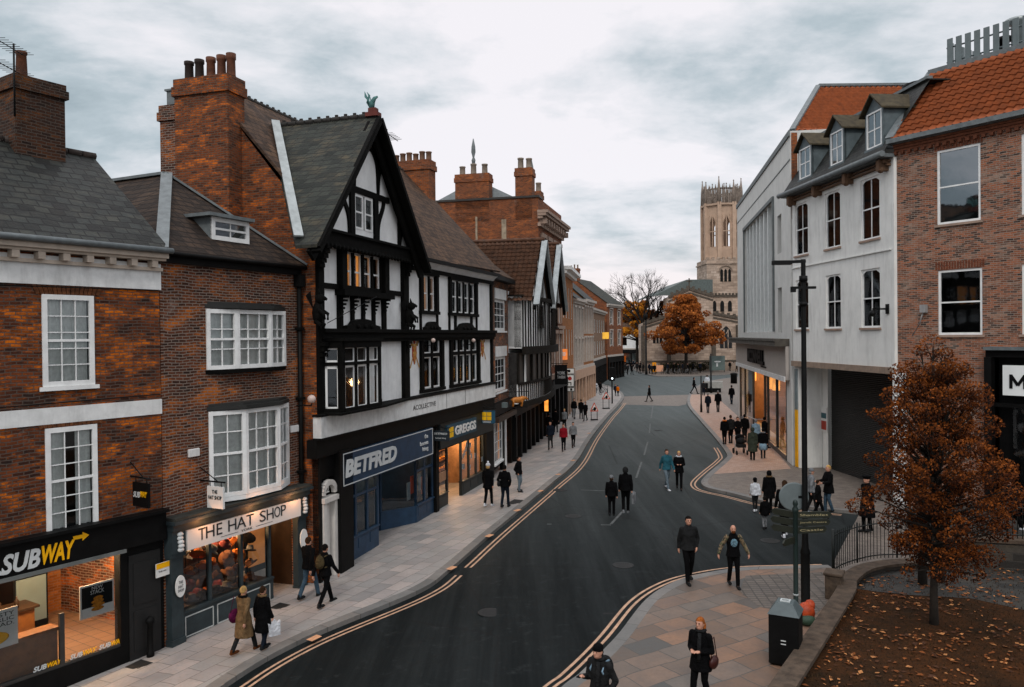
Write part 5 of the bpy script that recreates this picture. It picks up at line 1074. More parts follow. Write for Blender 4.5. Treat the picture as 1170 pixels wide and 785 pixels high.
t = thing('lit_sign', 'small upright glowing orange sign on the inn shopfront', 'sign', F5.w(8.6, -.8, 1.9), F5.rz); MB().box(-.05, .05, -.3, .3, 0, 1.3).build('board', black, t); MB().box(-.07, -.05, -.13, .13, .1, 1.2).build('glow', emis('orange_sign_glow', (1, .35, .05), 1.3), t)
# ================================================================ 6: tall Victorian brick block
F6 = Fr(2.0, 57.2, 4.25, 66.2); L6 = F6.L
stone_c = plain('buff_stone', (.34, .25, .20), .85, var=.25, dirt=.3); stone_w = plain('pale_window_stone', (.42, .38, .34), .8, var=.2, dirt=.2)
r = F6.root('victorian_block', 'tall orange brick Victorian block with bracketed stone cornice and great chimneys', 'building')
ops = []
for z0, z1 in ((11.6, 14.3), (8.1, 10.5), (4.7, 7.2)):
    for i in range(4): x = .9 + i*2.1; ops.append((x, x + 1.15, z0, z1))
mb = MB(); front_wall(mb, 0, L6, -.3, 16.2, ops); body(mb, 0, L6, 8.5, -.3, 17.1); mb.quad((0, 0, 16.2), (L6, 0, 16.2), (L6, 0, 17.1), (0, 0, 17.1)); mb.build('wall', [br_vic, room], r)
for o in ops: window(r, *o, cols=1, rows=2, frame=.09, sill=True, rec=.05, sillm=stone_c)
mb = MB()
for o in ops:
    mb.box(o[0] - .2, o[0] - .005, -.12, .0, o[2], o[3]); mb.box(o[1] + .005, o[1] + .2, -.12, .0, o[2], o[3]); mb.box(o[0] - .25, o[1] + .25, -.2, .0, o[3] + .01, o[3] + .3)
mb.build('window_surround', stone_c, r); mb = MB(); cornice(mb, -.1, L6 + .1, 0, 15.0, [(.2, 0, .25), (.35, .55, .75), (.75, .95, 1.15), (.62, .75, .95)])
for i in range(10): x = .1 + i*(L6 - .5)/9; mb.box(x, x + .28, -.6, .0, 15.2, 15.6)
cornice(mb, 0, L6, 0, 10.9, [(.3, 0, .3)]); cornice(mb, 0, L6, 0, 7.6, [(.25, 0, .25)]); cornice(mb, 0, L6, 0, 3.7, [(.4, 0, .35)]); mb.build('cornice', stone_c, r)
mb = MB(); mb.box(-.04, .0, 2.4, 2.75, 8.0, 15.6); mb.box(-.03, .0, 4.6, 4.75, 8.0, 15.9); mb.build('lime_streak', plain('lime_render', (.33, .27, .20), .9, var=.5, scale=3), r)
mb = MB(); mb.box(-.08, 8, 8.5, 8.6, 15, 17.3); mb.box(-.1, 1.2, -.1, 8.6, 17.1, 17.25); mb.build('parapet_coping', plain('dark_coping', (.05, .045, .04)), r)
MB().slab([(.8, 1.5, 17.0), (L6 - .6, 1.5, 17.0), (L6 - 2, 4.5, 18.6), (2, 4.5, 18.6)], (0, 0, .1)).slab([(.8, 8.6, 17.0), (.8, 1.5, 17.0), (2, 4.5, 18.6), (2, 6, 18.6)], (0, 0, .1)).build('roof', lead, r)
zc = lambda px, py, y: F6.sh(px, py, y)[1]
def stack6(x0, x1, y0, y1, z1, pots, f=False):
    ch = chimney(r, x0, x1, y0, y1, 15.5, z1, br_vic, pots, pot_pale, cap=.6, axis='y', potr=.24, poth=.75, taper=.85)
    if f: MB().lathe([(.1, .5), (.16, .9), (.07, 1.1), (.17, 1.5), (.15, 1.9), (.03, 2.5)], ((x0+x1)/2, (y0+y1)/2, z1 + .2), 8).build('flue_finial', lead, ch)
stack6(.0, 1.0, 3.7, 6.3, 19.1, 3, True); stack6(.0, 1.0, .45, 1.7, 19.3, 2); stack6(L6 - 2.6, L6 - 1.6, 1.2, 2.9, 18.8, 3, True)
q = MB(); q.box(0, L6, -.45, .0, 2.9, 3.6)
for i in range(6): x = i*(L6 - .4)/5; q.box(x, x + .4, -.4, .0, -.3, 2.9)
q.box(0, L6, .05, .1, -.3, 2.9); q.build('shopfront', black, r)
t = thing('hanging_sign', 'orange square bank sign with a white wave mark on the Victorian block', 'sign', atY(643, 405, 66), R(8)); MB().box(-.75, .75, -.12, .12, -.9, .9).build('board', emis('orange_light_box', (.75, .20, .04), .55), t)
q = MB()
for k in range(3): q.slab([(-.45 + .1*k, -.13, .1 - .22*k + .2), (-.1, -.13, .25 - .22*k + .2), (.15, -.13, .12 - .22*k + .2), (.48, -.13, .25 - .22*k + .2), (.40, -.13, .08 - .22*k + .2), (.12, -.13, -.03 - .22*k + .2), (-.12, -.13, .1 - .22*k + .2), (-.4 + .1*k, -.13, -.05 - .22*k + .2)], (0, -.02, 0))
q.build('logo', signw, t); t.scale = (.52, .52, .5)
t = thing('hanging_sign', 'black hanging sign with pale lettering below the orange sign', 'sign', atY(641, 429, 60), R(8)); MB().box(-.7, .7, -.06, .06, -1.0, 1.2).build('board', black, t)
text('YORK', -.45, .45, .1, .45, -.065, grey_l, t); text('TAVERN', -.45, .45, -.35, -.02, -.065, grey_l, t); MB().bar((-1.2, 0, 1.35), (.8, 0, 1.35), .06).build('bracket', iron, t); t.scale = (.68, .68, .68)
# ================================================================ terraces farther up the street
def terrace(F, name, lab, z1, wallm, cols, storeys, roofm, rz_=2.2, depth=7, corn=None, wm=None, gf=None, gfz=3.6, wwid=1.0, surround=None, par=False, chim=0):
    r = F.root(name, lab, 'building'); Lx = F.L; ops = []
    for z0, zz in storeys:
        for i in range(cols): x = Lx*(i + .5)/cols; ops.append((x - wwid/2, x + wwid/2, z0, zz))
    mb = MB(); front_wall(mb, 0, Lx, -.4, z1, ops); body(mb, 0, Lx, depth, -.4, z1)
    if roofm and not par: mb.poly([(0, 0, z1), (0, depth/2, z1 + rz_), (0, depth, z1)][::-1]); mb.poly([(Lx, 0, z1), (Lx, depth, z1), (Lx, depth/2, z1 + rz_)][::-1])
    mb.build('wall', [wallm, room], r)
    for o in ops: window(r, *o, cols=1, rows=2, frame=.09, fm=wm or white_frame, sill=False, rec=.05, sub=True)
    mb = MB(); cm = corn or stone_w
    for o in ops:
        if surround: mb.box(o[0] - .18, o[0] - .005, -.1, 0, o[2] - .2, o[3] + .2); mb.box(o[1] + .005, o[1] + .18, -.1, 0, o[2] - .2, o[3] + .2); mb.box(o[0] - .18, o[1] + .18, -.14, 0, o[3] + .2, o[3] + .4)
    cornice(mb, 0, Lx, 0, z1 - .5, [(.2, 0, .25), (.45, .25, .5)]); mb.box(0, Lx, -.15, 0, gfz, gfz + .3); mb.build('cornice', cm, r)
    if gf:
        q = MB(); q.box(0, Lx, -.25, -.005, gfz - .9, gfz - .01); n = max(3, int(Lx/1.8))
        for i in range(n + 1): x = (Lx - .35)*i/n; q.box(x, x + .35, -.25, -.005, -.3, gfz - .9)
        q.box(0, Lx, -.1, -.005, -.3, .5); q.build('shopfront', gf, r); q = MB(); q.quad((0, -.02, .5), (Lx, -.02, .5), (Lx, -.02, gfz - .9), (0, -.02, gfz - .9)); q.build('shop_glass', glass_sky, r)
    if roofm and not par: q = MB(); q.slab([(-.1, -.3, z1 - .1), (Lx + .1, -.3, z1 - .1), (Lx + .1, depth/2, z1 + rz_), (-.1, depth/2, z1 + rz_)], (0, 0, .1)); q.slab([(-.1, depth/2, z1 + rz_), (Lx + .1, depth/2, z1 + rz_), (Lx + .1, depth + .3, z1 - .1), (-.1, depth + .3, z1 - .1)], (0, 0, .1)); q.build('roof', roofm, r)
    for k in range(chim): chimney(r, .3 + k*(Lx - 1.2), 1.1 + k*(Lx - 1.2), depth/2 - .8, depth/2 + .8, z1, z1 + rz_ + 1.6, br_vic, 3, pot_pale, axis='y', potr=.15)
    return r
F7 = Fr(4.25, 66.2, 5.95, 76.5)
terrace(F7, 'brick_building', 'bright orange brick building with pale cornice past the Victorian block', 12.9, br_orange, 4, [(8.6, 11.4), (5.2, 7.6)], None, par=True, gf=stone_c, surround=False, corn=plain('orange_stone', (.34, .19, .10), .8))
mb = MB(); cornice(mb, 0, F7.L, 0, 12.3, [(.4, 0, .3), (.8, .3, .6)]); o = mb.build('cornice', white, F7.r); MB().box(1.5, 4.5, 1.0, 4, 12.8, 14.8).build('roof_box', plain('blue_grey_lead', (.12, .18, .20)), F7.r)
F8 = Fr(5.95, 76.5, 7.55, 83.2); terrace(F8, 'stucco_building', 'cream stuccoed building with long paired windows above a stone shop', 10.7, plain('warm_stucco', (.40, .35, .31), .85, var=.2, dirt=.3), 3, [(7.2, 9.6), (4.4, 6.5)], slate, rz_=2.6, gf=plain('peach_stone', (.42, .28, .20), .8, var=.2), surround=True)
F9 = Fr(7.55, 83.2, 9.3, 90.2); terrace(F9, 'brick_building', 'brick and white piered building at the near corner of the junction', 10.9, br_orange, 4, [(7.4, 9.9), (4.4, 6.6)], slate, rz_=3.2, gf=plain('peach_stone', (.42, .28, .20)), surround=True, wwid=.8, chim=1)
F10 = Fr(9.6, 99, 14.4, 122); terrace(F10, 'shop_terrace', 'low beige shop terrace across the side street with a shallow roof', 10.6, plain('dull_beige_render', (.24, .15, .10), .85, var=.4, dirt=.5), 7, [(7.4, 9.2), (4.3, 6.2)], tile_br, rz_=1.6, gf=black, wwid=1.2)
F11 = Fr(15.0, 124, 18.7, 133); r = terrace(F11, 'gabled_building', 'tall building with slate roof and brick gable beyond the terrace', 12.0, br_vic, 2, [(8.8, 11), (5.4, 7.6)], slate_g, rz_=4.2, gf=black, surround=True, wwid=1.6, depth=11, chim=1)
F12 = Fr(30.0, 196, 36, 204); terrace(F12, 'distant_house', 'pale distant house seen under the yellow tree', 9.0, cream, 4, [(5.6, 7.4), (3.0, 4.6)], slate, rz_=3, gf=black)
F13 = Fr(22, 186, 34, 184); terrace(F13, 'distant_house', 'half timbered distant house closing the street beyond the junction', 8.0, wpl, 4, [(4.6, 6.4)], tile_br, rz_=3.4, gf=black, wm=black_wood)
F14 = Fr(9, 200, 24, 188); terrace(F14, 'distant_house', 'brown brick distant house at the bend behind the street', 10.0, br_brown, 4, [(6.6, 8.4), (4, 5.8)], slate, rz_=3, gf=black)
t = thing('shop_sign', 'plain yellow square sign hanging before the far beige terrace', 'sign', atY(691.5, 383.5, 118), R(5)); MB().box(-.55, .55, -.05, .05, -.5, .5).build('board', emis('yellow_sign_box', (.8, .42, .04), .5), t)
# rubbish, cables and stains that any street has
cab = MB(); 
for z, y in ((5.72, -.03), (8.25, -.05)): cab.tube([F1.w(-2, y - .02, z), F1.w(3, y - .02, z - .04), F1.w(6.95, y - .02, z)], .012, 4)
tag(cab.build('cable', iron), 'two thin black cables clipped along the front of the orange brick house', 'cable')
cab = MB(); a, b_ = F3.w(.3, -.4, 7.5), F3.w(2.6, -.9, 8.4); cab.tube([a, b_], .012, 4); tag(cab.build('stay_wire', iron), 'thin stay wire above the left bay window of the timbered house', 'wire')
# ================================================================ right 1: pale stone department store
G1 = Fr(18.69, 65.12, 14.62, 41.2); L1_ = G1.L
pst = plain('portland_stone', (.58, .585, .56), .8, var=.12, scale=1.0, dirt=.18)
r = G1.root('stone_store', 'pale stone shop building with a tall recess of white vertical fins', 'building')
fx0, fx1, fz0, fz1 = G1.sh(851, 300)[0] , G1.sh(884, 300)[0], 7.15, 14.9
sx0, sx1 = 1.2, L1_ - 1.6
ops = [(fx0, fx1, fz0, fz1, 'open'), (sx0, sx1, .35, 4.55, 'open')]
sl = [(L1_ - 2.6, L1_ - 1.9, 9.2, 13.2), (L1_ - 2.6, L1_ - 1.9, 7.0, 8.2)]
sl = [(G1.sh(888.5, 300)[0], G1.sh(893, 300)[0], *sorted((G1.sh(890, 290)[1], G1.sh(890, 246)[1]))), (G1.sh(888.5, 300)[0], G1.sh(893, 300)[0], *sorted((G1.sh(890, 380)[1], G1.sh(890, 329)[1])))]
mb = MB(); front_wall(mb, 0, L1_, -.2, 17.6, ops + sl, depth=.9); body(mb, 0, L1_, 9, -.2, 17.6, top=True)
mb.quad((fx0, .85, fz0), (fx1, .85, fz0), (fx1, .85, fz1), (fx0, .85, fz1), 1); mb.build('wall', [pst, plain('fin_backing', (.10, .09, .075), .8)], r)
q = MB(); n = 8
for i in range(n): x = fx0 + (fx1 - fx0)*(i + .5)/n; q.box(x - .13, x + .13, .05, .85, fz0, fz1)
q.build('fins', plain('white_fin', (.68, .71, .70), .6, var=.1), r)
q = MB(); q.box(fx0 - .3, fx1 + .3, -.12, .0, fz1, fz1 + .22); q.box(fx0 - .28, fx0, -.1, .0, fz0, fz1); q.box(fx1, fx1 + .28, -.1, 0, fz0, fz1); q.box(-.05, L1_ + .02, -.08, .0, 17.35, 17.65); q.box(0, L1_, -.03, 0, 16.1, 16.16); q.build('stone_trim', plain('grey_trim', (.17, .19, .19), .7), r)
q = MB(); q.box(-.3, L1_ - .6, -.75, .0, 6.35, 6.62); q.box(-.3, L1_ - .6, -.8, .02, 6.62, 6.75); q.build('canopy', plain('stained_canopy', (.11, .10, .085), .9, var=.5, dirt=.6), r)
q = MB(); q.box(.3, L1_ - .6, -.2, -.01, 4.55, 6.34); q.build('fascia', plain('warm_grey_fascia', (.40, .37, .34), .6, var=.1), r); MB().box(.5, L1_ - .7, -.26, -.2, 4.45, 4.72).build('fascia_trim', white, r)
tx0, tx1 = G1.sh(855.5, 402, -.22)[0], G1.sh(873.5, 406, -.22)[0]; text('MCONNELL', tx0, tx1, 5.05, 6.0, -.22, black, r, bold=.05, depth=.12)
MB().box(tx1 - 1.6, tx1 + .6, -.24, -.2, 4.9, 4.98).build('underline', black, r)
q = MB()
for t_ in (0, .14, .36, .62, .68, .84, 1): x = sx0 + (sx1 - sx0)*t_; q.box(x - .07, x + .07, -.02, .12, .35, 4.5)
q.box(sx0, sx1, -.05, .15, .12, .38); o = q.build('shop_window', plain('steel_frame', (.06, .065, .065), .4), r)
for a, b_ in ((0, .36), (.62, 1)): MB().quad((sx0 + (sx1-sx0)*a, .05, .35), (sx0 + (sx1-sx0)*b_, .05, .35), (sx0 + (sx1-sx0)*b_, .05, 4.5), (sx0 + (sx1-sx0)*a, .05, 4.5)).build('pane', glass, o)
q = MB(); w0 = sx0 + (sx1 - sx0)*.20; w1_ = sx0 + (sx1 - sx0)*.36; q.box(w0, w1_, .1, .16, .38, 4.5); q.build('window_display', plain('peach_display', (.50, .32, .23), .7, var=.1), r)
roomfit(r, sx0, sx1, .91, 6, .2, 4.5, plain('peach_wall', (.42, .27, .19), .8), plain('peach_wall2', (.38, .24, .16), .8)); 
for x in (sx0 + 2, sx0 + 7, sx0 + 12.5, sx0 + 17): lamp_in(G1, x, 2.5, 3.9, 170, (1, .55, .22))
q = MB(); 
for x in (sx0 + 1.2, sx0 + 2.2, sx0 + 12, sx0 + 13.2): q.box(x, x + .6, .5, .9, 3.4, 4.4)
q.build('light_box', emis('amber_box', (1, .42, .08), 1.6), r)
q = MB(); a = (sx0 + (sx1-sx0)*.40, -.9, .2); q.tube([(sx0 + (sx1-sx0)*.40, -.6, 1.3), (sx0 + (sx1-sx0)*.62, -.6, 1.5), (sx0 + (sx1-sx0)*.62, .5, 1.5)], .03, 6)
for t_ in (.40, .51, .62): q.tube([(sx0 + (sx1-sx0)*t_, -.6, .12), (sx0 + (sx1-sx0)*t_, -.6, 1.3 + (t_ - .4))], .025, 6)
q.build('handrail', plain('steel_rail', (.4, .4, .4), .4, metal=.5), r)
P0 = Vector((14.66, 41.25, 0))
# red tiled roof facing down the street behind the dormers, on its brick gable
q = MB(); l0 = [G1.loc(Vector(p)) for p in [(14.75, 41.25, 17.55), (23, 41.25, 17.55), (24.5, 46, 21.3), (18.0, 46, 21.3)]]
pan_or = plain('orange_pantile', (.30, .084, .032), .8, var=.35, scale=2.5, dirt=.12)
tilefield(q, l0[0] + Vector((0, 0, .05)), l0[1] - l0[0], Vector((0, 0, 0)) + (G1.loc(Vector((14.75, 46, 21.3))) - l0[0]), 0, 0, .30, .36, .035)
# trim the hip: remove tiles left of the hip line
hv = G1.loc(Vector((18.0, 46, 21.3))) - l0[0]; A2 = Vector((l0[0].x, l0[0].y)); H2 = Vector((hv.x, hv.y)).normalized(); U2 = (l0[1] - l0[0]); U2 = Vector((U2.x, U2.y))
sgn = 1 if (H2.x*U2.y - H2.y*U2.x) > 0 else -1; keep = []
for f in q.f:
    c = sum((Vector(q.v[i]) for i in f), Vector())/len(f); d = Vector((c.x, c.y)) - A2
    if (H2.x*d.y - H2.y*d.x)*sgn > 0: keep.append(f)
q.f = keep; q.m = [0]*len(keep); q.sm = [True]*len(keep)
q.m = [0]*len(q.f); q.quad(l0[0] - Vector((0, 0, .04)), l0[1] - Vector((0, 0, .04)), l0[2] - Vector((0, 0, .04)), l0[3] - Vector((0, 0, .04))); rf = q.build('tiled_roof', pan_or, r)
l4 = G1.loc(Vector((18.7, 60, 17.55))); l5 = G1.loc(Vector((21, 60, 21.3)))
q = MB(); q.slab([l0[0], l0[3], l5, l4], (0, 0, .06)); q.build('roof', slate, r); q = MB(); q.bar(l0[0] + Vector((0, 0, .12)), l0[3] + Vector((0, 0, .15)), .28, .12); q.bar(l0[3] + Vector((0, 0, .15)), l0[2] + Vector((0, 0, .15)), .3, .14); q.build('roof_trim', lead, rf)
q = MB(); pts = [(14.66, 41.14, 13.0), (23, 41.14, 13.0), (23, 41.14, 17.5), (14.66, 41.14, 17.5)]; q.poly([G1.loc(Vector(p)) for p in pts]); q.build('brick_gable', br_vic, r)
# ================================================================ right 2: white rendered building
G2 = Fr(14.6, 40.9, 15.4, 31.9); L2_ = G2.L
r = G2.root('rendered_building', 'white rendered building with arched sashes and three dormers above a dark shutter', 'building')
cols = [(908.5, 923), (943, 960), (983.5, 1005)]; ops = []
wins = []
for k, (a, b_) in enumerate(cols):
    x0, x1 = G2.sh(a, 260)[0], G2.sh(b_, 260)[0]; wins += [(x0, x1, 11.0, 13.62), (x0, x1, 7.25, 9.75)]
ren = plain('white_render', (.69, .695, .67), .85, var=.12, scale=.9, dirt=.34)
mb = MB(); front_wall(mb, 0, L2_, 5.4, 14.1, wins, depth=.14); mb.quad((0, 0, 5.4), (0, 1.4, 5.4), (L2_, 1.4, 5.4), (L2_, 0, 5.4)); mb.quad((0, 8, -.2), (0, 1.3, -.2), (0, 1.3, 14.1), (0, 8, 14.1)); mb.quad((0, 1.3, 5.4), (0, 0, 5.4), (0, 0, 14.1), (0, 1.3, 14.1))
mb.quad((0, 1.3, -.2), (1.1, 1.3, -.2), (1.1, 1.3, 5.4), (0, 1.3, 5.4)); mb.quad((L2_ - .8, 1.3, -.2), (L2_, 1.3, -.2), (L2_, 1.3, 5.4), (L2_ - .8, 1.3, 5.4)); mb.quad((L2_, 0, -.2), (L2_, 1.4, -.2), (L2_, 1.4, 5.4), (L2_, 0, 5.4))
mb.build('wall', [ren, room], r)
for o in wins:
    w_ = window(r, *o, cols=2, rows=2, frame=.08, sash=True, rec=.05, sillm=stone_c, bar=.045); x0, x1, z0, z1 = o; q = MB(); n = 8     # segmental arch heads
    for i in range(n):
        a0, a1 = i/n, (i+1)/n; f = lambda t: z1 - .28*(1 - sin(pi*(.18 + .64*t)))/(1 - sin(pi*.18)); q.quad((x0 + (x1-x0)*a0, .045, f(a0)), (x0 + (x1-x0)*a1, .045, f(a1)), (x0 + (x1-x0)*a1, .045, z1), (x0 + (x1-x0)*a0, .045, z1))
    q.build('arch_head', ren, w_)
MB().box(L2_ + .002, L2_ + .17, .0, .3, -.1, 14.1).build('corner_strip', ren, r); q = MB(); q.box(-.35, L2_ + .25, -.45, -.02, 14.08, 14.22); q.tube([(-.4, -.55, 14.2), (L2_ + .3, -.55, 14.2)], .13, 8); q.build('gutter', lead, r); q = MB(); q.box(0, L2_, -.18, -.002, 13.80, 13.87); q.box(0, L2_, -.14, -.002, 13.95, 14.02)
for x in (.35, 3.1, 6.0, 8.75): q.box(x - .12, x + .12, -.42, -.002, 13.62, 14.06); q.box(x - .22, x + .22, -.3, -.002, 13.9, 14.05); q.ball((x, -.28, 13.68), .16, .14, .16, 8)
q.build('eaves_bracket', plain('brown_bracket', (.16, .095, .06), .8), r)
MB().box(.0, L2_, -.06, -.002, 10.38, 10.43).build('string_course', ren, r); q = MB(); q.box(.0, L2_, -.12, -.002, 5.35, 5.62); q.build('band', plain('stone_band', (.30, .23, .18), .8, dirt=.4), r)
q = MB(); n = 60; 
for i in range(n): z = .12 + 5.3*i/n; q.quad((1.1, 1.5, z), (L2_ - .8, 1.5, z), (L2_ - .8, 1.47, z + 5.3/n*.5), (1.1, 1.47, z + 5.3/n*.5)); q.quad((1.1, 1.47, z + 5.3/n*.5), (L2_ - .8, 1.47, z + 5.3/n*.5), (L2_ - .8, 1.5, z + 5.3/n), (1.1, 1.5, z + 5.3/n))
q.build('roller_shutter', plain('dark_shutter', (.022, .020, .018), .5, var=.3, spec=.25), r)
q = MB(); q.box(.02, .5, .05, 1.28, -.1, 5.35); q.build('pier', ren, r); q = MB(); q.box(.12, .40, -.0, .05, .15, 3.1, 0); q.box(.12, .40, -.0, .05, 3.1, 5.2, 1); q.build('pier_stripe', [plain('amber_stripe', (.70, .36, .04), .5), plain('grey_stripe', (.18, .22, .23), .5)], r)
t = thing('notice_board', 'white and red notice board on the pier beside the roller shutter', 'sign', G2.w(.75, 1.28, 2.0), G2.rz); MB().box(-.3, .3, -.03, .0, 0, 1.25).build('board', signw, t); MB().box(-.26, .26, -.04, -.03, .1, .55, 0).box(-.26, .26, -.04, -.03, .68, .95, 1).build('print', [plain('red_print', (.40, .06, .04)), plain('teal_print', (.06, .14, .16))], t)
q = MB(); d1, z1_ = 1.6, 17.25; q.slab([(-.3, -.45, 14.22), (L2_ + .1, -.45, 14.22), (L2_ + .1, d1, z1_), (-.3, d1, z1_)], (0, .05, .05)); q.slab([(-.3, d1, z1_), (L2_ + .1, d1, z1_), (L2_ + .1, 8, z1_ + .05), (-.3, 8, z1_ + .05)], (0, 0, .05)); rf = q.build('roof', slate, r)
q = MB(); q.bar((-.3, d1, z1_ + .1), (L2_ + .1, d1, z1_ + .1), .25, .12); q.build('roof_trim', lead, rf)
dorm_lead = plain('dormer_lead', (.12, .15, .16), .55, var=.3, scale=3)
for px0, px1, pyt, pyb in ((913.5, 929, 171, 205), (949, 966, 150, 184), (990, 1011, 127, 165)):
    x0, z1 = G2.sh(px0, pyt, -.05); x1, z0 = G2.sh(px1, pyb, -.05); z0, z1 = 14.75, 16.25; yf = -.1; xm = (x0 + x1)/2; yb_ = 1.9
    d = MB(); 
    for x in (x0, x1): d.poly([(x, yf, z0 - .1), (x, yf, z1), (x, yb_, z1), (x, .75, z1), (x, yf + .02, z0)][:4] if 0 else [(x, yf, z0 - .2), (x, yf, z1), (x, 1.3, z1), (x, .2, z0 - .2)])
    d.poly([(x0, yf, z1), (x1, yf, z1), (xm, yf, z1 + .62)]); d.box(x0, x0 + .12, yf - .01, yf + .1, z0, z1); d.box(x1 - .12, x1, yf - .01, yf + .1, z0, z1); d.box(x0 - .02, x1 + .02, yf - .05, yf + .1, z0 - .15, z0)
    dk = d.build('dormer', dorm_lead, r); window(dk, x0 + .12, x1 - .12, z0, z1, y=yf, cols=2, rows=2, frame=.07, sash=False, sub=False, bar=.05, rec=-.02, name='window'); MB().quad((x0 + .1, yf + .02, z0), (x1 - .1, yf + .02, z0), (x1 - .1, yf + .02, z1), (x0 + .1, yf + .02, z1)).build('pane', glass_sky, dk)
    q = MB(); 
    for s_ in (-1, 1): P = [(xm, yf - .2, z1 + .68), (xm + s_*((x1-x0)/2 + .2), yf - .2, z1 - .08), (xm + s_*((x1-x0)/2 + .2), 1.5, z1 - .08), (xm, 1.9, z1 + .68)]; q.slab(P if s_ > 0 else P[::-1], (0, 0, .07))
    q.build('dormer_roof', plain('lichened_slate', (.075, .06, .035), .9, var=.6, scale=4), dk)
for i, (x, y) in enumerate(((3.2, 3.6), (6.2, 3.2))): MB().lathe([(.7, 0), (.7, .5), (.85, .55), (.85, .7), (.3, .75)], (x, y, 17.3), 18).build('roof_cowl', black, r)
t = thing('security_camera', 'black dome security camera on an arm at the edge of the white building', 'camera', G2.w(L2_ - .5, 0, 8.0), G2.rz); q = MB(); q.bar((0.2, -.05, 0), (.2, -.65, 0), .07); q.box(.1, .3, -.05, .0, -.2, .2); q.ball((.2, -.65, -.18), .14, n=12); q.build('housing', iron, t)
# ================================================================ right 3: speckled brick building
G3 = Fr(15.5, 31.8, 19.96, 25.16); L3_ = G3.L + 3
r = G3.root('brick_building', 'speckled brick corner building with red pantiled roof and big square sashes', 'building')
A_ = (1.68, 3.28, 11.15, 14.0); B_ = (1.70, 3.32, 6.92, 9.4); shp = (3.55, L3_, .1, 6.2, 'open')
ops = [A_, B_, (4.65, 6.3, 11.15, 14.0), (4.65, 6.3, 6.92, 9.4)]
mb = MB(); front_wall(mb, 0, L3_, 6.3, 14.6, ops, depth=.12); mb.quad((0, 0, -.2), (3.5, 0, -.2), (3.5, 0, 6.3), (0, 0, 6.3)); body(mb, 0, L3_, 8, -.2, 14.6); mb.build('wall', [br_mix, room], r)
for o in ops: window(r, *o, cols=1, rows=1, frame=.09, sash=True, rec=.03, sill=True, sillm=stone_c, gm=glass_sky if o[2] > 10 else glass)
q = MB(); q.quad((1.75, .14, 12.5), (3.2, .14, 12.5), (3.2, .14, 13.9), (1.75, .14, 13.9)); q.build('blind', plain('pink_grey_blind', (.46, .40, .40), .8, var=.1), r)
q = MB(); q.quad((1.75, .14, 11.2), (3.2, .14, 11.2), (3.2, .14, 12.46), (1.75, .14, 12.46)); q.build('blind', plain('grey_blind', (.10, .11, .12), .8, var=.1), r)
for o in ops[:2]:
    q = MB()
    for i in range(18): x = o[0] - .1 + i*(o[1] - o[0] + .2)/18; q.box(x + .01, x + .08, -.012, .0, o[3] + .02, o[3] + .32)
    q.build('brick_lintel', plain('red_lintel', (.20, .07, .04), .9, var=.6, scale=12), r)
q = MB()
for k in range(3): q.box(0, L3_, -.05 - .05*k, -.002, 14.28 + .1*k, 14.37 + .1*k)
for i in range(40): q.box(i*.28, i*.28 + .13, -.12, -.002, 14.16, 14.28)
q.build('dentil_course', plain('red_dentil', (.22, .085, .05), .9, var=.5, scale=10), r)
q = MB(); q.box(-.1, L3_, -.48, -.30, 14.58, 14.76); q.box(-.1, L3_, -.3, -.02, 14.56, 14.72); q.build('gutter', lead, r)
q = MB(); tilefield(q, (-.0, -.30, 14.74), (L3_, 0, 0), (0, 3.0, 3.15), 0, 0, .30, .36, .038); q.slab([(0, -.28, 14.66), (L3_, -.28, 14.66), (L3_, 2.7, 17.79), (0, 2.7, 17.79)], (0, .02, -.03)); rf = q.build('roof', pan_or, r)
q = MB(); q.bar((-.05, -.3, 14.8), (-.05, 2.9, 18.02), .34, .14); q.bar((-.1, 2.85, 18.0), (L3_, 2.85, 18.0), .3, .2); q.build('roof_trim', lead, rf)
q = MB(); q.quad((-.22, -.3, 14.5), (-.22, 2.9, 17.8), (-.22, 8, 17.8), (-.22, 8, 14.5)); q.slab([(0, 2.9, 17.9), (L3_, 2.9, 17.9), (L3_, 8, 17.9), (0, 8, 17.9)], (0, 0, .05)); q.build('flat_roof', lead, r)
q = MB(); grs = plain('grey_slat', (.15, .18, .185), .5, var=.15)
for i in range(28): x = .55 + i*.36; q.box(x, x + .22, 3.0, 3.05, 18.0, 19.25)
q.tube([(.5, 3.08, 18.9), (L3_, 3.08, 18.9)], .035, 6); q.tube([(.5, 3.08, 18.3), (L3_, 3.08, 18.3)], .035, 6)
for i in range(18): y = 3.1 + i*.3; q.box(.5, .54, y, y + .18, 18.0 , 19.2)
q.build('roof_screen', grs, r)
MB().lathe([(.22, 0), (.22, 1.3), (.45, 1.35), (.45, 1.5), (.1, 1.6)], (2.6, 4.5, 18.2), 14).build('flue', plain('steel_flue', (.32, .35, .35), .4, metal=.3), r); MB().lathe([(.2, 0), (.2, .8), (.36, .85), (.3, 1.0)], (2.0, 4.7, 18.2), 14).build('flue', black, r)
q = MB(); q.box(3.5, L3_, -.18, .0, 6.1, 6.4); q.box(3.5, 3.75, -.3, .0, -.2, 6.1); q.box(3.75, L3_, .3, .35, -.2, 6.1); q.box(3.75, L3_, -.1, -.0, 4.3, 4.45); q.box(5.2, 5.3, .0, .1, -.2, 4.3); q.build('shopfront', black, r); MB().box(3.5, L3_, -.35, .02, 6.36, 6.48).build('shopfront_roof', lead, r)
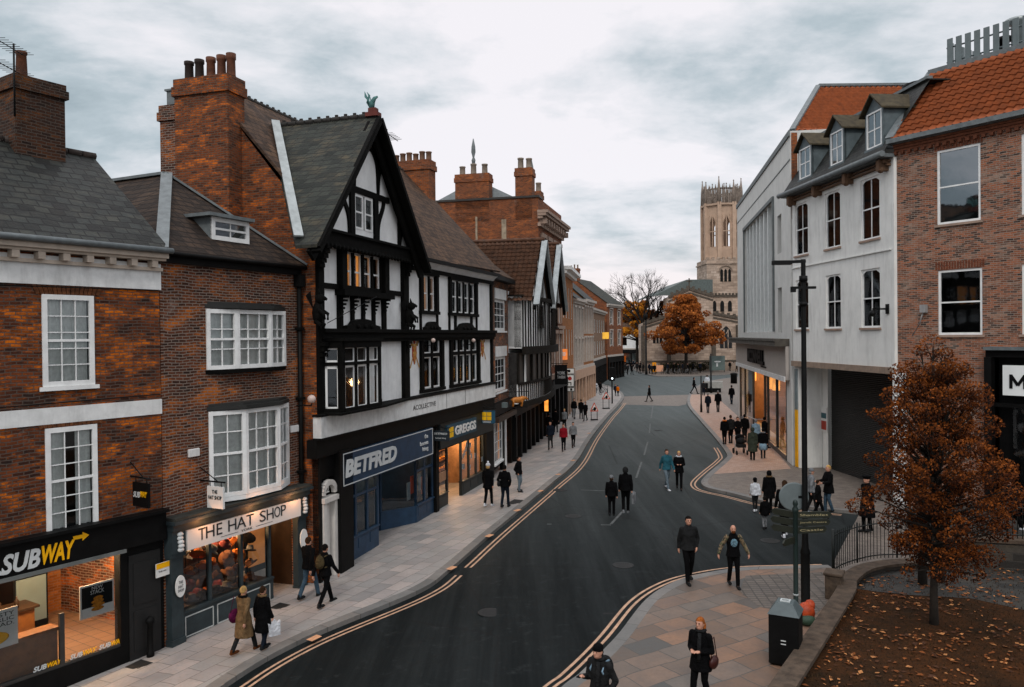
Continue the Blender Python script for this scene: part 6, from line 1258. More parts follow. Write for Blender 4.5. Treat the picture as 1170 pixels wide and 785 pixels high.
MB().box(4.12, 8.5, -.26, -.1, 4.75, 5.82).build('sign_board', emis('white_light_box', (.62, .64, .63), .12), r); q = MB(); [q.bar(a, b_, .10, .03, up=(0, 1, 0)) for a, b_ in (((4.4, -.27, 5.0), (4.4, -.27, 5.5)), ((4.85, -.27, 5.0), (4.85, -.27, 5.5)), ((4.4, -.272, 5.47), (4.625, -.272, 5.12)), ((4.85, -.274, 5.47), (4.625, -.274, 5.12)))]; q.build('lettering', black, r)
MB().quad((4.3, .1, .2), (6.8, .1, .2), (6.8, .1, 4.3), (4.3, .1, 4.3)).build('shop_glass', glass, r)
q = MB(); q.tube([(.75, -.12, 6.9), (1.05, -.12, 7.4), (1.2, -.12, 7.9)], .025, 5); q.box(1.08, 1.3, -.2, -.002, 7.8, 8.1); q.build('wall_light', plain('pale_box', (.3, .3, .3)), r)
MB().box(.02, .42, -.06, .0, -.2, 5.4).build('white_strip', white, r)
# ================================================================ church with lantern tower
lime = brick('warm_limestone', (.36, .28, .22), (.52, .41, .33), (.58, .49, .42), (.26, .20, .16), bw=1.1, bh=.5, ms=.03, patch=.4, soot=.3, pscale=.12)
lime_d = plain('dark_limestone', (.28, .22, .175), .9, var=.3, scale=.6, dirt=.3); crust = plain('dark_stone_crust', (.12, .10, .08), .9, var=.5)  # uniform darker limestone tone for the tower window arch and churchyard wall
groof = plain('grey_green_roof', (.12, .145, .14), .7, var=.3)
r = thing('church', 'pale stone church with battlemented gable and tall open lantern tower', 'church', (25.0, 150, 0), 0)
def cx(px): return (px - 585)/6.0 - 25.0
def cz(py): return CAMH + (382 - py)/6.0
def gothic(mb, x0, x1, z0, zs, y, m=0):
    w_ = x1 - x0; pts = [(x0, y, z0), (x1, y, z0), (x1, y, zs)]
    for k in range(1, 5): a = k/5*R(60); pts.append((x0 + w_*cos(a), y, zs + w_*sin(a)))
    pts.append(((x0+x1)/2, y, zs + w_*.866))
    for k in range(4, 0, -1): a = k/5*R(60); pts.append((x1 - w_*cos(a), y, zs + w_*sin(a)))
    pts.append((x0, y, zs)); mb.poly(pts, m)
mb = MB(); x = [cx(p) for p in (734.5, 764, 788, 815, 843)]
prof = [(x[0], 0), (x[4] + 3, 0), (x[4] + 3, cz(368)), (x[3], cz(359)), (x[3], cz(339)), (x[2], cz(330.5)), (x[1], cz(340)), (x[1], cz(361)), (x[0], cz(370))]
mb.slab([(a, 0, b_) for a, b_ in prof], (0, 5, 0)); mb.build('wall', lime, r)
mb = MB()
for i in range(2, len(prof) - 1):
    a, b_ = prof[i], prof[i+1]
    if abs(a[0] - b_[0]) > .5:
        n = int(abs(a[0] - b_[0])/1.0)
        mb.bar((a[0], -.1, a[1] + .1), (b_[0], -.1, b_[1] + .1), .5, .35, up=(0, 1, 0)); mb.bar((a[0], -.08, a[1] - .7), (b_[0], -.08, b_[1] - .7), .3, .12, up=(0, 1, 0))
        for k in range(n): t = (k + .3)/n; px_, pz_ = a[0] + (b_[0]-a[0])*t, a[1] + (b_[1]-a[1])*t; mb.box(px_ - .22, px_ + .22, -.25, .2, pz_ + .2, pz_ + .75)
mb.box(x[2] - .1, x[2] + .1, -.1, .1, cz(330), cz(318)); mb.box(x[2] - .55, x[2] + .55, -.1, .1, cz(322), cz(321))
for p in (x[0], x[1], x[3], x[4]): mb.box(p - .35, p + .35, -.6, .0, 0, cz(372)); 
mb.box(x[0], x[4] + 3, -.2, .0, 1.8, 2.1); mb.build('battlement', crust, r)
mb = MB()
for a, b_, t, bt in ((822.6, 836.4, 372, 398.5), (746, 756.5, 376, 392), (776, 798, 362, 398)):
    gothic(mb, cx(a), cx(b_), cz(bt), cz(t) - (cx(b_) - cx(a))*.866, -.04, 0)
win = mb.build('window', plain('leaded_dark_glass', (.02, .022, .024), .3), r); mb = MB()
for a, b_, t, bt in ((822.6, 836.4, 372, 398.5), (746, 756.5, 376, 392), (776, 798, 362, 398)):
    xa, xb, zb, zs = cx(a), cx(b_), cz(bt), cz(t) - (cx(b_) - cx(a))*.866; w_ = xb - xa
    for k in (1, 2): mb.box(xa + w_*k/3 - .08, xa + w_*k/3 + .08, -.12, -.05, zb, zs + w_*.5)
    for s_ in (0, 1):
        c = [(xa + w_*cos(q*R(10)) if s_ else xb - w_*cos(q*R(10)), -.1, zs + w_*sin(q*R(10))) for q in range(7)]
        for i in range(6): mb.bar(c[i], c[i+1], .28, .12, up=(0, 1, 0))
    for k in (0, 1): mb.bar((xa + w_*(.17 + .33*k), -.1, zs + w_*.15), (xa + w_*(.33 + .33*k), -.1, zs + w_*.42), .1, .07, up=(0, 1, 0))
mb.build('tracery', lime, win)
mb = MB(); mb.slab([(x[1] - 2, 2, cz(337)), (x[2], 2, cz(320)), (x[2], 24, cz(320)), (x[1] - 2, 24, cz(337))], (0, 0, .2)); mb.slab([(x[2], 2, cz(320)), (x[2] + 5, 2, cz(320)), (x[2] + 5, 24, cz(320)), (x[2], 24, cz(320))], (0, 0, .2)); mb.poly([(x[1] - 2, 2.0, cz(337)), (x[2] + 5, 2.0, cz(337)), (x[2] + 5, 2, cz(320)), (x[2], 2, cz(320))]); mb.build('roof', groof, r)
mb = MB(); mb.box(cx(814.6), cx(850), 3, 22, cz(360), cz(339)); mb.build('clerestory', lime, r); mb = MB()
for p in (819, 828, 837): gothic(mb, cx(p), cx(p + 4.5), cz(356), cz(347), 2.95)
mb.build('window', room, r)
mb = MB(); mb.box(cx(813), cx(850), 2.8, 3.2, cz(339), cz(336.5))
for p in range(0, 9): mb.box(cx(814 + p*4), cx(816 + p*4), 2.7, 3.1, cz(336.5), cz(334.5))
mb.build('parapet', crust, r)
# tower
_cx, _cz = cx, cz
def cx(px): return (px - 585)/900*158 - 25.0
def cz(py): return CAMH + (381.5 - py)/900*158
tx0, tx1 = cx(804), cx(851); tw = tx1 - tx0; ty = 5.0
mb = MB(); mb.box(tx0, tx1, ty, ty + tw, 0, cz(297.5)); mb.box(tx0 - .2, tx1 + .2, ty - .2, ty + tw + .2, cz(303), cz(301.5)); 
for p in range(8): a = tx0 + tw*p/8; mb.box(a, a + tw/16, ty - .1, ty + .4, cz(297.5), cz(295.5))
tow = mb.build('tower', lime, r); mb = MB(); 
for k in range(3): a = cx(819) + k*.78; gothic(mb, a, a + .55, cz(323), cz(311.5), ty - .05)
mb.build('belfry_window', room, tow); mb = MB(); a, b_ = cx(818), cx(832.5)
c = [(a + (b_-a)*(.5 - .5*cos(q*R(18))), ty - .12, cz(312) + (b_-a)*.5*sin(q*R(18))) for q in range(11)]
for i in range(10): mb.bar(c[i], c[i+1], .25, .15, up=(0, 1, 0))
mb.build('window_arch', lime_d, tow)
oc = Vector(((tx0+tx1)/2, ty + tw/2, 0)); R8 = (cx(850) - cx(810))/2/cos(pi/8); zo0, zo1 = cz(297), cz(236)
def o8(k, rr=R8): a = pi/8 + k*pi/4; return Vector((oc.x + rr*cos(a), oc.y + rr*sin(a), 0))
mb = MB(); Z = Vector((0, 0, 1)); win_z0, win_z1 = cz(283), cz(247)
for k in range(8):
    a, b_ = o8(k), o8(k + 1); d = b_ - a; w_ = d.length; nrm = Vector((d.y, -d.x, 0)).normalized()
    mb.bar(a + Z*zo0, a + Z*(zo1 + .5), .75, .75)
    for (f0, f1, z0, z1) in ((0, 1, zo0, win_z0), (0, .24, win_z0, win_z1), (.76, 1, win_z0, win_z1), (0, 1, win_z1, zo1)):
        P = a + d*f0; Q = a + d*f1; mb.slab([P + Z*z0, Q + Z*z0, Q + Z*z1, P + Z*z1], -nrm*.5)
    for f in (.24, .49, .74): P = a + d*f; mb.bar(P + Z*win_z0, P + Z*win_z1, .14, .2)
    P = a + d*.24 + Z*(zo0 + 5.5); mb.bar(P, a + d*.76 + Z*(zo0 + 5.5), .18)
    mb.slab([a + d*.24 + Z*win_z1, a + d*.5 + Z*win_z1, a + d*.24 + Z*(win_z1 - 1.8)], -nrm*.45); mb.slab([a + d*.5 + Z*win_z1, a + d*.76 + Z*win_z1, a + d*.76 + Z*(win_z1 - 1.8)], -nrm*.45)
    mb.bar(a + Z*(zo1 + .1), b_ + Z*(zo1 + .1), .8, .35)
ot = mb.build('lantern', plain('warm_stone_lantern', (.45, .33, .25), .85, var=.25, scale=.6, dirt=.25), r)
mb = MB()
for k in range(8):
    a, b_ = o8(k), o8(k + 1); d = b_ - a
    mb.bar(a + Z*(zo1 + 3.2), b_ + Z*(zo1 + 3.2), .25, .3); mb.bar(a + Z*(zo1 + 1.6), b_ + Z*(zo1 + 1.6), .2, .2)
    for j in range(1, 8): P = a + d*j/8; mb.bar(P + Z*zo1, P + Z*(zo1 + 3.3), .2, .25); 
    for j in (2, 4, 6): P = a + d*j/8 + Z*(zo1 + 3.2); mb.tube([P, P + Z*.9], [.2, .04], 5)
    for P, hh, rr in ((a, 5.6 if k % 2 else 4.9, .42), (a + d*.5, 4.3, .22)): P = P + Z*zo1; mb.tube([P, P + Z*(hh*.55), P + Z*hh], [rr, rr*.75, .04], 6); mb.ball(P + Z*(hh - .2), .14, n=6)
mb.build('crown_parapet', plain('grey_weathered_stone', (.24, .20, .17), .9, var=.4), ot)
MB().box(tx1 - 1.0, tx1 + 3.5, ty - 2.4, ty + 1, cz(330), cz(291)).build('stair_turret', crust, r)
cx, cz = _cx, _cz
# low wall and dark hedge before the church
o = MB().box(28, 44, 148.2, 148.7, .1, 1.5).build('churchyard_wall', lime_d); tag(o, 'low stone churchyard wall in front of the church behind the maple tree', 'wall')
# ================================================================ trees
def leafmesh(clumps, n, size, seed=1, nm_=3):
    rd = random.Random(seed); vs = []; fs = []; ms = []
    W = [c[1]**2 for c in clumps]; 
    for i in range(n):
        c, rad, sq = rd.choices(clumps, W)[0]
        while True:
            q = Vector((rd.uniform(-1, 1), rd.uniform(-1, 1), rd.uniform(-1, 1)))
            if q.length <= 1: break
        q = q.normalized()*(q.length**.45); p = Vector(c) + Vector((q.x*rad, q.y*rad, q.z*rad*sq))
        s_ = size*rd.uniform(.6, 1.35); a = Vector((rd.gauss(0, 1), rd.gauss(0, 1), rd.gauss(0, 1))).normalized(); b_ = a.cross(Vector((rd.gauss(0, 1), rd.gauss(0, 1), rd.gauss(0, .6)))).normalized()
        k = len(vs); vs += [p - a*s_*.5, p + b_*s_*.32, p + a*s_*.5, p - b_*s_*.32]; fs.append((k, k+1, k+2, k+3))
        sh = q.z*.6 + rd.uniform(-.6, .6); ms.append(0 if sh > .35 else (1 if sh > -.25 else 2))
    m_ = MB(); m_.v = [tuple(v) for v in vs]; m_.f = fs; m_.m = ms; m_.sm = [False]*n; return m_
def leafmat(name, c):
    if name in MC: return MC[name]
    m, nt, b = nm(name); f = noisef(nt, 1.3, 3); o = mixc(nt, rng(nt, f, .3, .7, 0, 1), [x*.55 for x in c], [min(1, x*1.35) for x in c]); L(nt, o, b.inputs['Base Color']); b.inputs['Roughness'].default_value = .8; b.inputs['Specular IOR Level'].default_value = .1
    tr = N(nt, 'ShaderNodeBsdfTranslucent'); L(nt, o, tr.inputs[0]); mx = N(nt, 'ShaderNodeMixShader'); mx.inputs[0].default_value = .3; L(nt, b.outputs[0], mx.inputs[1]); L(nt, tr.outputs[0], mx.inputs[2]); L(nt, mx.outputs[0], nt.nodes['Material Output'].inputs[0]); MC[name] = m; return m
bark = plain('dark_bark', (.035, .028, .022), .95, var=.5, scale=8)
def branches(mb, p, d, ln, rad, depth, rd, spread=.55, up=.25, n=8, tips=None):
    q = p + d*ln; mid = p + d*ln*.5 + Vector((rd.uniform(-1, 1), rd.uniform(-1, 1), 0))*ln*.06; mb.tube([p, mid, q], [rad, rad*.8, rad*.6], max(4, n - 1), cap=False)
    if depth == 0:
        if tips is not None: tips.append(q)
        return
    for k in range(rd.choice((2, 3, 3) if depth > 1 else (3, 4))):
        nd = (d + Vector((rd.gauss(0, spread), rd.gauss(0, spread), rd.gauss(0, spread*.6) + up))).normalized(); branches(mb, q - d*ln*rd.uniform(0, .25), nd, ln*rd.uniform(.62, .85), rad*.58, depth - 1, rd, spread, up*.8, n - 1, tips)
def tree(name, lab, loc, trunk_h, trunk_r, clumps, n, size, cols, seed=1, limbs=10, group=None):
    t = thing(name, lab, 'tree', loc, 0, group); rd = random.Random(seed); mb = MB()
    top = max(c[0][2] for c in clumps); mb.tube([(0, 0, -.1), (0, 0, trunk_h*.5), (.03, .02, trunk_h), (0, 0, (trunk_h + top)*.55), (.03, 0, top)], [trunk_r*1.25, trunk_r, trunk_r*.85, trunk_r*.5, trunk_r*.15], 9)
    for c, rad, sq in clumps:
        c = Vector(c); z0 = max(trunk_h*.85, min(c.z - rad*.6, c.z*.8)); s0 = Vector((0, 0, z0)); m1 = s0.lerp(c, .5) + Vector((0, 0, -.05*rad)); mb.tube([s0, m1, c], [trunk_r*.32, trunk_r*.2, trunk_r*.08], 5)
        for k in range(4): e_ = c + Vector((rd.uniform(-1, 1), rd.uniform(-1, 1), rd.uniform(-.6, 1)))*rad*.8; mb.tube([m1.lerp(c, .5), e_], [trunk_r*.1, trunk_r*.03], 4)
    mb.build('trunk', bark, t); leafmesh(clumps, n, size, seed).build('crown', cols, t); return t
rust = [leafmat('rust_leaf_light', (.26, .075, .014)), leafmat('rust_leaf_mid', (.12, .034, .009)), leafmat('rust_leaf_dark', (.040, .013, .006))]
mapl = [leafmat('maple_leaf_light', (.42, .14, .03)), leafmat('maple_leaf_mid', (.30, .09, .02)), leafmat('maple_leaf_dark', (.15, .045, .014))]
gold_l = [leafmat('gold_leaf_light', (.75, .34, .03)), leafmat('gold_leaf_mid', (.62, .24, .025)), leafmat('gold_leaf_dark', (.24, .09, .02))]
rd = random.Random(11); P = G(1067, 713, ZG); cl = []
for k in range(1):
    for k in range(210):
        z = 1.7 + 4.75*rd.random()**1.12; tt = (z - 1.6)/4.9; rr = 1.32*max(.05, sin(pi*(.14 + .80*tt)))**.75*(1.12 if tt < .5 else 1)
        a = rd.uniform(0, 2*pi); q = rr*rd.uniform(.0, 1.0)**.6*1.02; cl.append(((q*cos(a) + .08, q*sin(a), z - ZG + rd.uniform(-.35, .35)), rd.uniform(.13, .40), .7))
cl += [((0, 0, 6.4), .28, 1), ((-1.72, -.1, 2.75), .32, .6), ((1.75, 0, 2.9), .38, .6), ((-1.35, 0, 4.85), .2, .6), ((1.3, 0, 4.6), .3, .7), ((2.0, .1, 2.6), .25, .6)]
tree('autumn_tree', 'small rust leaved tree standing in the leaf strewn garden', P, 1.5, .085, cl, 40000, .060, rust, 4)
for k, (px, py, lab) in enumerate(((1054, 668, 'thin dark trunked sapling left behind the rust leaved tree'), (1074, 665, 'thin dark trunked sapling right behind the rust leaved tree'))):
    P = G(px, py, ZG); cl = [((rd.uniform(-.4, .4), rd.uniform(-.3, .3), 2.2 + .35*i), .3, .8) for i in range(4)]
    tree('sapling', lab, P, 1.9, .10, cl, 500, .09, rust, 20 + k, group=None)
P = G(786.5, 424); P = atY(784, 420, 141); P.z = .1; cl = []; rd = random.Random(5)
for i in range(90):
    z = rd.uniform(0, 1); rr = (4.9*sin(pi*min(1, .20 + z*.80))**.75 + .4)*(1 + .28*(z < .35)); a = rd.uniform(0, 2*pi); q = rr*rd.uniform(.35, 1.0); cl.append(((q*cos(a)*1.1, q*sin(a), 4.2 + z*9.2), rd.uniform(.8, 1.5), .7))
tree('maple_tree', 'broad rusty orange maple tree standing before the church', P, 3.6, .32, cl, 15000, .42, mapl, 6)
P = atY(728, 415, 165); P.z = 0; cl = []; rd = random.Random(9)
for i in range(50): z = rd.uniform(0, 1); a = rd.uniform(0, 2*pi); q = 4.6*(1 - .45*z)*rd.uniform(.3, 1); cl.append(((q*cos(a) - 1.2 + 1.2*z, q*sin(a), 7.2 + z*7), rd.uniform(.6, 1.2), .8))
tree('golden_tree', 'bright golden yellow tree beside the bare tree at the junction', P, 6, .3, cl, 6500, .5, gold_l, 8)
P = atY(752, 415, 172); P.z = 0; cl = []
for i in range(24): z = rd.uniform(0, 1); a = rd.uniform(0, 2*pi); q = 2.6*rd.uniform(.3, 1); cl.append(((q*cos(a), q*sin(a), 8 + z*6), rd.uniform(.6, 1.2), .8))
tree('orange_tree', 'thin orange tree between the bare tree and the church roof', P, 6, .3, cl, 2600, .5, mapl, 12)
P = atY(735, 418, 160); P.z = 0; t = thing('bare_tree', 'tall bare leafless tree at the far end of the street', 'tree', P); mb = MB(); rd = random.Random(21); tips = []
mb.tube([(0, 0, 0), (.1, 0, 5), (-.1, 0, 9)], [.75, .55, .42], 9, cap=False)
for k in range(8): branches(mb, Vector((0, 0, 5.5 + k*.6)), Vector((cos(k*2.2)*.5, sin(k*2.2)*.5, .85)).normalized(), 3.9, .24, 5, rd, .42, .12, 7, tips)
mb.build('trunk', bark, t)
hedge = leafmesh([((28 + i*1.2 + rd.uniform(-.3, .3), 147 + rd.uniform(-.3, .3), 1.0 + rd.uniform(-.2, .4)), .9, .8) for i in range(9)], 1800, .3, 3).build('hedge', leafmat('dark_hedge_leaf', (.035, .035, .018))); tag(hedge, 'dark clipped hedge below the maple tree', 'hedge')
# fallen leaves
rd = random.Random(2); vs = []; fs = []; ms = []
def in_poly(x, y, P):
    c = False
    for i in range(len(P)):
        a, b_ = P[i], P[i-1]
        if (a[1] > y) != (b_[1] > y) and x < (b_[0]-a[0])*(y-a[1])/(b_[1]-a[1]) + a[0]: c = not c
    return c
n = 0
while n < 4200:
    x, y = rd.uniform(5, 19), rd.uniform(11, 24.5)
    if not in_poly(x, y, gpoly): continue
    if mn.noise(Vector((x*.8, y*.8, 3))) < rd.uniform(-.5, .35): continue
    s_ = rd.uniform(.03, .075)*(1 if rd.random() < .93 else 1.5); a = rd.uniform(0, 2*pi); z = ZG + .012 + rd.random()*.03; c_, sn = cos(a)*s_, sin(a)*s_; k = len(vs); tl = rd.uniform(-.02, .03)
    vs += [(x - c_, y - sn, z), (x + sn*.55, y - c_*.55, z + tl), (x + c_, y + sn, z + .01), (x - sn*.55, y + c_*.55, z + .01)]; fs.append((k, k+1, k+2, k+3)); ms.append(rd.choices((0, 1, 2), (.22, .45, .33))[0]); n += 1
m_ = MB(); m_.v, m_.f, m_.m, m_.sm = vs, fs, ms, [False]*len(fs)
o = m_.build('fallen_leaves', [plain('pale_fallen_leaf', (.42, .19, .08), .8, var=.4, scale=9), plain('rust_fallen_leaf', (.22, .07, .02), .8, var=.4, scale=9), plain('brown_fallen_leaf', (.09, .035, .015), .9, var=.4, scale=9)]); tag(o, kind='stuff', label='orange and brown leaves fallen over the garden', cat='leaves')
gr = MB(); rd = random.Random(4)
for i in range(9000):
    x, y = rd.uniform(5, 18), rd.uniform(11, 21.8)
    if not in_poly(x, y, gpoly): continue
    a = rd.uniform(0, 6.3); h = rd.uniform(.03, .07); dx, dy = cos(a)*.012, sin(a)*.012; gr.add([(x - dx, y - dy, ZG), (x + dx, y + dy, ZG), (x + rd.uniform(-.03, .03), y + rd.uniform(-.03, .03), ZG + h)], [(0, 1, 2)])
o = gr.build('grass', plain('autumn_grass', (.05, .026, .008), .9, var=.6)); tag(o, kind='stuff', label='short rough grass on the garden lawn', cat='grass')
# ================================================================ street furniture
# lamp column
P = G(920.5, 700, .12); t = thing('street_lamp', 'tall black street lamp column with a flat arm rising beside the litter bin', 'street lamp', P)
MB().lathe([(.15, 0), (.15, .1), (.11, .2), (.11, 1.45), (.125, 1.5), (.085, 1.62), (.07, 2.0), (.065, 5), (.055, 8.7), (.055, 8.75)], n=16).build('pole', iron, t)
zt = 8.70; MB().bar((.05, 0, zt), (-.62, 0, zt - .02), .10, .07).box(-.75, -.3, -.1, .1, zt - .08, zt + .02).build('lamp_head', iron, t)
MB().lathe([(.10, 0), (.10, .14)], (0, 0, 8.2), 12).box(-.3, .3, -.05, .05, 8.02, 8.08).box(-.3, -.2, -.06, .06, 7.94, 8.08).lathe([(.10, 0), (.10, .1)], (0, 0, 7.6), 12).build('bracket', iron, t)
P2 = atY(907, 567.5, P.y + .16); s_ = thing('road_sign', 'round grey back of a road sign strapped to the street lamp', 'sign', P2); o = MB().lathe([(.36, 0), (.36, .012), (.33, .02)], n=28).build('sign_plate', plain('grey_sign_back', (.15, .18, .185), .5, var=.15), s_); o.rotation_euler = (R(90), 0, R(-8)); MB().box(.1, .36, -.05, .02, -.03, .03).build('clip', iron, s_)
# finger post
P = atY(909.5, 700, 18.3); P.z = .12; t = thing('finger_post', 'dark green finger post with direction arms between the bin and the lamp', 'sign post', P); gp = plain('dark_green_post', (.018, .035, .032), .45)
MB().lathe([(.08, 0), (.08, .5), (.055, .55), (.055, 2.75), (.07, 2.78), (.07, 2.84), (.04, 2.9), (.06, 2.95), (.05, 3.02), (.02, 3.06)], n=14).build('pole', gp, t); MB().lathe([(.064, 0), (.064, .04)], (0, 0, .82), 12).build('band', plain('pale_tape', (.35, .38, .38)), t)
fin = plain('finger_dark_green', (.03, .035, .025), .5, var=.3)
def finger(z, ang, ln, s):
    o = MB().slab([(.05, -.02, z), (.05 + ln, -.02, z), (.05 + ln + .07, -.02, z + .075), (.05 + ln, -.02, z + .15), (.05, -.02, z + .15)], (0, .04, 0)).build('finger', fin, t); o.rotation_euler = (0, 0, R(ang))
    l_ = text(s, .1, .02 + ln, z + .05, z + .10, -.022, plain('finger_letter', (.38, .33, .2)), o, depth=.003); 
finger(2.62, 2, .74, 'Shambles'); finger(2.44, 4, .72, 'Jorvik Centre'); finger(2.26, 8, .66, 'Castle')
finger(2.62, 128, .5, 'Minster'); finger(2.44, 134, .5, 'Station'); finger(2.26, 140, .46, 'Coppergate'); finger(2.05, -140, .42, 'Riverside')
# litter bin
P = G(898, 757, .12); t = thing('litter_bin', 'large black litter bin with sloping grey hood before the garden wall', 'bin', P, R(-28)); k = .3
MB().box(-k, k, -k, k, .04, 1.08).box(-k + .04, k - .04, -k + .04, k - .04, 0, .04).build('body', black, t, bevel=.02); q = MB(); q.add([(-k - .02, -k - .02, 1.08), (k + .02, -k - .02, 1.08), (k + .02, k + .02, 1.08), (-k - .02, k + .02, 1.08), (-.17, -.17, 1.30), (.17, -.17, 1.30), (.17, .17, 1.30), (-.17, .17, 1.30)], [(0, 1, 5, 4), (1, 2, 6, 5), (2, 3, 7, 6), (3, 0, 4, 7), (4, 5, 6, 7), (3, 2, 1, 0)]); q.build('hood', plain('bin_grey', (.10, .125, .13), .4), t)
q = MB(); q.box(-.1, .1, -.08, -.05, 1.30, 1.325); q.box(-.1, .1, .05, .08, 1.30, 1.325); q.box(-.1, -.07, -.05, .05, 1.30, 1.325); q.box(.07, .1, -.05, .05, 1.30, 1.325); q.build('ashtray_rim', plain('pale_rim', (.45, .48, .48), .4), t); MB().box(-.05, .05, -k - .005, -k, .55, .57).box(-.05, .05, -k - .005, -k, .48, .50).build('badge', grey_l, t)
P = G(921, 712, .12); t = thing('rubbish_sack', 'red and orange rubbish sack slumped behind the finger post', 'sack', P); MB().ball((0, 0, .25), .22, .18, .26, 10).ball((.1, .02, .42), .13, .12, .14, 8).build('sack', plain('red_sack', (.42, .07, .03), .5, var=.5, scale=7), t)
MB().ball((-.02, -.16, .12), .2, .14, .13, 10).build('lower_sack', plain('green_sack', (.05, .09, .06), .6), t)
# railings on the garden wall
def railing(pts, zb, h, lab, step=.125, rr=.011):
    t = thing('railing', lab, 'railing', pts[0]); o0 = Vector(pts[0]); mb = MB(); P = [Vector((p[0], p[1], zb)) - Vector((o0.x, o0.y, o0.z)) for p in pts]
    mb.tube([p + Vector((0, 0, h - .08)) for p in P], .018, 6); mb.tube([p + Vector((0, 0, .10)) for p in P], .018, 6)
    acc = 0; k = 0; last = P[0]
    for i in range(len(P) - 1):
        a, b_ = P[i], P[i+1]; ln = (b_ - a).length; s_ = 0
        while acc + (ln - s_) >= step: s_ += step - acc; acc = 0; p = a.lerp(b_, s_/ln); mb.tube([p, p + Vector((0, 0, h)), p + Vector((0, 0, h + .05))], [rr, rr, .003], 5); k += 1; (k % 12 == 0) and mb.tube([p, p + Vector((0, 0, h + .06))], .026, 6)
        acc += ln - s_
    mb.tube([P[0], P[0] + Vector((0, 0, h + .12))], .04, 7); mb.build('bars', plain('railing_green_black', (.016, .022, .020), .5), t); return t
rp = [G(*p, .3) for p in [(952, 655), (962, 649), (979, 643), (1003, 638), (1040, 637)]]; rp = catmull(rp, 5); railing([(p.x, p.y, .3) for p in rp], .3, 1.12, 'curved black railing along the back of the garden wall')
A, B_ = G(1086, 647, ZG), G(1230, 656, ZG); d = (B_ - A).normalized(); nn = Vector((-d.y, d.x, 0))
mb = MB(); mb.slab([A, B_, B_ + Vector((0, 0, .75)), A + Vector((0, 0, .75))], nn*.4); t = thing('terrace_wall', 'dark mossy stone wall carrying the right railing above the path', 'wall', (0, 0, 0)); mb.build('wall', stone_d, t); mb = MB(); mb.slab([A + Vector((0, 0, .752)) - nn*.06 - d*.05, B_ + Vector((0, 0, .752)) - nn*.06, B_ + Vector((0, 0, .85)) - nn*.06, A + Vector((0, 0, .85)) - nn*.06 - d*.05], nn*.52); mb.build('coping', coping_m, t)
C_ = G(1072, 652, ZG); mb = MB(); mb.slab([C_, A, A + Vector((0, 0, .85)), C_ + Vector((0, 0, .25))], nn*.3); mb.build('stair_flank', coping_m, t)
A2 = A + nn*.2; B2 = B_ + nn*.2; railing([(A2.x, A2.y, ZG + .85), (B2.x, B2.y, ZG + .85)], ZG + .85, .95, 'straight black railing on the mossy terrace wall at the right')
tp = [A + nn*.4, B_ + nn*.4, B_ + nn*8, A + nn*6]; flatz([(p.x, p.y) for p in tp], .72, 'terrace_paving', flag_d)
mb = MB(); vs_ = [A + nn*.4, A + nn*6]; mb.quad((vs_[0].x, vs_[0].y, .1), (vs_[1].x, vs_[1].y, .1), (vs_[1].x, vs_[1].y, .72), (vs_[0].x, vs_[0].y, .72)); mb.build('terrace_edge', stone_d, t)
# direction sign on two posts
P = G(650, 477, .12); t = thing('direction_sign', 'tall white and grey direction sign on the left pavement past the inn', 'sign', P, R(6)); sc_ = P.y/900; zz = lambda py: CAMH + (383 - py)*sc_ - .12; ww = 6.6*sc_
q = MB(); q.tube([(-.38, 0, 0), (-.38, 0, zz(421))], .05, 7); q.tube([(.3, 0, 0), (.3, 0, zz(421))], .05, 7); q.build('pole', plain('grey_post', (.16, .18, .18)), t); q = MB(); q.box(-ww, ww, -.1, -.06, zz(441.6), zz(427.6)); q.box(-ww, ww, -.1, -.06, zz(447), zz(442.4)); q.box(-ww, ww, -.1, -.06, zz(427), zz(420.5)); q.build('panel', plain('panel_grey_border', (.09, .12, .12)), t)
q = MB(); q.box(-ww*.86, ww*.86, -.11, -.1, zz(440.8), zz(428.4)); q.box(-ww*.92, ww*.92, -.11, -.1, zz(446.4), zz(443)); q.box(-ww*.92, ww*.92, -.11, -.1, zz(426.4), zz(421.1)); q.build('sign_face', signw, t)
q = MB(); q.box(-ww*.6, ww*.45, -.12, -.11, zz(437.3), zz(436.3)); q.box(ww*.3, ww*.45, -.12, -.11, zz(440), zz(436.3)); q.box(ww*.25, ww*.6, -.12, -.11, zz(446), zz(443.4)); q.box(-ww*.3, ww*.3, -.12, -.11, zz(425), zz(422)); q.build('arrow', black, t); o = MB().lathe([(.16, 0), (.16, .01)], n=16).build('no_entry_symbol', plain('sign_red', (.45, .03, .03)), t); o.location = (ww*.2, -.12, zz(432)); o.rotation_euler = (R(90), 0, 0)
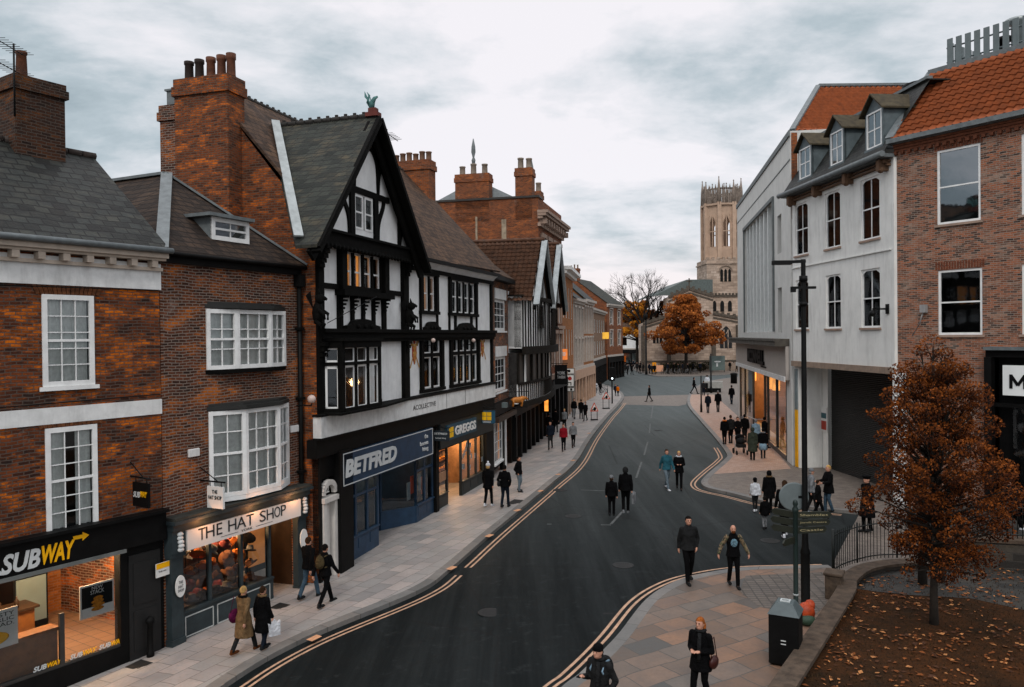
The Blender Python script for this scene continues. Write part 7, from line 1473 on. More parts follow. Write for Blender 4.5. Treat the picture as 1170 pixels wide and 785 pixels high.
# road works signs
for px, pf, hh, lab in ((679, 480, 10.5, 'nearer red bordered triangular road works sign on the left pavement'), (692.5, 467, 8.5, 'farther red bordered triangular road works sign near the traffic light')):
    P = G(px, pf, .12); k = P.y/900; t = thing('road_works_sign', lab, 'sign', P, R(8)); h0 = (pf - (470 if px < 680 else 456))*k; w_ = 5*k; q = MB(); q.tube([(-w_*.7, 0, 0), (-w_*.7, 0, h0)], .03, 5); q.tube([(w_*.7, 0, 0), (w_*.7, 0, h0)], .03, 5); q.box(-w_*.8, w_*.8, -.15, .15, 0, .08); q.build('stand', iron, t)
    tri_ = lambda s_, y: [(-w_*s_, y, h0 + hh*k*(.33 - .33*s_)), (w_*s_, y, h0 + hh*k*(.33 - .33*s_)), (0, y, h0 + hh*k*(.33 + .67*s_))]
    MB().slab(tri_(1, -.05), (0, .03, 0)).build('border', plain('sign_red_border', (.55, .09, .05)), t); MB().slab(tri_(.7, -.06), (0, .008, 0)).build('sign_face', signw, t); MB().ball((w_*.1, -.065, h0 + hh*k*.28), .12, .01, .16, 8).bar((-.22, -.065, h0 + hh*k*.14), (.1, -.065, h0 + hh*k*.36), .06).build('symbol', black, t)
# traffic light, posts
P = G(699.5, 461, .12); k = P.y/900; t = thing('traffic_light', 'traffic light on a dark pole at the near side of the junction', 'traffic light', P); H_ = (461 - 421)*k; MB().tube([(0, 0, 0), (0, 0, H_)], .07, 8).build('pole', iron, t); MB().box(-.28, .28, -.15, .12, H_ - 1.25, H_ + .1).build('housing', black, t); MB().ball((0, -.17, H_ - 1.0), .09, .05, .09, 10).build('light', emis('white_signal', (.8, .9, .95), 3), t)
def post(px, pf, ptop, r_, lab, name='post', head=False, Y=None):
    P = G(px, pf, .12); k = P.y/900; h = (pf - ptop)*k; t = thing(name, lab, 'post' if name == 'post' else 'street lamp', P); MB().lathe([(r_*1.5, 0), (r_*1.4, .6), (r_, .8), (r_*.8, h)], n=9).build('pole', iron, t)
    if head: MB().lathe([(.1, 0), (.32, .3), (.36, .9), (.1, 1.2), (.03, 1.4)], (0, 0, h), 8).build('lamp_head', black, t)
post(801.3, 471, 429, .07, 'plain dark pole at the kerb of the right pavement'); post(812.5, 449, 404, .10, 'dark pole beside the bench at the junction corner')
post(738.5, 428, 366, .16, 'tall dark lamp column before the church corner', 'street_lamp', True)
P = G(815, 448, .12); t = thing('bench', 'pale stone bench seat at the junction corner', 'bench', P, R(-15)); MB().box(-1.1, 1.1, -.5, .5, .5, 1.3).build('seat', plain('pale_stone_bench', (.32, .32, .30)), t); MB().box(-.9, .9, -.35, .35, 0, .5).build('base', black, t); MB().box(-1.3, -.6, -.7, .1, .0, 1.1).build('bin', black, t)
P = G(838.5, 438, .12); tag(MB().lathe([(.45, 0), (.45, 1.2), (.5, 1.25), (.48, 1.4), (.1, 1.5)], n=14).build('litter_bin', black, loc=P), 'round dark litter bin beyond the stone shop corner', 'bin')
P = atY(819.5, 425, 143); P.z = .12; t = thing('advertising_board', 'large grey green advertising board at the edge of the churchyard', 'board', P); k = 143/900; MB().box(-8.7*k, 8.7*k, -.15, .15, .3, 2.95).build('board', plain('grey_green_board', (.13, .17, .16), .5, var=.25), t); MB().box(-8.2*k, -7.7*k, -.1, .1, 0, .3).box(7.7*k, 8.2*k, -.1, .1, 0, .3).build('leg', iron, t); MB().ball((0, -.16, 1.9), .65, .01, .14, 10).box(-.2, .1, -.17, -.15, 1.0, 1.6).build('print', grey_l, t)
for px, pf, w_, h_, c_, lab in ((747.5, 427, .35, 1.7, (.75, .30, .04), 'upright orange board beside the bicycles'), (754, 426.5, .6, 1.15, (.70, .38, .24), 'peach coloured board next to the orange board')):
    P = G(px, pf, .12); t = thing('advertising_board', lab, 'board', P); MB().box(-w_, w_, -.05, .05, .3, h_ + .3).build('board', plain('b' + lab[:12].replace(' ', '_'), c_, .6, var=.1), t); MB().box(-w_, -w_ + .08, -.05, .05, 0, .3).box(w_ - .08, w_, -.05, .05, 0, .3).build('leg', iron, t)
# bicycles
bk = thing('bicycle', 'bicycle parked in the row of stands before the church', 'bicycle', (0, 0, 0), 0, 'bicycles parked before the church')
for x in (-.52, .52):
    q = MB(); q.tube([(x + .33*cos(a*pi/8), 0, .34 + .33*sin(a*pi/8)) for a in range(17)], .022, 5, cap=False)
    for a in range(4): q.tube([(x + .32*cos(a*pi/4), 0, .34 + .32*sin(a*pi/4)), (x - .32*cos(a*pi/4), 0, .34 - .32*sin(a*pi/4))], .006, 3)
    q.build('wheel', iron, bk)
q = MB()
for a, b_ in (((-.52, .34), (-.05, .32)), ((-.05, .32), (-.2, .85)), ((-.2, .8), (.36, .85)), ((-.05, .32), (.38, .78)), ((-.52, .34), (-.2, .8)), ((.52, .34), (.34, 1.0))): q.tube([(a[0], 0, a[1]), (b_[0], 0, b_[1])], .022, 5)
q.build('frame', plain('bike_grey', (.22, .22, .22), .4), bk); MB().box(-.32, -.08, -.06, .06, .86, .92).build('saddle', black, bk); MB().tube([(.3, -.26, 1.0), (.36, 0, 1.03), (.3, .26, 1.0)], .02, 5).build('handlebar', iron, bk)
for i in range(9):
    P = G(757 + i*4.6, 427.5, .12); o = bk if i == 0 else copy_tree(bk); o.location = P; o.rotation_euler = (0, 0, R(60 + 25*sin(i*3)))
for i, (px, pf, lab) in enumerate(((683, 449, 'bicycle leaning by the people at the left corner'), (689, 451, 'second bicycle at the left corner nearer the kerb'), (694, 449.5, 'bicycle standing closest to the traffic light'))):
    P = G(px, pf, .12); o = copy_tree(bk); o.location = P; o.rotation_euler = (0, 0, R(20 + 30*i)); o['label'] = lab; del o['group']
# van and digger down the side of the far street
def van(P, rz, lab):
    t = thing('van', lab, 'van', P, rz); q = MB(); q.slab([(-2.4, -.95, .35), (2.4, -.95, .35), (2.4, -.95, 1.1), (1.5, -.95, 1.35), (1.1, -.95, 2.1), (-2.4, -.95, 2.15)], (0, 1.9, 0)); q.build('body', plain('van_white', (.45, .48, .5), .4), t, bevel=.06)
    q = MB(); q.box(1.22, 1.5, -.8, .8, 1.42, 1.95); q.build('windscreen', glass_sky, t)
    for x in (-1.5, 1.5):
        for y in (-.9, .9): o = MB().lathe([(.34, -.1), (.34, .1)], n=14).build('wheel', black, t); o.location = (x, y, .34); o.rotation_euler = (R(90), 0, 0)
    MB().box(-2.43, -2.4, -.8, .8, .5, 1.0).build('rear_marking', orange, t)
P = G(686, 425); van(P, R(70), 'small white works van with orange rear parked up the far street')
P = atY(686, 410, 150); P.z = 0; t = thing('digger', 'yellow digger working beyond the white van', 'digger', P, R(40)); q = MB(); q.box(-1.2, 1.2, -.9, .9, .9, 2.0); q.box(-.2, .9, -.7, .7, 2.0, 3.0); q.bar((1.0, 0, 1.8), (2.3, 0, 3.9), .35); q.bar((2.3, 0, 3.9), (3.3, 0, 2.2), .3); q.build('body', plain('digger_yellow', (.65, .30, .03), .5), t); MB().box(-1.4, 1.4, -1.1, -.6, 0, .8).box(-1.4, 1.4, .6, 1.1, 0, .8).build('track', black, t)
P = G(722, 404); van(Vector((P.x, P.y, 0)), R(95), 'pale van in the distance beneath the bare tree')
# ================================================================ people
def bake(o):
    dg = bpy.context.evaluated_depsgraph_get(); me = bpy.data.meshes.new_from_object(o.evaluated_get(dg)); old = o.data; o.modifiers.clear(); o.data = me
    return o
def voxel(mb, name, mat, parent, vs, smooth=True):
    o = mb.build(name, mat, parent); md = o.modifiers.new('r', 'REMESH'); md.mode = 'VOXEL'; md.voxel_size = vs; md.use_smooth_shade = True
    if smooth: s_ = o.modifiers.new('s', 'SMOOTH'); s_.iterations = 2; s_.factor = .5
    return bake(o)
def limb(mb, pts, rs, n=9):
    for p, r_ in zip(pts, rs): mb.ball(p, r_, n=n)
    for i in range(len(pts) - 1): mb.tube([pts[i], pts[i+1]], [rs[i], rs[i+1]], n)
def loft(mb, rings, n=14):
    b = len(mb.v)
    for c, rx, ry in rings:
        for k in range(n): mb.v.append((c[0] + rx*cos(2*pi*k/n), c[1] + ry*sin(2*pi*k/n), c[2]))
    for i in range(len(rings) - 1):
        for k in range(n): mb.f.append([b+i*n+k, b+i*n+(k+1) % n, b+(i+1)*n+(k+1) % n, b+(i+1)*n+k]); mb.m.append(0); mb.sm.append(True)
    mb.f.append([b+k for k in range(n)][::-1]); mb.m.append(0); mb.sm.append(True); b2 = b + (len(rings)-1)*n; mb.f.append([b2+k for k in range(n)]); mb.m.append(0); mb.sm.append(True)
skin_m = plain('skin', (.46, .25, .18), .6, var=.08)
def cloth(nm_, c):
    m = plain('cloth_' + nm_, c, .9, var=.45, scale=7, spec=.08); nt = m.node_tree; bump(nt, nt.nodes['Principled BSDF'], noisef(nt, 9, 3, .6, dist=1.2), .9, .05); return m
CL = dict(black=cloth('black', (.006, .006, .007)), char=cloth('charcoal', (.025, .026, .027)), navy=cloth('navy', (.014, .020, .033)), jeans=cloth('jeans', (.06, .10, .14)), ljeans=cloth('light_jeans', (.14, .18, .21)),
    beige=cloth('camel', (.17, .11, .06)), teal=cloth('teal', (.035, .12, .155)), grey=cloth('grey', (.20, .21, .22)), white=cloth('white', (.55, .57, .60)), red=cloth('red', (.28, .02, .03)), green=cloth('olive', (.05, .06, .045)), orange=cloth('orange', (.62, .16, .03)),
    blond=cloth('blond_hair', (.42, .27, .12)), brown=cloth('brown_hair', (.05, .027, .015)), dark=cloth('dark_hair', (.012, .010, .009)), ginger=cloth('ginger_hair', (.30, .10, .035)), ghair=cloth('grey_hair', (.22, .21, .2)), lblue=cloth('pale_blue', (.22, .32, .40)), tan=cloth('tan_boot', (.14, .05, .02)), bag=cloth('brown_canvas', (.085, .065, .035)), purple=cloth('purple', (.12, .015, .06)))
m_, nt_, b_ = nm('camouflage_cloth'); fcm = noisef(nt_, 14, 2, .5); c_ = mixc(nt_, rng(nt_, fcm, .46, .5, 0, 1), (.02, .018, .012), (.16, .11, .06)); c_ = mixc(nt_, rng(nt_, noisef(nt_, 22, 2), .56, .6, 0, 1), c_, (.06, .07, .03)); L(nt_, c_, b_.inputs['Base Color']); b_.inputs['Roughness'].default_value = .9; CL['camo'] = m_
def person(label, px, pf, hpx, rz, top='black', legs='black', hair='dark', stride=.42, coat=.0, shoes='char', hat=None, long_hair=False, arms='walk', up=.12, phase=1, child=False, fur=None, scarf=None, hood=None, group=None, skirt=None, bald=False, lean=0, P=None, topc=None, head=0):
    P = P or G(px, pf, up); k = P.y/900*1.0; H_ = hpx*k; H_ = max(.95, min(1.98, H_)); near = hpx > 40; vs_ = .0125 if hpx > 60 else (.017 if near else .032)
    t = thing('person', label, 'person', P, R(rz), group); s_ = H_/1.75; t.scale = (s_, s_, s_)
    hs = 1.16 if child else 1.0
    st = stride*phase; hip = .93; ly = (-st*.5, st*.5)
    def leg(sx, y):                                   # y<0 forward
        fwd = y < 0; A = Vector((sx*.09, 0, hip)); ank = Vector((sx*.085, y*1.15, .085 if fwd or abs(y) < .05 else .13)); kn = A.lerp(ank, .5) + Vector((0, -.035 - (.07 if not fwd and abs(y) > .05 else 0), .02)); return A, kn, ank
    legs_ = [leg(-1, ly[0]), leg(1, ly[1])]
    def arm(sx, mode):
        S = Vector((sx*.172, 0, 1.405)); sw = (ly[0] if sx > 0 else ly[1])*.9
        if mode == 'walk': E_ = S + Vector((sx*.05, sw*.45 + .03, -.28)); W = E_ + Vector((sx*.01, sw*.5 - .06, -.24))
        elif mode == 'pocket': E_ = S + Vector((sx*.10, .08, -.27)); W = E_ + Vector((-sx*.07, -.13, -.20))
        elif mode == 'front': E_ = S + Vector((sx*.06, .02, -.28)); W = E_ + Vector((-sx*.14, -.20, .02))
        elif mode == 'phone': E_ = S + Vector((sx*.05, -.02, -.28)); W = E_ + Vector((-sx*.05, -.24, .10))
        elif mode == 'out': E_ = S + Vector((sx*.15, .03, -.25)); W = E_ + Vector((sx*.10, -.08, -.22))
        elif mode == 'push': E_ = S + Vector((sx*.04, -.10, -.25)); W = E_ + Vector((-sx*.02, -.26, -.02))
        return S, E_, W
    am = arms if isinstance(arms, tuple) else (arms, arms)
    arms_ = [arm(-1, am[0]), arm(1, am[1])]
    hc = Vector((0, -.015 - lean*.1, 1.625))
    B = MB()                                          # the body, one skin
    B.ball(hc, .078*hs, .095*hs, .115*hs, 14); B.ball(hc + Vector((0, -.03, -.055)), .058*hs, .066*hs, .06*hs, 12)
    if near: B.ball(hc + Vector((0, -.100*hs, -.012)), .013, .022, .026, 8); B.ball(hc + Vector((-.078*hs, .01, -.005)), .012, .02, .03, 6); B.ball(hc + Vector((.078*hs, .01, -.005)), .012, .02, .03, 6); B.ball(hc + Vector((0, -.088*hs, -.062)), .028, .014, .009, 8)
    limb(B, [(0, .01, 1.42), hc + Vector((0, .01, -.08))], [.062, .055])
    loft(B, [((0, 0, .86), .14, .10), ((0, 0, .96), .155, .105), ((0, 0, 1.10), .13, .095), ((0, 0, 1.30), .155, .10), ((0, 0, 1.42), .15, .085), ((0, 0, 1.47), .07, .06)])
    for A, K, Z_ in legs_: limb(B, [A, K, Z_], [.085, .055, .038]); limb(B, [Z_ + Vector((0, .02, -.03)), Z_ + Vector((0, -.13, -.045))], [.035, .03])
    for (S, E_, W), sx, md in zip(arms_, (-1, 1), am):
        limb(B, [S, E_, W], [.05, .038, .027]); d = (W - E_).normalized(); 
        if md == 'walk' or md == 'out': d = Vector((0, -.15, -1)).normalized()
        sd = Vector((0, 1, 0)) if abs(d.z) > .6 else Vector((1, 0, 0)); sd = (sd - d*sd.dot(d)).normalized(); curl = Vector((-sx, 0, 0)) if abs(d.z) > .6 else Vector((0, 0, -1)); pc = W + d*.05
        B.ball(pc, .03, .03, .03, 8); limb(B, [W, W + d*.05, W + d*.085], [.026, .032, .030], 8)
        if hpx > 60:
            for j, fl in enumerate((.062, .072, .068, .052)): b0 = W + d*.085 + sd*(.027 - .018*j); limb(B, [b0, b0 + d*fl*.55, b0 + d*fl*.85 + curl*.025], [.0105, .010, .009], 6)
            th = W + d*.03 + sd*.03; limb(B, [th, th + d*.035 + sd*.02, th + d*.06 + sd*.018 + curl*.012], [.012, .011, .010], 6)
    voxel(B, 'body', skin_m, t, vs_)
    cv = vs_*1.25
    J = MB(); bulk = .02                              # jacket
    low = .86 - coat; fl = .03 + coat*.12
    rings = [((0, 0, low), .165 + bulk + fl, .125 + bulk + fl), ((0, 0, max(low + .04, .92)), .165 + bulk + fl*.5, .125 + bulk + fl*.4), ((0, 0, 1.08), .15 + bulk, .115 + bulk), ((0, 0, 1.28), .172 + bulk, .118 + bulk), ((0, .005, 1.385), .155 + bulk, .098 + bulk), ((0, .01, 1.455), .095 + bulk, .075 + bulk), ((0, .01, 1.53), .068, .066)]
    loft(J, rings); J2 = MB() if topc else J
    for (S, E_, W), md in zip(arms_, am): limb(J2, [S, E_, W + (E_ - W)*.06], [.072, .058, .047])
    voxel(J, 'coat' if coat > .1 else 'jacket', CL[top], t, cv)
    if topc: voxel(J2, 'sleeves', CL[topc], t, cv)
    T = MB(); rr = (.098, .068, .058) if legs != 'leg' else (.09, .06, .045)
    loft(T, [((0, 0, .84), .165, .115), ((0, 0, .98), .16, .115)])
    for A, K, Z_ in legs_: limb(T, [A, K, Z_ + Vector((0, 0, .0))], [rr[0], rr[1], rr[2]])
    voxel(T, 'trousers', CL[legs], t, cv)
    if skirt: q = MB(); loft(q, [((0, 0, .52), .26, .24), ((0, 0, .9), .19, .15)]); q.build('skirt', CL[skirt], t)
    for A, K, Z_ in legs_:
        q = MB(); heel = Z_ + Vector((0, .03, -.045)); toe = Z_ + Vector((0, -.17, -.055)); q.ball(heel, .048, .055, .04, 8); q.ball(toe, .046, .06, .032, 8); q.tube([heel, toe], [.045, .045], 8); q.tube([Z_ + Vector((0, 0, .04)), heel], [.048, .045], 8); q.build('shoe', CL[shoes], t)
    q = MB()
    if hat is None and not bald:
        q.ball(hc + Vector((0, .014, .022)), .086*hs, .100*hs, .108*hs, 14); 
        m0 = q
        # open the face: keep only hair behind / above the hairline
        keep = [(f, s2) for f, s2 in zip(q.f, q.sm) if not (sum(q.v[i][1] for i in f)/len(f) < hc.y - .02 and sum(q.v[i][2] for i in f)/len(f) < hc.z + .055)]
        q.f = [a for a, _ in keep]; q.sm = [a for _, a in keep]; q.m = [0]*len(keep)
        if long_hair: loft(q, [((0, .085, hc.z - .30), .07, .03), ((0, .09, hc.z - .15), .095, .05), ((0, .06, hc.z), .09, .06), ((0, .03, hc.z + .06), .07, .05)])
        q.build('hair', CL[hair], t)
    elif hat:
        kind, hcol = hat; q.ball(hc + Vector((0, .008, .06)), .092*hs, .106*hs, .088*hs, 14); q.lathe([(.095*hs, 0), (.099*hs, .035)], hc + Vector((0, .0, .028)), 14)
        if kind == 'bobble': q.ball(hc + Vector((0, .01, .175)), .045, n=8)
        if kind == 'cap': q.slab([(-.07, -.08, hc.z + .04), (.07, -.08, hc.z + .04), (.05, -.17, hc.z + .03), (-.05, -.17, hc.z + .03)], (0, 0, .012))
        if kind == 'peaked': q.lathe([(.10, .06), (.14, .10), (.13, .13), (.02, .14)], hc, 16)
        q.build('hat', CL[hcol], t)
        if hat[0] != 'peaked': q = MB(); q.ball(hc + Vector((0, .04, -.02)), .083*hs, .07*hs, .085*hs, 10); q.build('hair', CL[hair], t)
    if hood: q = MB(); q.ball(hc + Vector((0, .03, .0)), .108, .105, .13, 12); q.f = [f for f in q.f if not (sum(q.v[i][1] for i in f)/len(f) < hc.y - .03)]; q.m = [0]*len(q.f); q.sm = [True]*len(q.f); q.build('hood', CL[hood], t)
    if fur: q = MB(); q.tube([(.11*cos(a*pi/6), .015 + .09*sin(a*pi/6), 1.50 + .01*sin(a*3)) for a in range(13)], .032, 7); q.build('collar', CL[fur], t)
    if scarf: q = MB(); q.tube([(.085*cos(a*pi/6), .01 + .08*sin(a*pi/6), 1.495) for a in range(13)], .034, 7); q.tube([(.05, -.12, 1.48), (.06, -.165, 1.25), (.05, -.16, .95)], [.035, .04, .04], 7); q.build('scarf', CL[scarf], t)
    if near:
        q = MB()
        for sx in (-1, 1): q.ball(hc + Vector((sx*.03, -.089*hs, .012)), .011, .008, .007, 8)
        q.build('eyes', CL['dark'], t); q = MB()
        for sx in (-1, 1): q.bar(hc + Vector((sx*.016, -.094*hs, .032)), hc + Vector((sx*.046, -.085*hs, .034)), .008, .007)
        q.build('eyebrows', CL['dark' if hair == 'dark' else 'brown'], t)
    return t, s_, arms_
def held(name, label, cat, t, s_, pos, build, group=None):   # something carried by a person
    m = Matrix.Translation(t.location) @ Matrix.Rotation(t.rotation_euler.z, 4, 'Z'); p = m @ (Vector(pos)*s_); o = thing(name, label, cat, p, t.rotation_euler.z, group); o.scale = (s_, s_, s_); build(o); return o
def b_backpack(col, flap=None):
    def f(o):
        q = MB(); q.ball((0, .06, -.0), .15, .09, .2, 12); q.ball((0, .12, -.08), .10, .06, .1, 10); q.build('bag', col, o); q = MB()
        for sx in (-1, 1): q.tube([(sx*.10, .0, .15), (sx*.11, -.14, .17), (sx*.12, -.27, .05), (sx*.14, -.16, -.14), (sx*.12, .0, -.15)], .018, 6)
        q.build('strap', flap or col, o)
    return f
def b_carrier(col):
    def f(o):
        q = MB(); q.slab([(-.17, -.03, -.46), (.16, -.03, -.44), (.19, -.03, -.06), (.08, -.03, -.13), (.02, -.03, 0), (-.02, -.03, 0), (-.09, -.03, -.12), (-.17, -.03, -.05)], (0, .07, 0)); x = q.build('bag', col, o); x.rotation_euler = (0, 0, R(75)); q = MB(); q.box(-.036, -.034, -.05, .02, -.36, -.33)
    return f
def b_handbag(col, w_=.2, h=.2, strap=True):
    def f(o):
        q = MB(); q.ball((0, 0, 0), w_*.45, w_, h, 12); q.build('bag', col, o)
        if strap: q = MB(); q.tube([(0, -w_*.8, h*.4), (-.02, -.04, h + .30), (-.02, .04, h + .34), (0, w_*.8, h*.4)], .010, 5); q.build('strap', col, o)
    return f
# --- left pavement, nearest first
t, s_, a_ = person('woman in a camel coat with blond hair carrying a purple bag', 279, 746, 77, 152, 'beige', 'char', 'blond', .55, .42, 'tan', long_hair=False, fur='black')
held('handbag', 'large purple shoulder bag carried by the woman in the camel coat', 'bag', t, s_, (.30, .02, .93), b_handbag(CL['purple'], .2, .19))
t, s_, a_ = person('person in a long black coat with fur hood walking beside the camel coat', 301, 742, 73, 152, 'black', 'navy', 'brown', .22, .35, 'char', fur='beige', phase=-1)
held('carrier_bag', 'white carrier bag held by the person in the long black coat', 'bag', t, s_, tuple(a_[0][2] + Vector((-.03, -.02, -.06))), b_carrier(CL['white']))
person('man in a black jacket and blue jeans walking past the hat shop door', 353, 684, 71, 152, 'black', 'jeans', 'brown', .5)
t, s_, a_ = person('man in black with a khaki backpack beside the white doorway', 372, 692, 71, 152, 'black', 'black', 'dark', .62, phase=-1)
held('backpack', 'khaki canvas backpack worn by the man near the white doorway', 'backpack', t, s_, (0, .15, 1.28), b_backpack(CL['bag']))
t, s_, a_ = person('woman in a white bobble hat and black top on the bakery pavement', 558, 579, 50, 160, 'black', 'black', 'blond', .3, .1, 'white', hat=('bobble', 'white'))
t, s_, a_ = person('man in black with a shoulder bag walking before the bakery', 577, 580, 49, 160, 'black', 'navy', 'dark', .3, arms='pocket')
held('messenger_bag', 'black messenger bag hanging at the hip of the man before the bakery', 'bag', t, s_, (.24, .02, .98), b_handbag(CL['char'], .17, .13))
person('man in a dark top and jeans standing past the bakery sign', 593, 562, 41, 60, 'black', 'ljeans', 'dark', .12, arms='pocket')
for a in [('man in a dark blue jacket walking this way by the inn front', 629, 513, 32, -10, 'navy', 'char', 'dark'), ('man in a red jacket over white walking this way', 644, 515, 31, 0, 'red', 'black', 'brown'), ('person in a grey jacket at the right of the red jacket', 655, 511, 29, 5, 'grey', 'black', 'dark'),
          ('man in black behind the dark blue jacket', 635, 494, 27, 170, 'black', 'black', 'dark'), ('woman with a pale scarf beside the inn', 645, 491, 24, -20, 'grey', 'black', 'blond'), ('person in black close to the inn shopfront', 627, 500, 28, 160, 'black', 'black', 'dark'),
          ('woman in black coat and grey skirt near the direction sign', 656, 478, 23, 20, 'black', 'grey', 'dark'), ('man in dark clothes standing past the direction sign', 664, 479, 23, 170, 'black', 'char', 'brown'), ('person in black holding something pale by the direction sign', 669, 481, 22, -30, 'black', 'black', 'dark'),
          ('man in a white shirt near the bicycles at the left corner', 681, 449, 13, 180, 'white', 'grey', 'brown'), ('person in black by the bicycles at the left corner', 686, 449, 13, 180, 'black', 'black', 'dark'), ('person in an orange jacket at the kerb beside the traffic light', 706, 453, 13, 160, 'orange', 'char', 'dark'), ('dark dressed person left of the orange jacket by the kerb', 703, 452, 13, 20, 'navy', 'black', 'dark')]:
    person(*a[:5], top=a[5], legs=a[6], hair=a[7], stride=.3)
# --- road
person('boy in black with a pale cap walking up the road', 699, 590, 47, 172, 'black', 'black', 'brown', .2, hat=('cap', 'grey'), child=False)
t, s_, a_ = person('hooded man in black walking up the middle of the road', 715, 587, 54, 172, 'black', 'black', 'dark', .2, hood='char', shoes='grey')
held('carrier_bag', 'translucent pale carrier bag held by the hooded man in the road', 'bag', t, s_, tuple(a_[0][2] + Vector((-.06, 0, -.04))), b_carrier(CL['grey']))
person('man in a teal hoodie and jeans crossing the road', 762, 559, 46, 14, 'teal', 'ljeans', 'brown', .55, shoes='white', up=0)
person('blond woman in a black coat with white collar crossing beside the hoodie', 776, 559, 44, -10, 'black', 'black', 'blond', .45, .1, fur='white', up=0, arms='front', phase=-1)
person('man in a black quilted jacket and tight jeans stepping onto the corner', 787, 665, 76, 4, 'char', 'black', 'dark', .34, arms=('walk', 'pocket'), shoes='char')
t, s_, a_ = person('bald bearded man in camouflage sleeves and a printed black top', 838, 670, 71, -2, 'black', 'black', 'brown', .3, bald=True, arms='out', topc='camo', phase=-1)
q = MB(); q.ball((0, -.128, 1.26), .10, .016, .12, 10); q.build('chest_print', plain('pale_blue_print', (.14, .24, .30), .8, var=.9, scale=30), t)
q = MB(); q.ball((0, -.078, 1.56), .052, .05, .05, 10); q.build('beard', CL['tan'], t)
person('person in a dark coat crossing far up on the brick table', 742, 459, 19, -90, 'black', 'black', 'dark', .5, .15, up=0)
# --- foreground corner
t, s_, a_ = person('ginger haired woman in black with a dark scarf on the corner flagstones', 801, 808, 104, -42, 'black', 'black', 'ginger', .3, .12, arms='front', scarf='char', long_hair=False)
held('handbag', 'dark red handbag at the hip of the ginger haired woman', 'bag', t, s_, (.25, .06, .92), b_handbag(plain('oxblood_leather', (.06, .015, .012), .4), .15, .13))
q = MB(); q.ball((0, .055, 1.56), .09, .07, .12, 12); q.build('hair', CL['ginger'], t)
t, s_, a_ = person('person in a black knitted hat and dark green coat looking at a phone', 686, 850, 116, -38, 'char', 'black', 'dark', .3, arms=('phone', 'pocket'), hat=('beanie', 'black'), scarf='char', lean=.4)
held('backpack', 'backpack with pale blue straps on the person in the knitted hat', 'backpack', t, s_, (0, .15, 1.28), b_backpack(CL['char'], CL['lblue']))
held('mobile_phone', 'small phone in the hand of the person with the knitted hat', 'phone', t, s_, tuple(a_[0][2] + Vector((.0, -.10, .03))), lambda o: MB().box(-.035, .035, -.07, .07, 0, .01).build('phone_body', CL['black'], o))
# --- far right pavement
for a in [('man in a white shirt walking away beyond the stone bench', 808, 447, 19, 180, 'white', 'char', 'brown', .3), ('person in black striding across at the junction corner', 793, 450, 19, 90, 'black', 'black', 'dark', .6), ('person in dark clothes left of the stone bench', 804, 452, 17, 160, 'char', 'navy', 'brown', .2),
          ('man in a purple black jacket walking away on pink paving', 809, 472, 23, 176, 'navy', 'navy', 'ghair', .3), ('man in a black jacket walking away on pink paving', 820.5, 471, 25, 176, 'black', 'char', 'ghair', .3), ('man in dark jacket walking away close to the stone shop', 836, 462, 22, 180, 'black', 'navy', 'dark', .3),
          ('person in black with an orange scarf at the left of the pram group', 828, 508, 32, 175, 'black', 'black', 'dark', .25), ('person in dark brown just behind the orange scarf', 835, 507, 33, 175, 'char', 'black', 'brown', .25), ('woman in black pushing the pram', 843, 509, 33, -5, 'black', 'black', 'dark', .2), ('man in black behind the pram', 851, 506, 33, 170, 'black', 'char', 'dark', .2),
          ('person in a pale blue hood before the shop door', 864, 512, 33, 160, 'lblue', 'navy', 'grey', .2), ('dark coated person at the shop door handrail', 874, 512, 36, 110, 'black', 'black', 'dark', .2)]:
    person(*a[:5], top=a[5], legs=a[6], hair=a[7], stride=a[8], fur='orange' if 'orange scarf at' in a[0] else None, arms='push' if 'pushing' in a[0] else 'walk')
person('person in a long dark green padded coat behind the pram', 860, 526, 38, 170, 'green', 'black', 'dark', .15, .4, hood='green')
person('woman in a black jacket and pale blue skirt near the shop window', 872, 524, 35, 165, 'black', 'leg' if 0 else 'char', 'dark', .3, skirt='lblue', fur='grey')
P = G(846, 519, .12); t = thing('pram', 'dark pushchair with big wheels facing this way', 'pram', P, R(0)); q = MB(); q.ball((0, 0, .78), .27, .35, .25, 12); q.box(-.24, .24, -.32, .1, .42, .62); q.build('seat', CL['char'], t); MB().ball((0, .08, .92), .29, .28, .24, 12).build('hood', CL['black'], t); q = MB()
for sx in (-.27, .27): q.tube([(sx, -.32, .14), (sx, .1, .55), (sx, .5, 1.02)], .018, 6); q.tube([(sx, .36, .16), (sx, 0, .6)], .018, 6)
q.tube([(-.27, .5, 1.02), (.27, .5, 1.02)], .02, 6); q.build('frame', plain('pram_frame', (.25, .25, .25), .4), t)
for sx in (-.3, .3):
    for y, r_ in ((-.32, .13), (.36, .16)): o = MB().lathe([(r_, -.025), (r_, .025)], n=14).build('wheel', black, t); o.location = (sx, y, r_); o.rotation_euler = (0, R(90), 0)
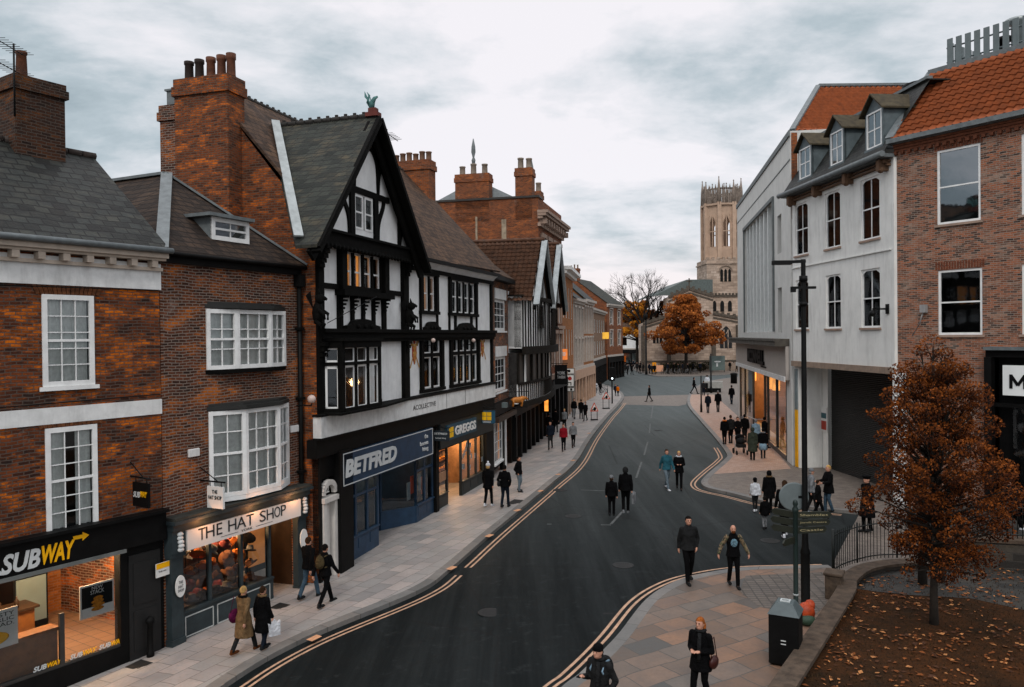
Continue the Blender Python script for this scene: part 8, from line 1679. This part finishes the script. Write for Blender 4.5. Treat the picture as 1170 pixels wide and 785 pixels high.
# --- family at the side road
person('child in a white padded jacket at the kerb of the side road', 863, 585, 39, 175, 'white', 'char', 'dark', .3, child=True, hat=('beanie', 'black'), shoes='white', up=0)
person('woman in a dark hooded coat with fur trim walking with children', 879, 586, 49, 178, 'black', 'black', 'dark', .15, .25, hood='black', fur='beige', up=0)
person('small child in black with white socks before the hooded woman', 874, 605, 38, 178, 'black', 'grey', 'dark', .2, child=True, up=0, coat=.1)
person('woman in black with a long ponytail crossing the side road', 897, 614, 69, 172, 'black', 'black', 'brown', .5, up=0, long_hair=True, shoes='white')
person('person in a grey woolly hat behind the lamp column', 927, 588, 53, 90, 'grey', 'char', 'ghair', .3, hat=('beanie', 'grey'), shoes='white', up=0)
person('blond person in a black coat leaning towards the others at the kerb', 947, 586, 55, -80, 'black', 'jeans', 'blond', .15, .12, arms='push')
person('person in black between the lamp column and the blond person', 935, 592, 44, 80, 'black', 'black', 'brown', .4, .1)
person('policeman in a long dark coat and peaked cap by the curved railing', 991, 608, 65, -75, 'black', 'black', 'dark', .1, .38, hat=('peaked', 'black'))
P = G(1152, 606, .72); person('person in black with white shoes striding behind the right railing', 1152, 606, 60, 100, 'black', 'black', 'dark', .75, up=.72, shoes='white', P=P)
# --- far junction crowd
rd = random.Random(17); spots = [(721, 424), (724, 422), (728, 425), (732, 424), (727, 420), (735, 426), (738, 424), (742, 427), (745, 428), (731, 427), (709, 427), (714, 426), (712, 422), (699, 416), (704, 412), (716, 408), (726, 414), (730, 413), (834, 424), (838, 423), (842, 425), (770, 426.5), (780, 426.5), (792, 425), (695, 424), (691, 430), (678, 433), (701, 420), (706, 417), (719, 419), (723, 416), (733, 421), (740, 423), (748, 428), (763, 427), (775, 427), (786, 427), (694, 421), (717, 428), (722, 428), (800, 426)]
cn = ['black', 'navy', 'char', 'grey', 'red', 'jeans', 'green', 'orange']; far_proto = None
words_ = ['by the yellow tree', 'near the church wall', 'at the plaza kerb', 'in the junction crowd']
for i, (px, pf) in enumerate(spots):
    P = G(px, pf, .1)
    if i < 3: 
        t, _, _ = person('tiny dark figure in the crowd by the far junction', px, pf, 11.2 if P.y > 140 else 12, rd.uniform(0, 360), ['black', 'navy', 'char'][i], 'black', 'dark', .3, group='distant people at the far junction', P=P); 
        if i == 0: protos = []
        protos.append(t)
    else: o = copy_tree(protos[i % 3]); o.location = P; o.rotation_euler = (0, 0, rd.uniform(0, 6))
P = G(711, 420, .1); t = thing('cargo_cart', 'orange topped cart among people on the far street', 'cart', (P.x, P.y, 0), R(10)); MB().box(-.6, .6, -.8, .8, 1.3, 2.6).build('box', plain('cart_orange', (.60, .14, .02)), t, bevel=.05); MB().box(-.6, .6, -.8, .8, .5, 1.3).build('base', black, t)
for sx in (-.65, .65): o = MB().lathe([(.35, -.04), (.35, .04)], n=12).build('wheel', black, t); o.location = (sx, 0, .35); o.rotation_euler = (0, R(90), 0)
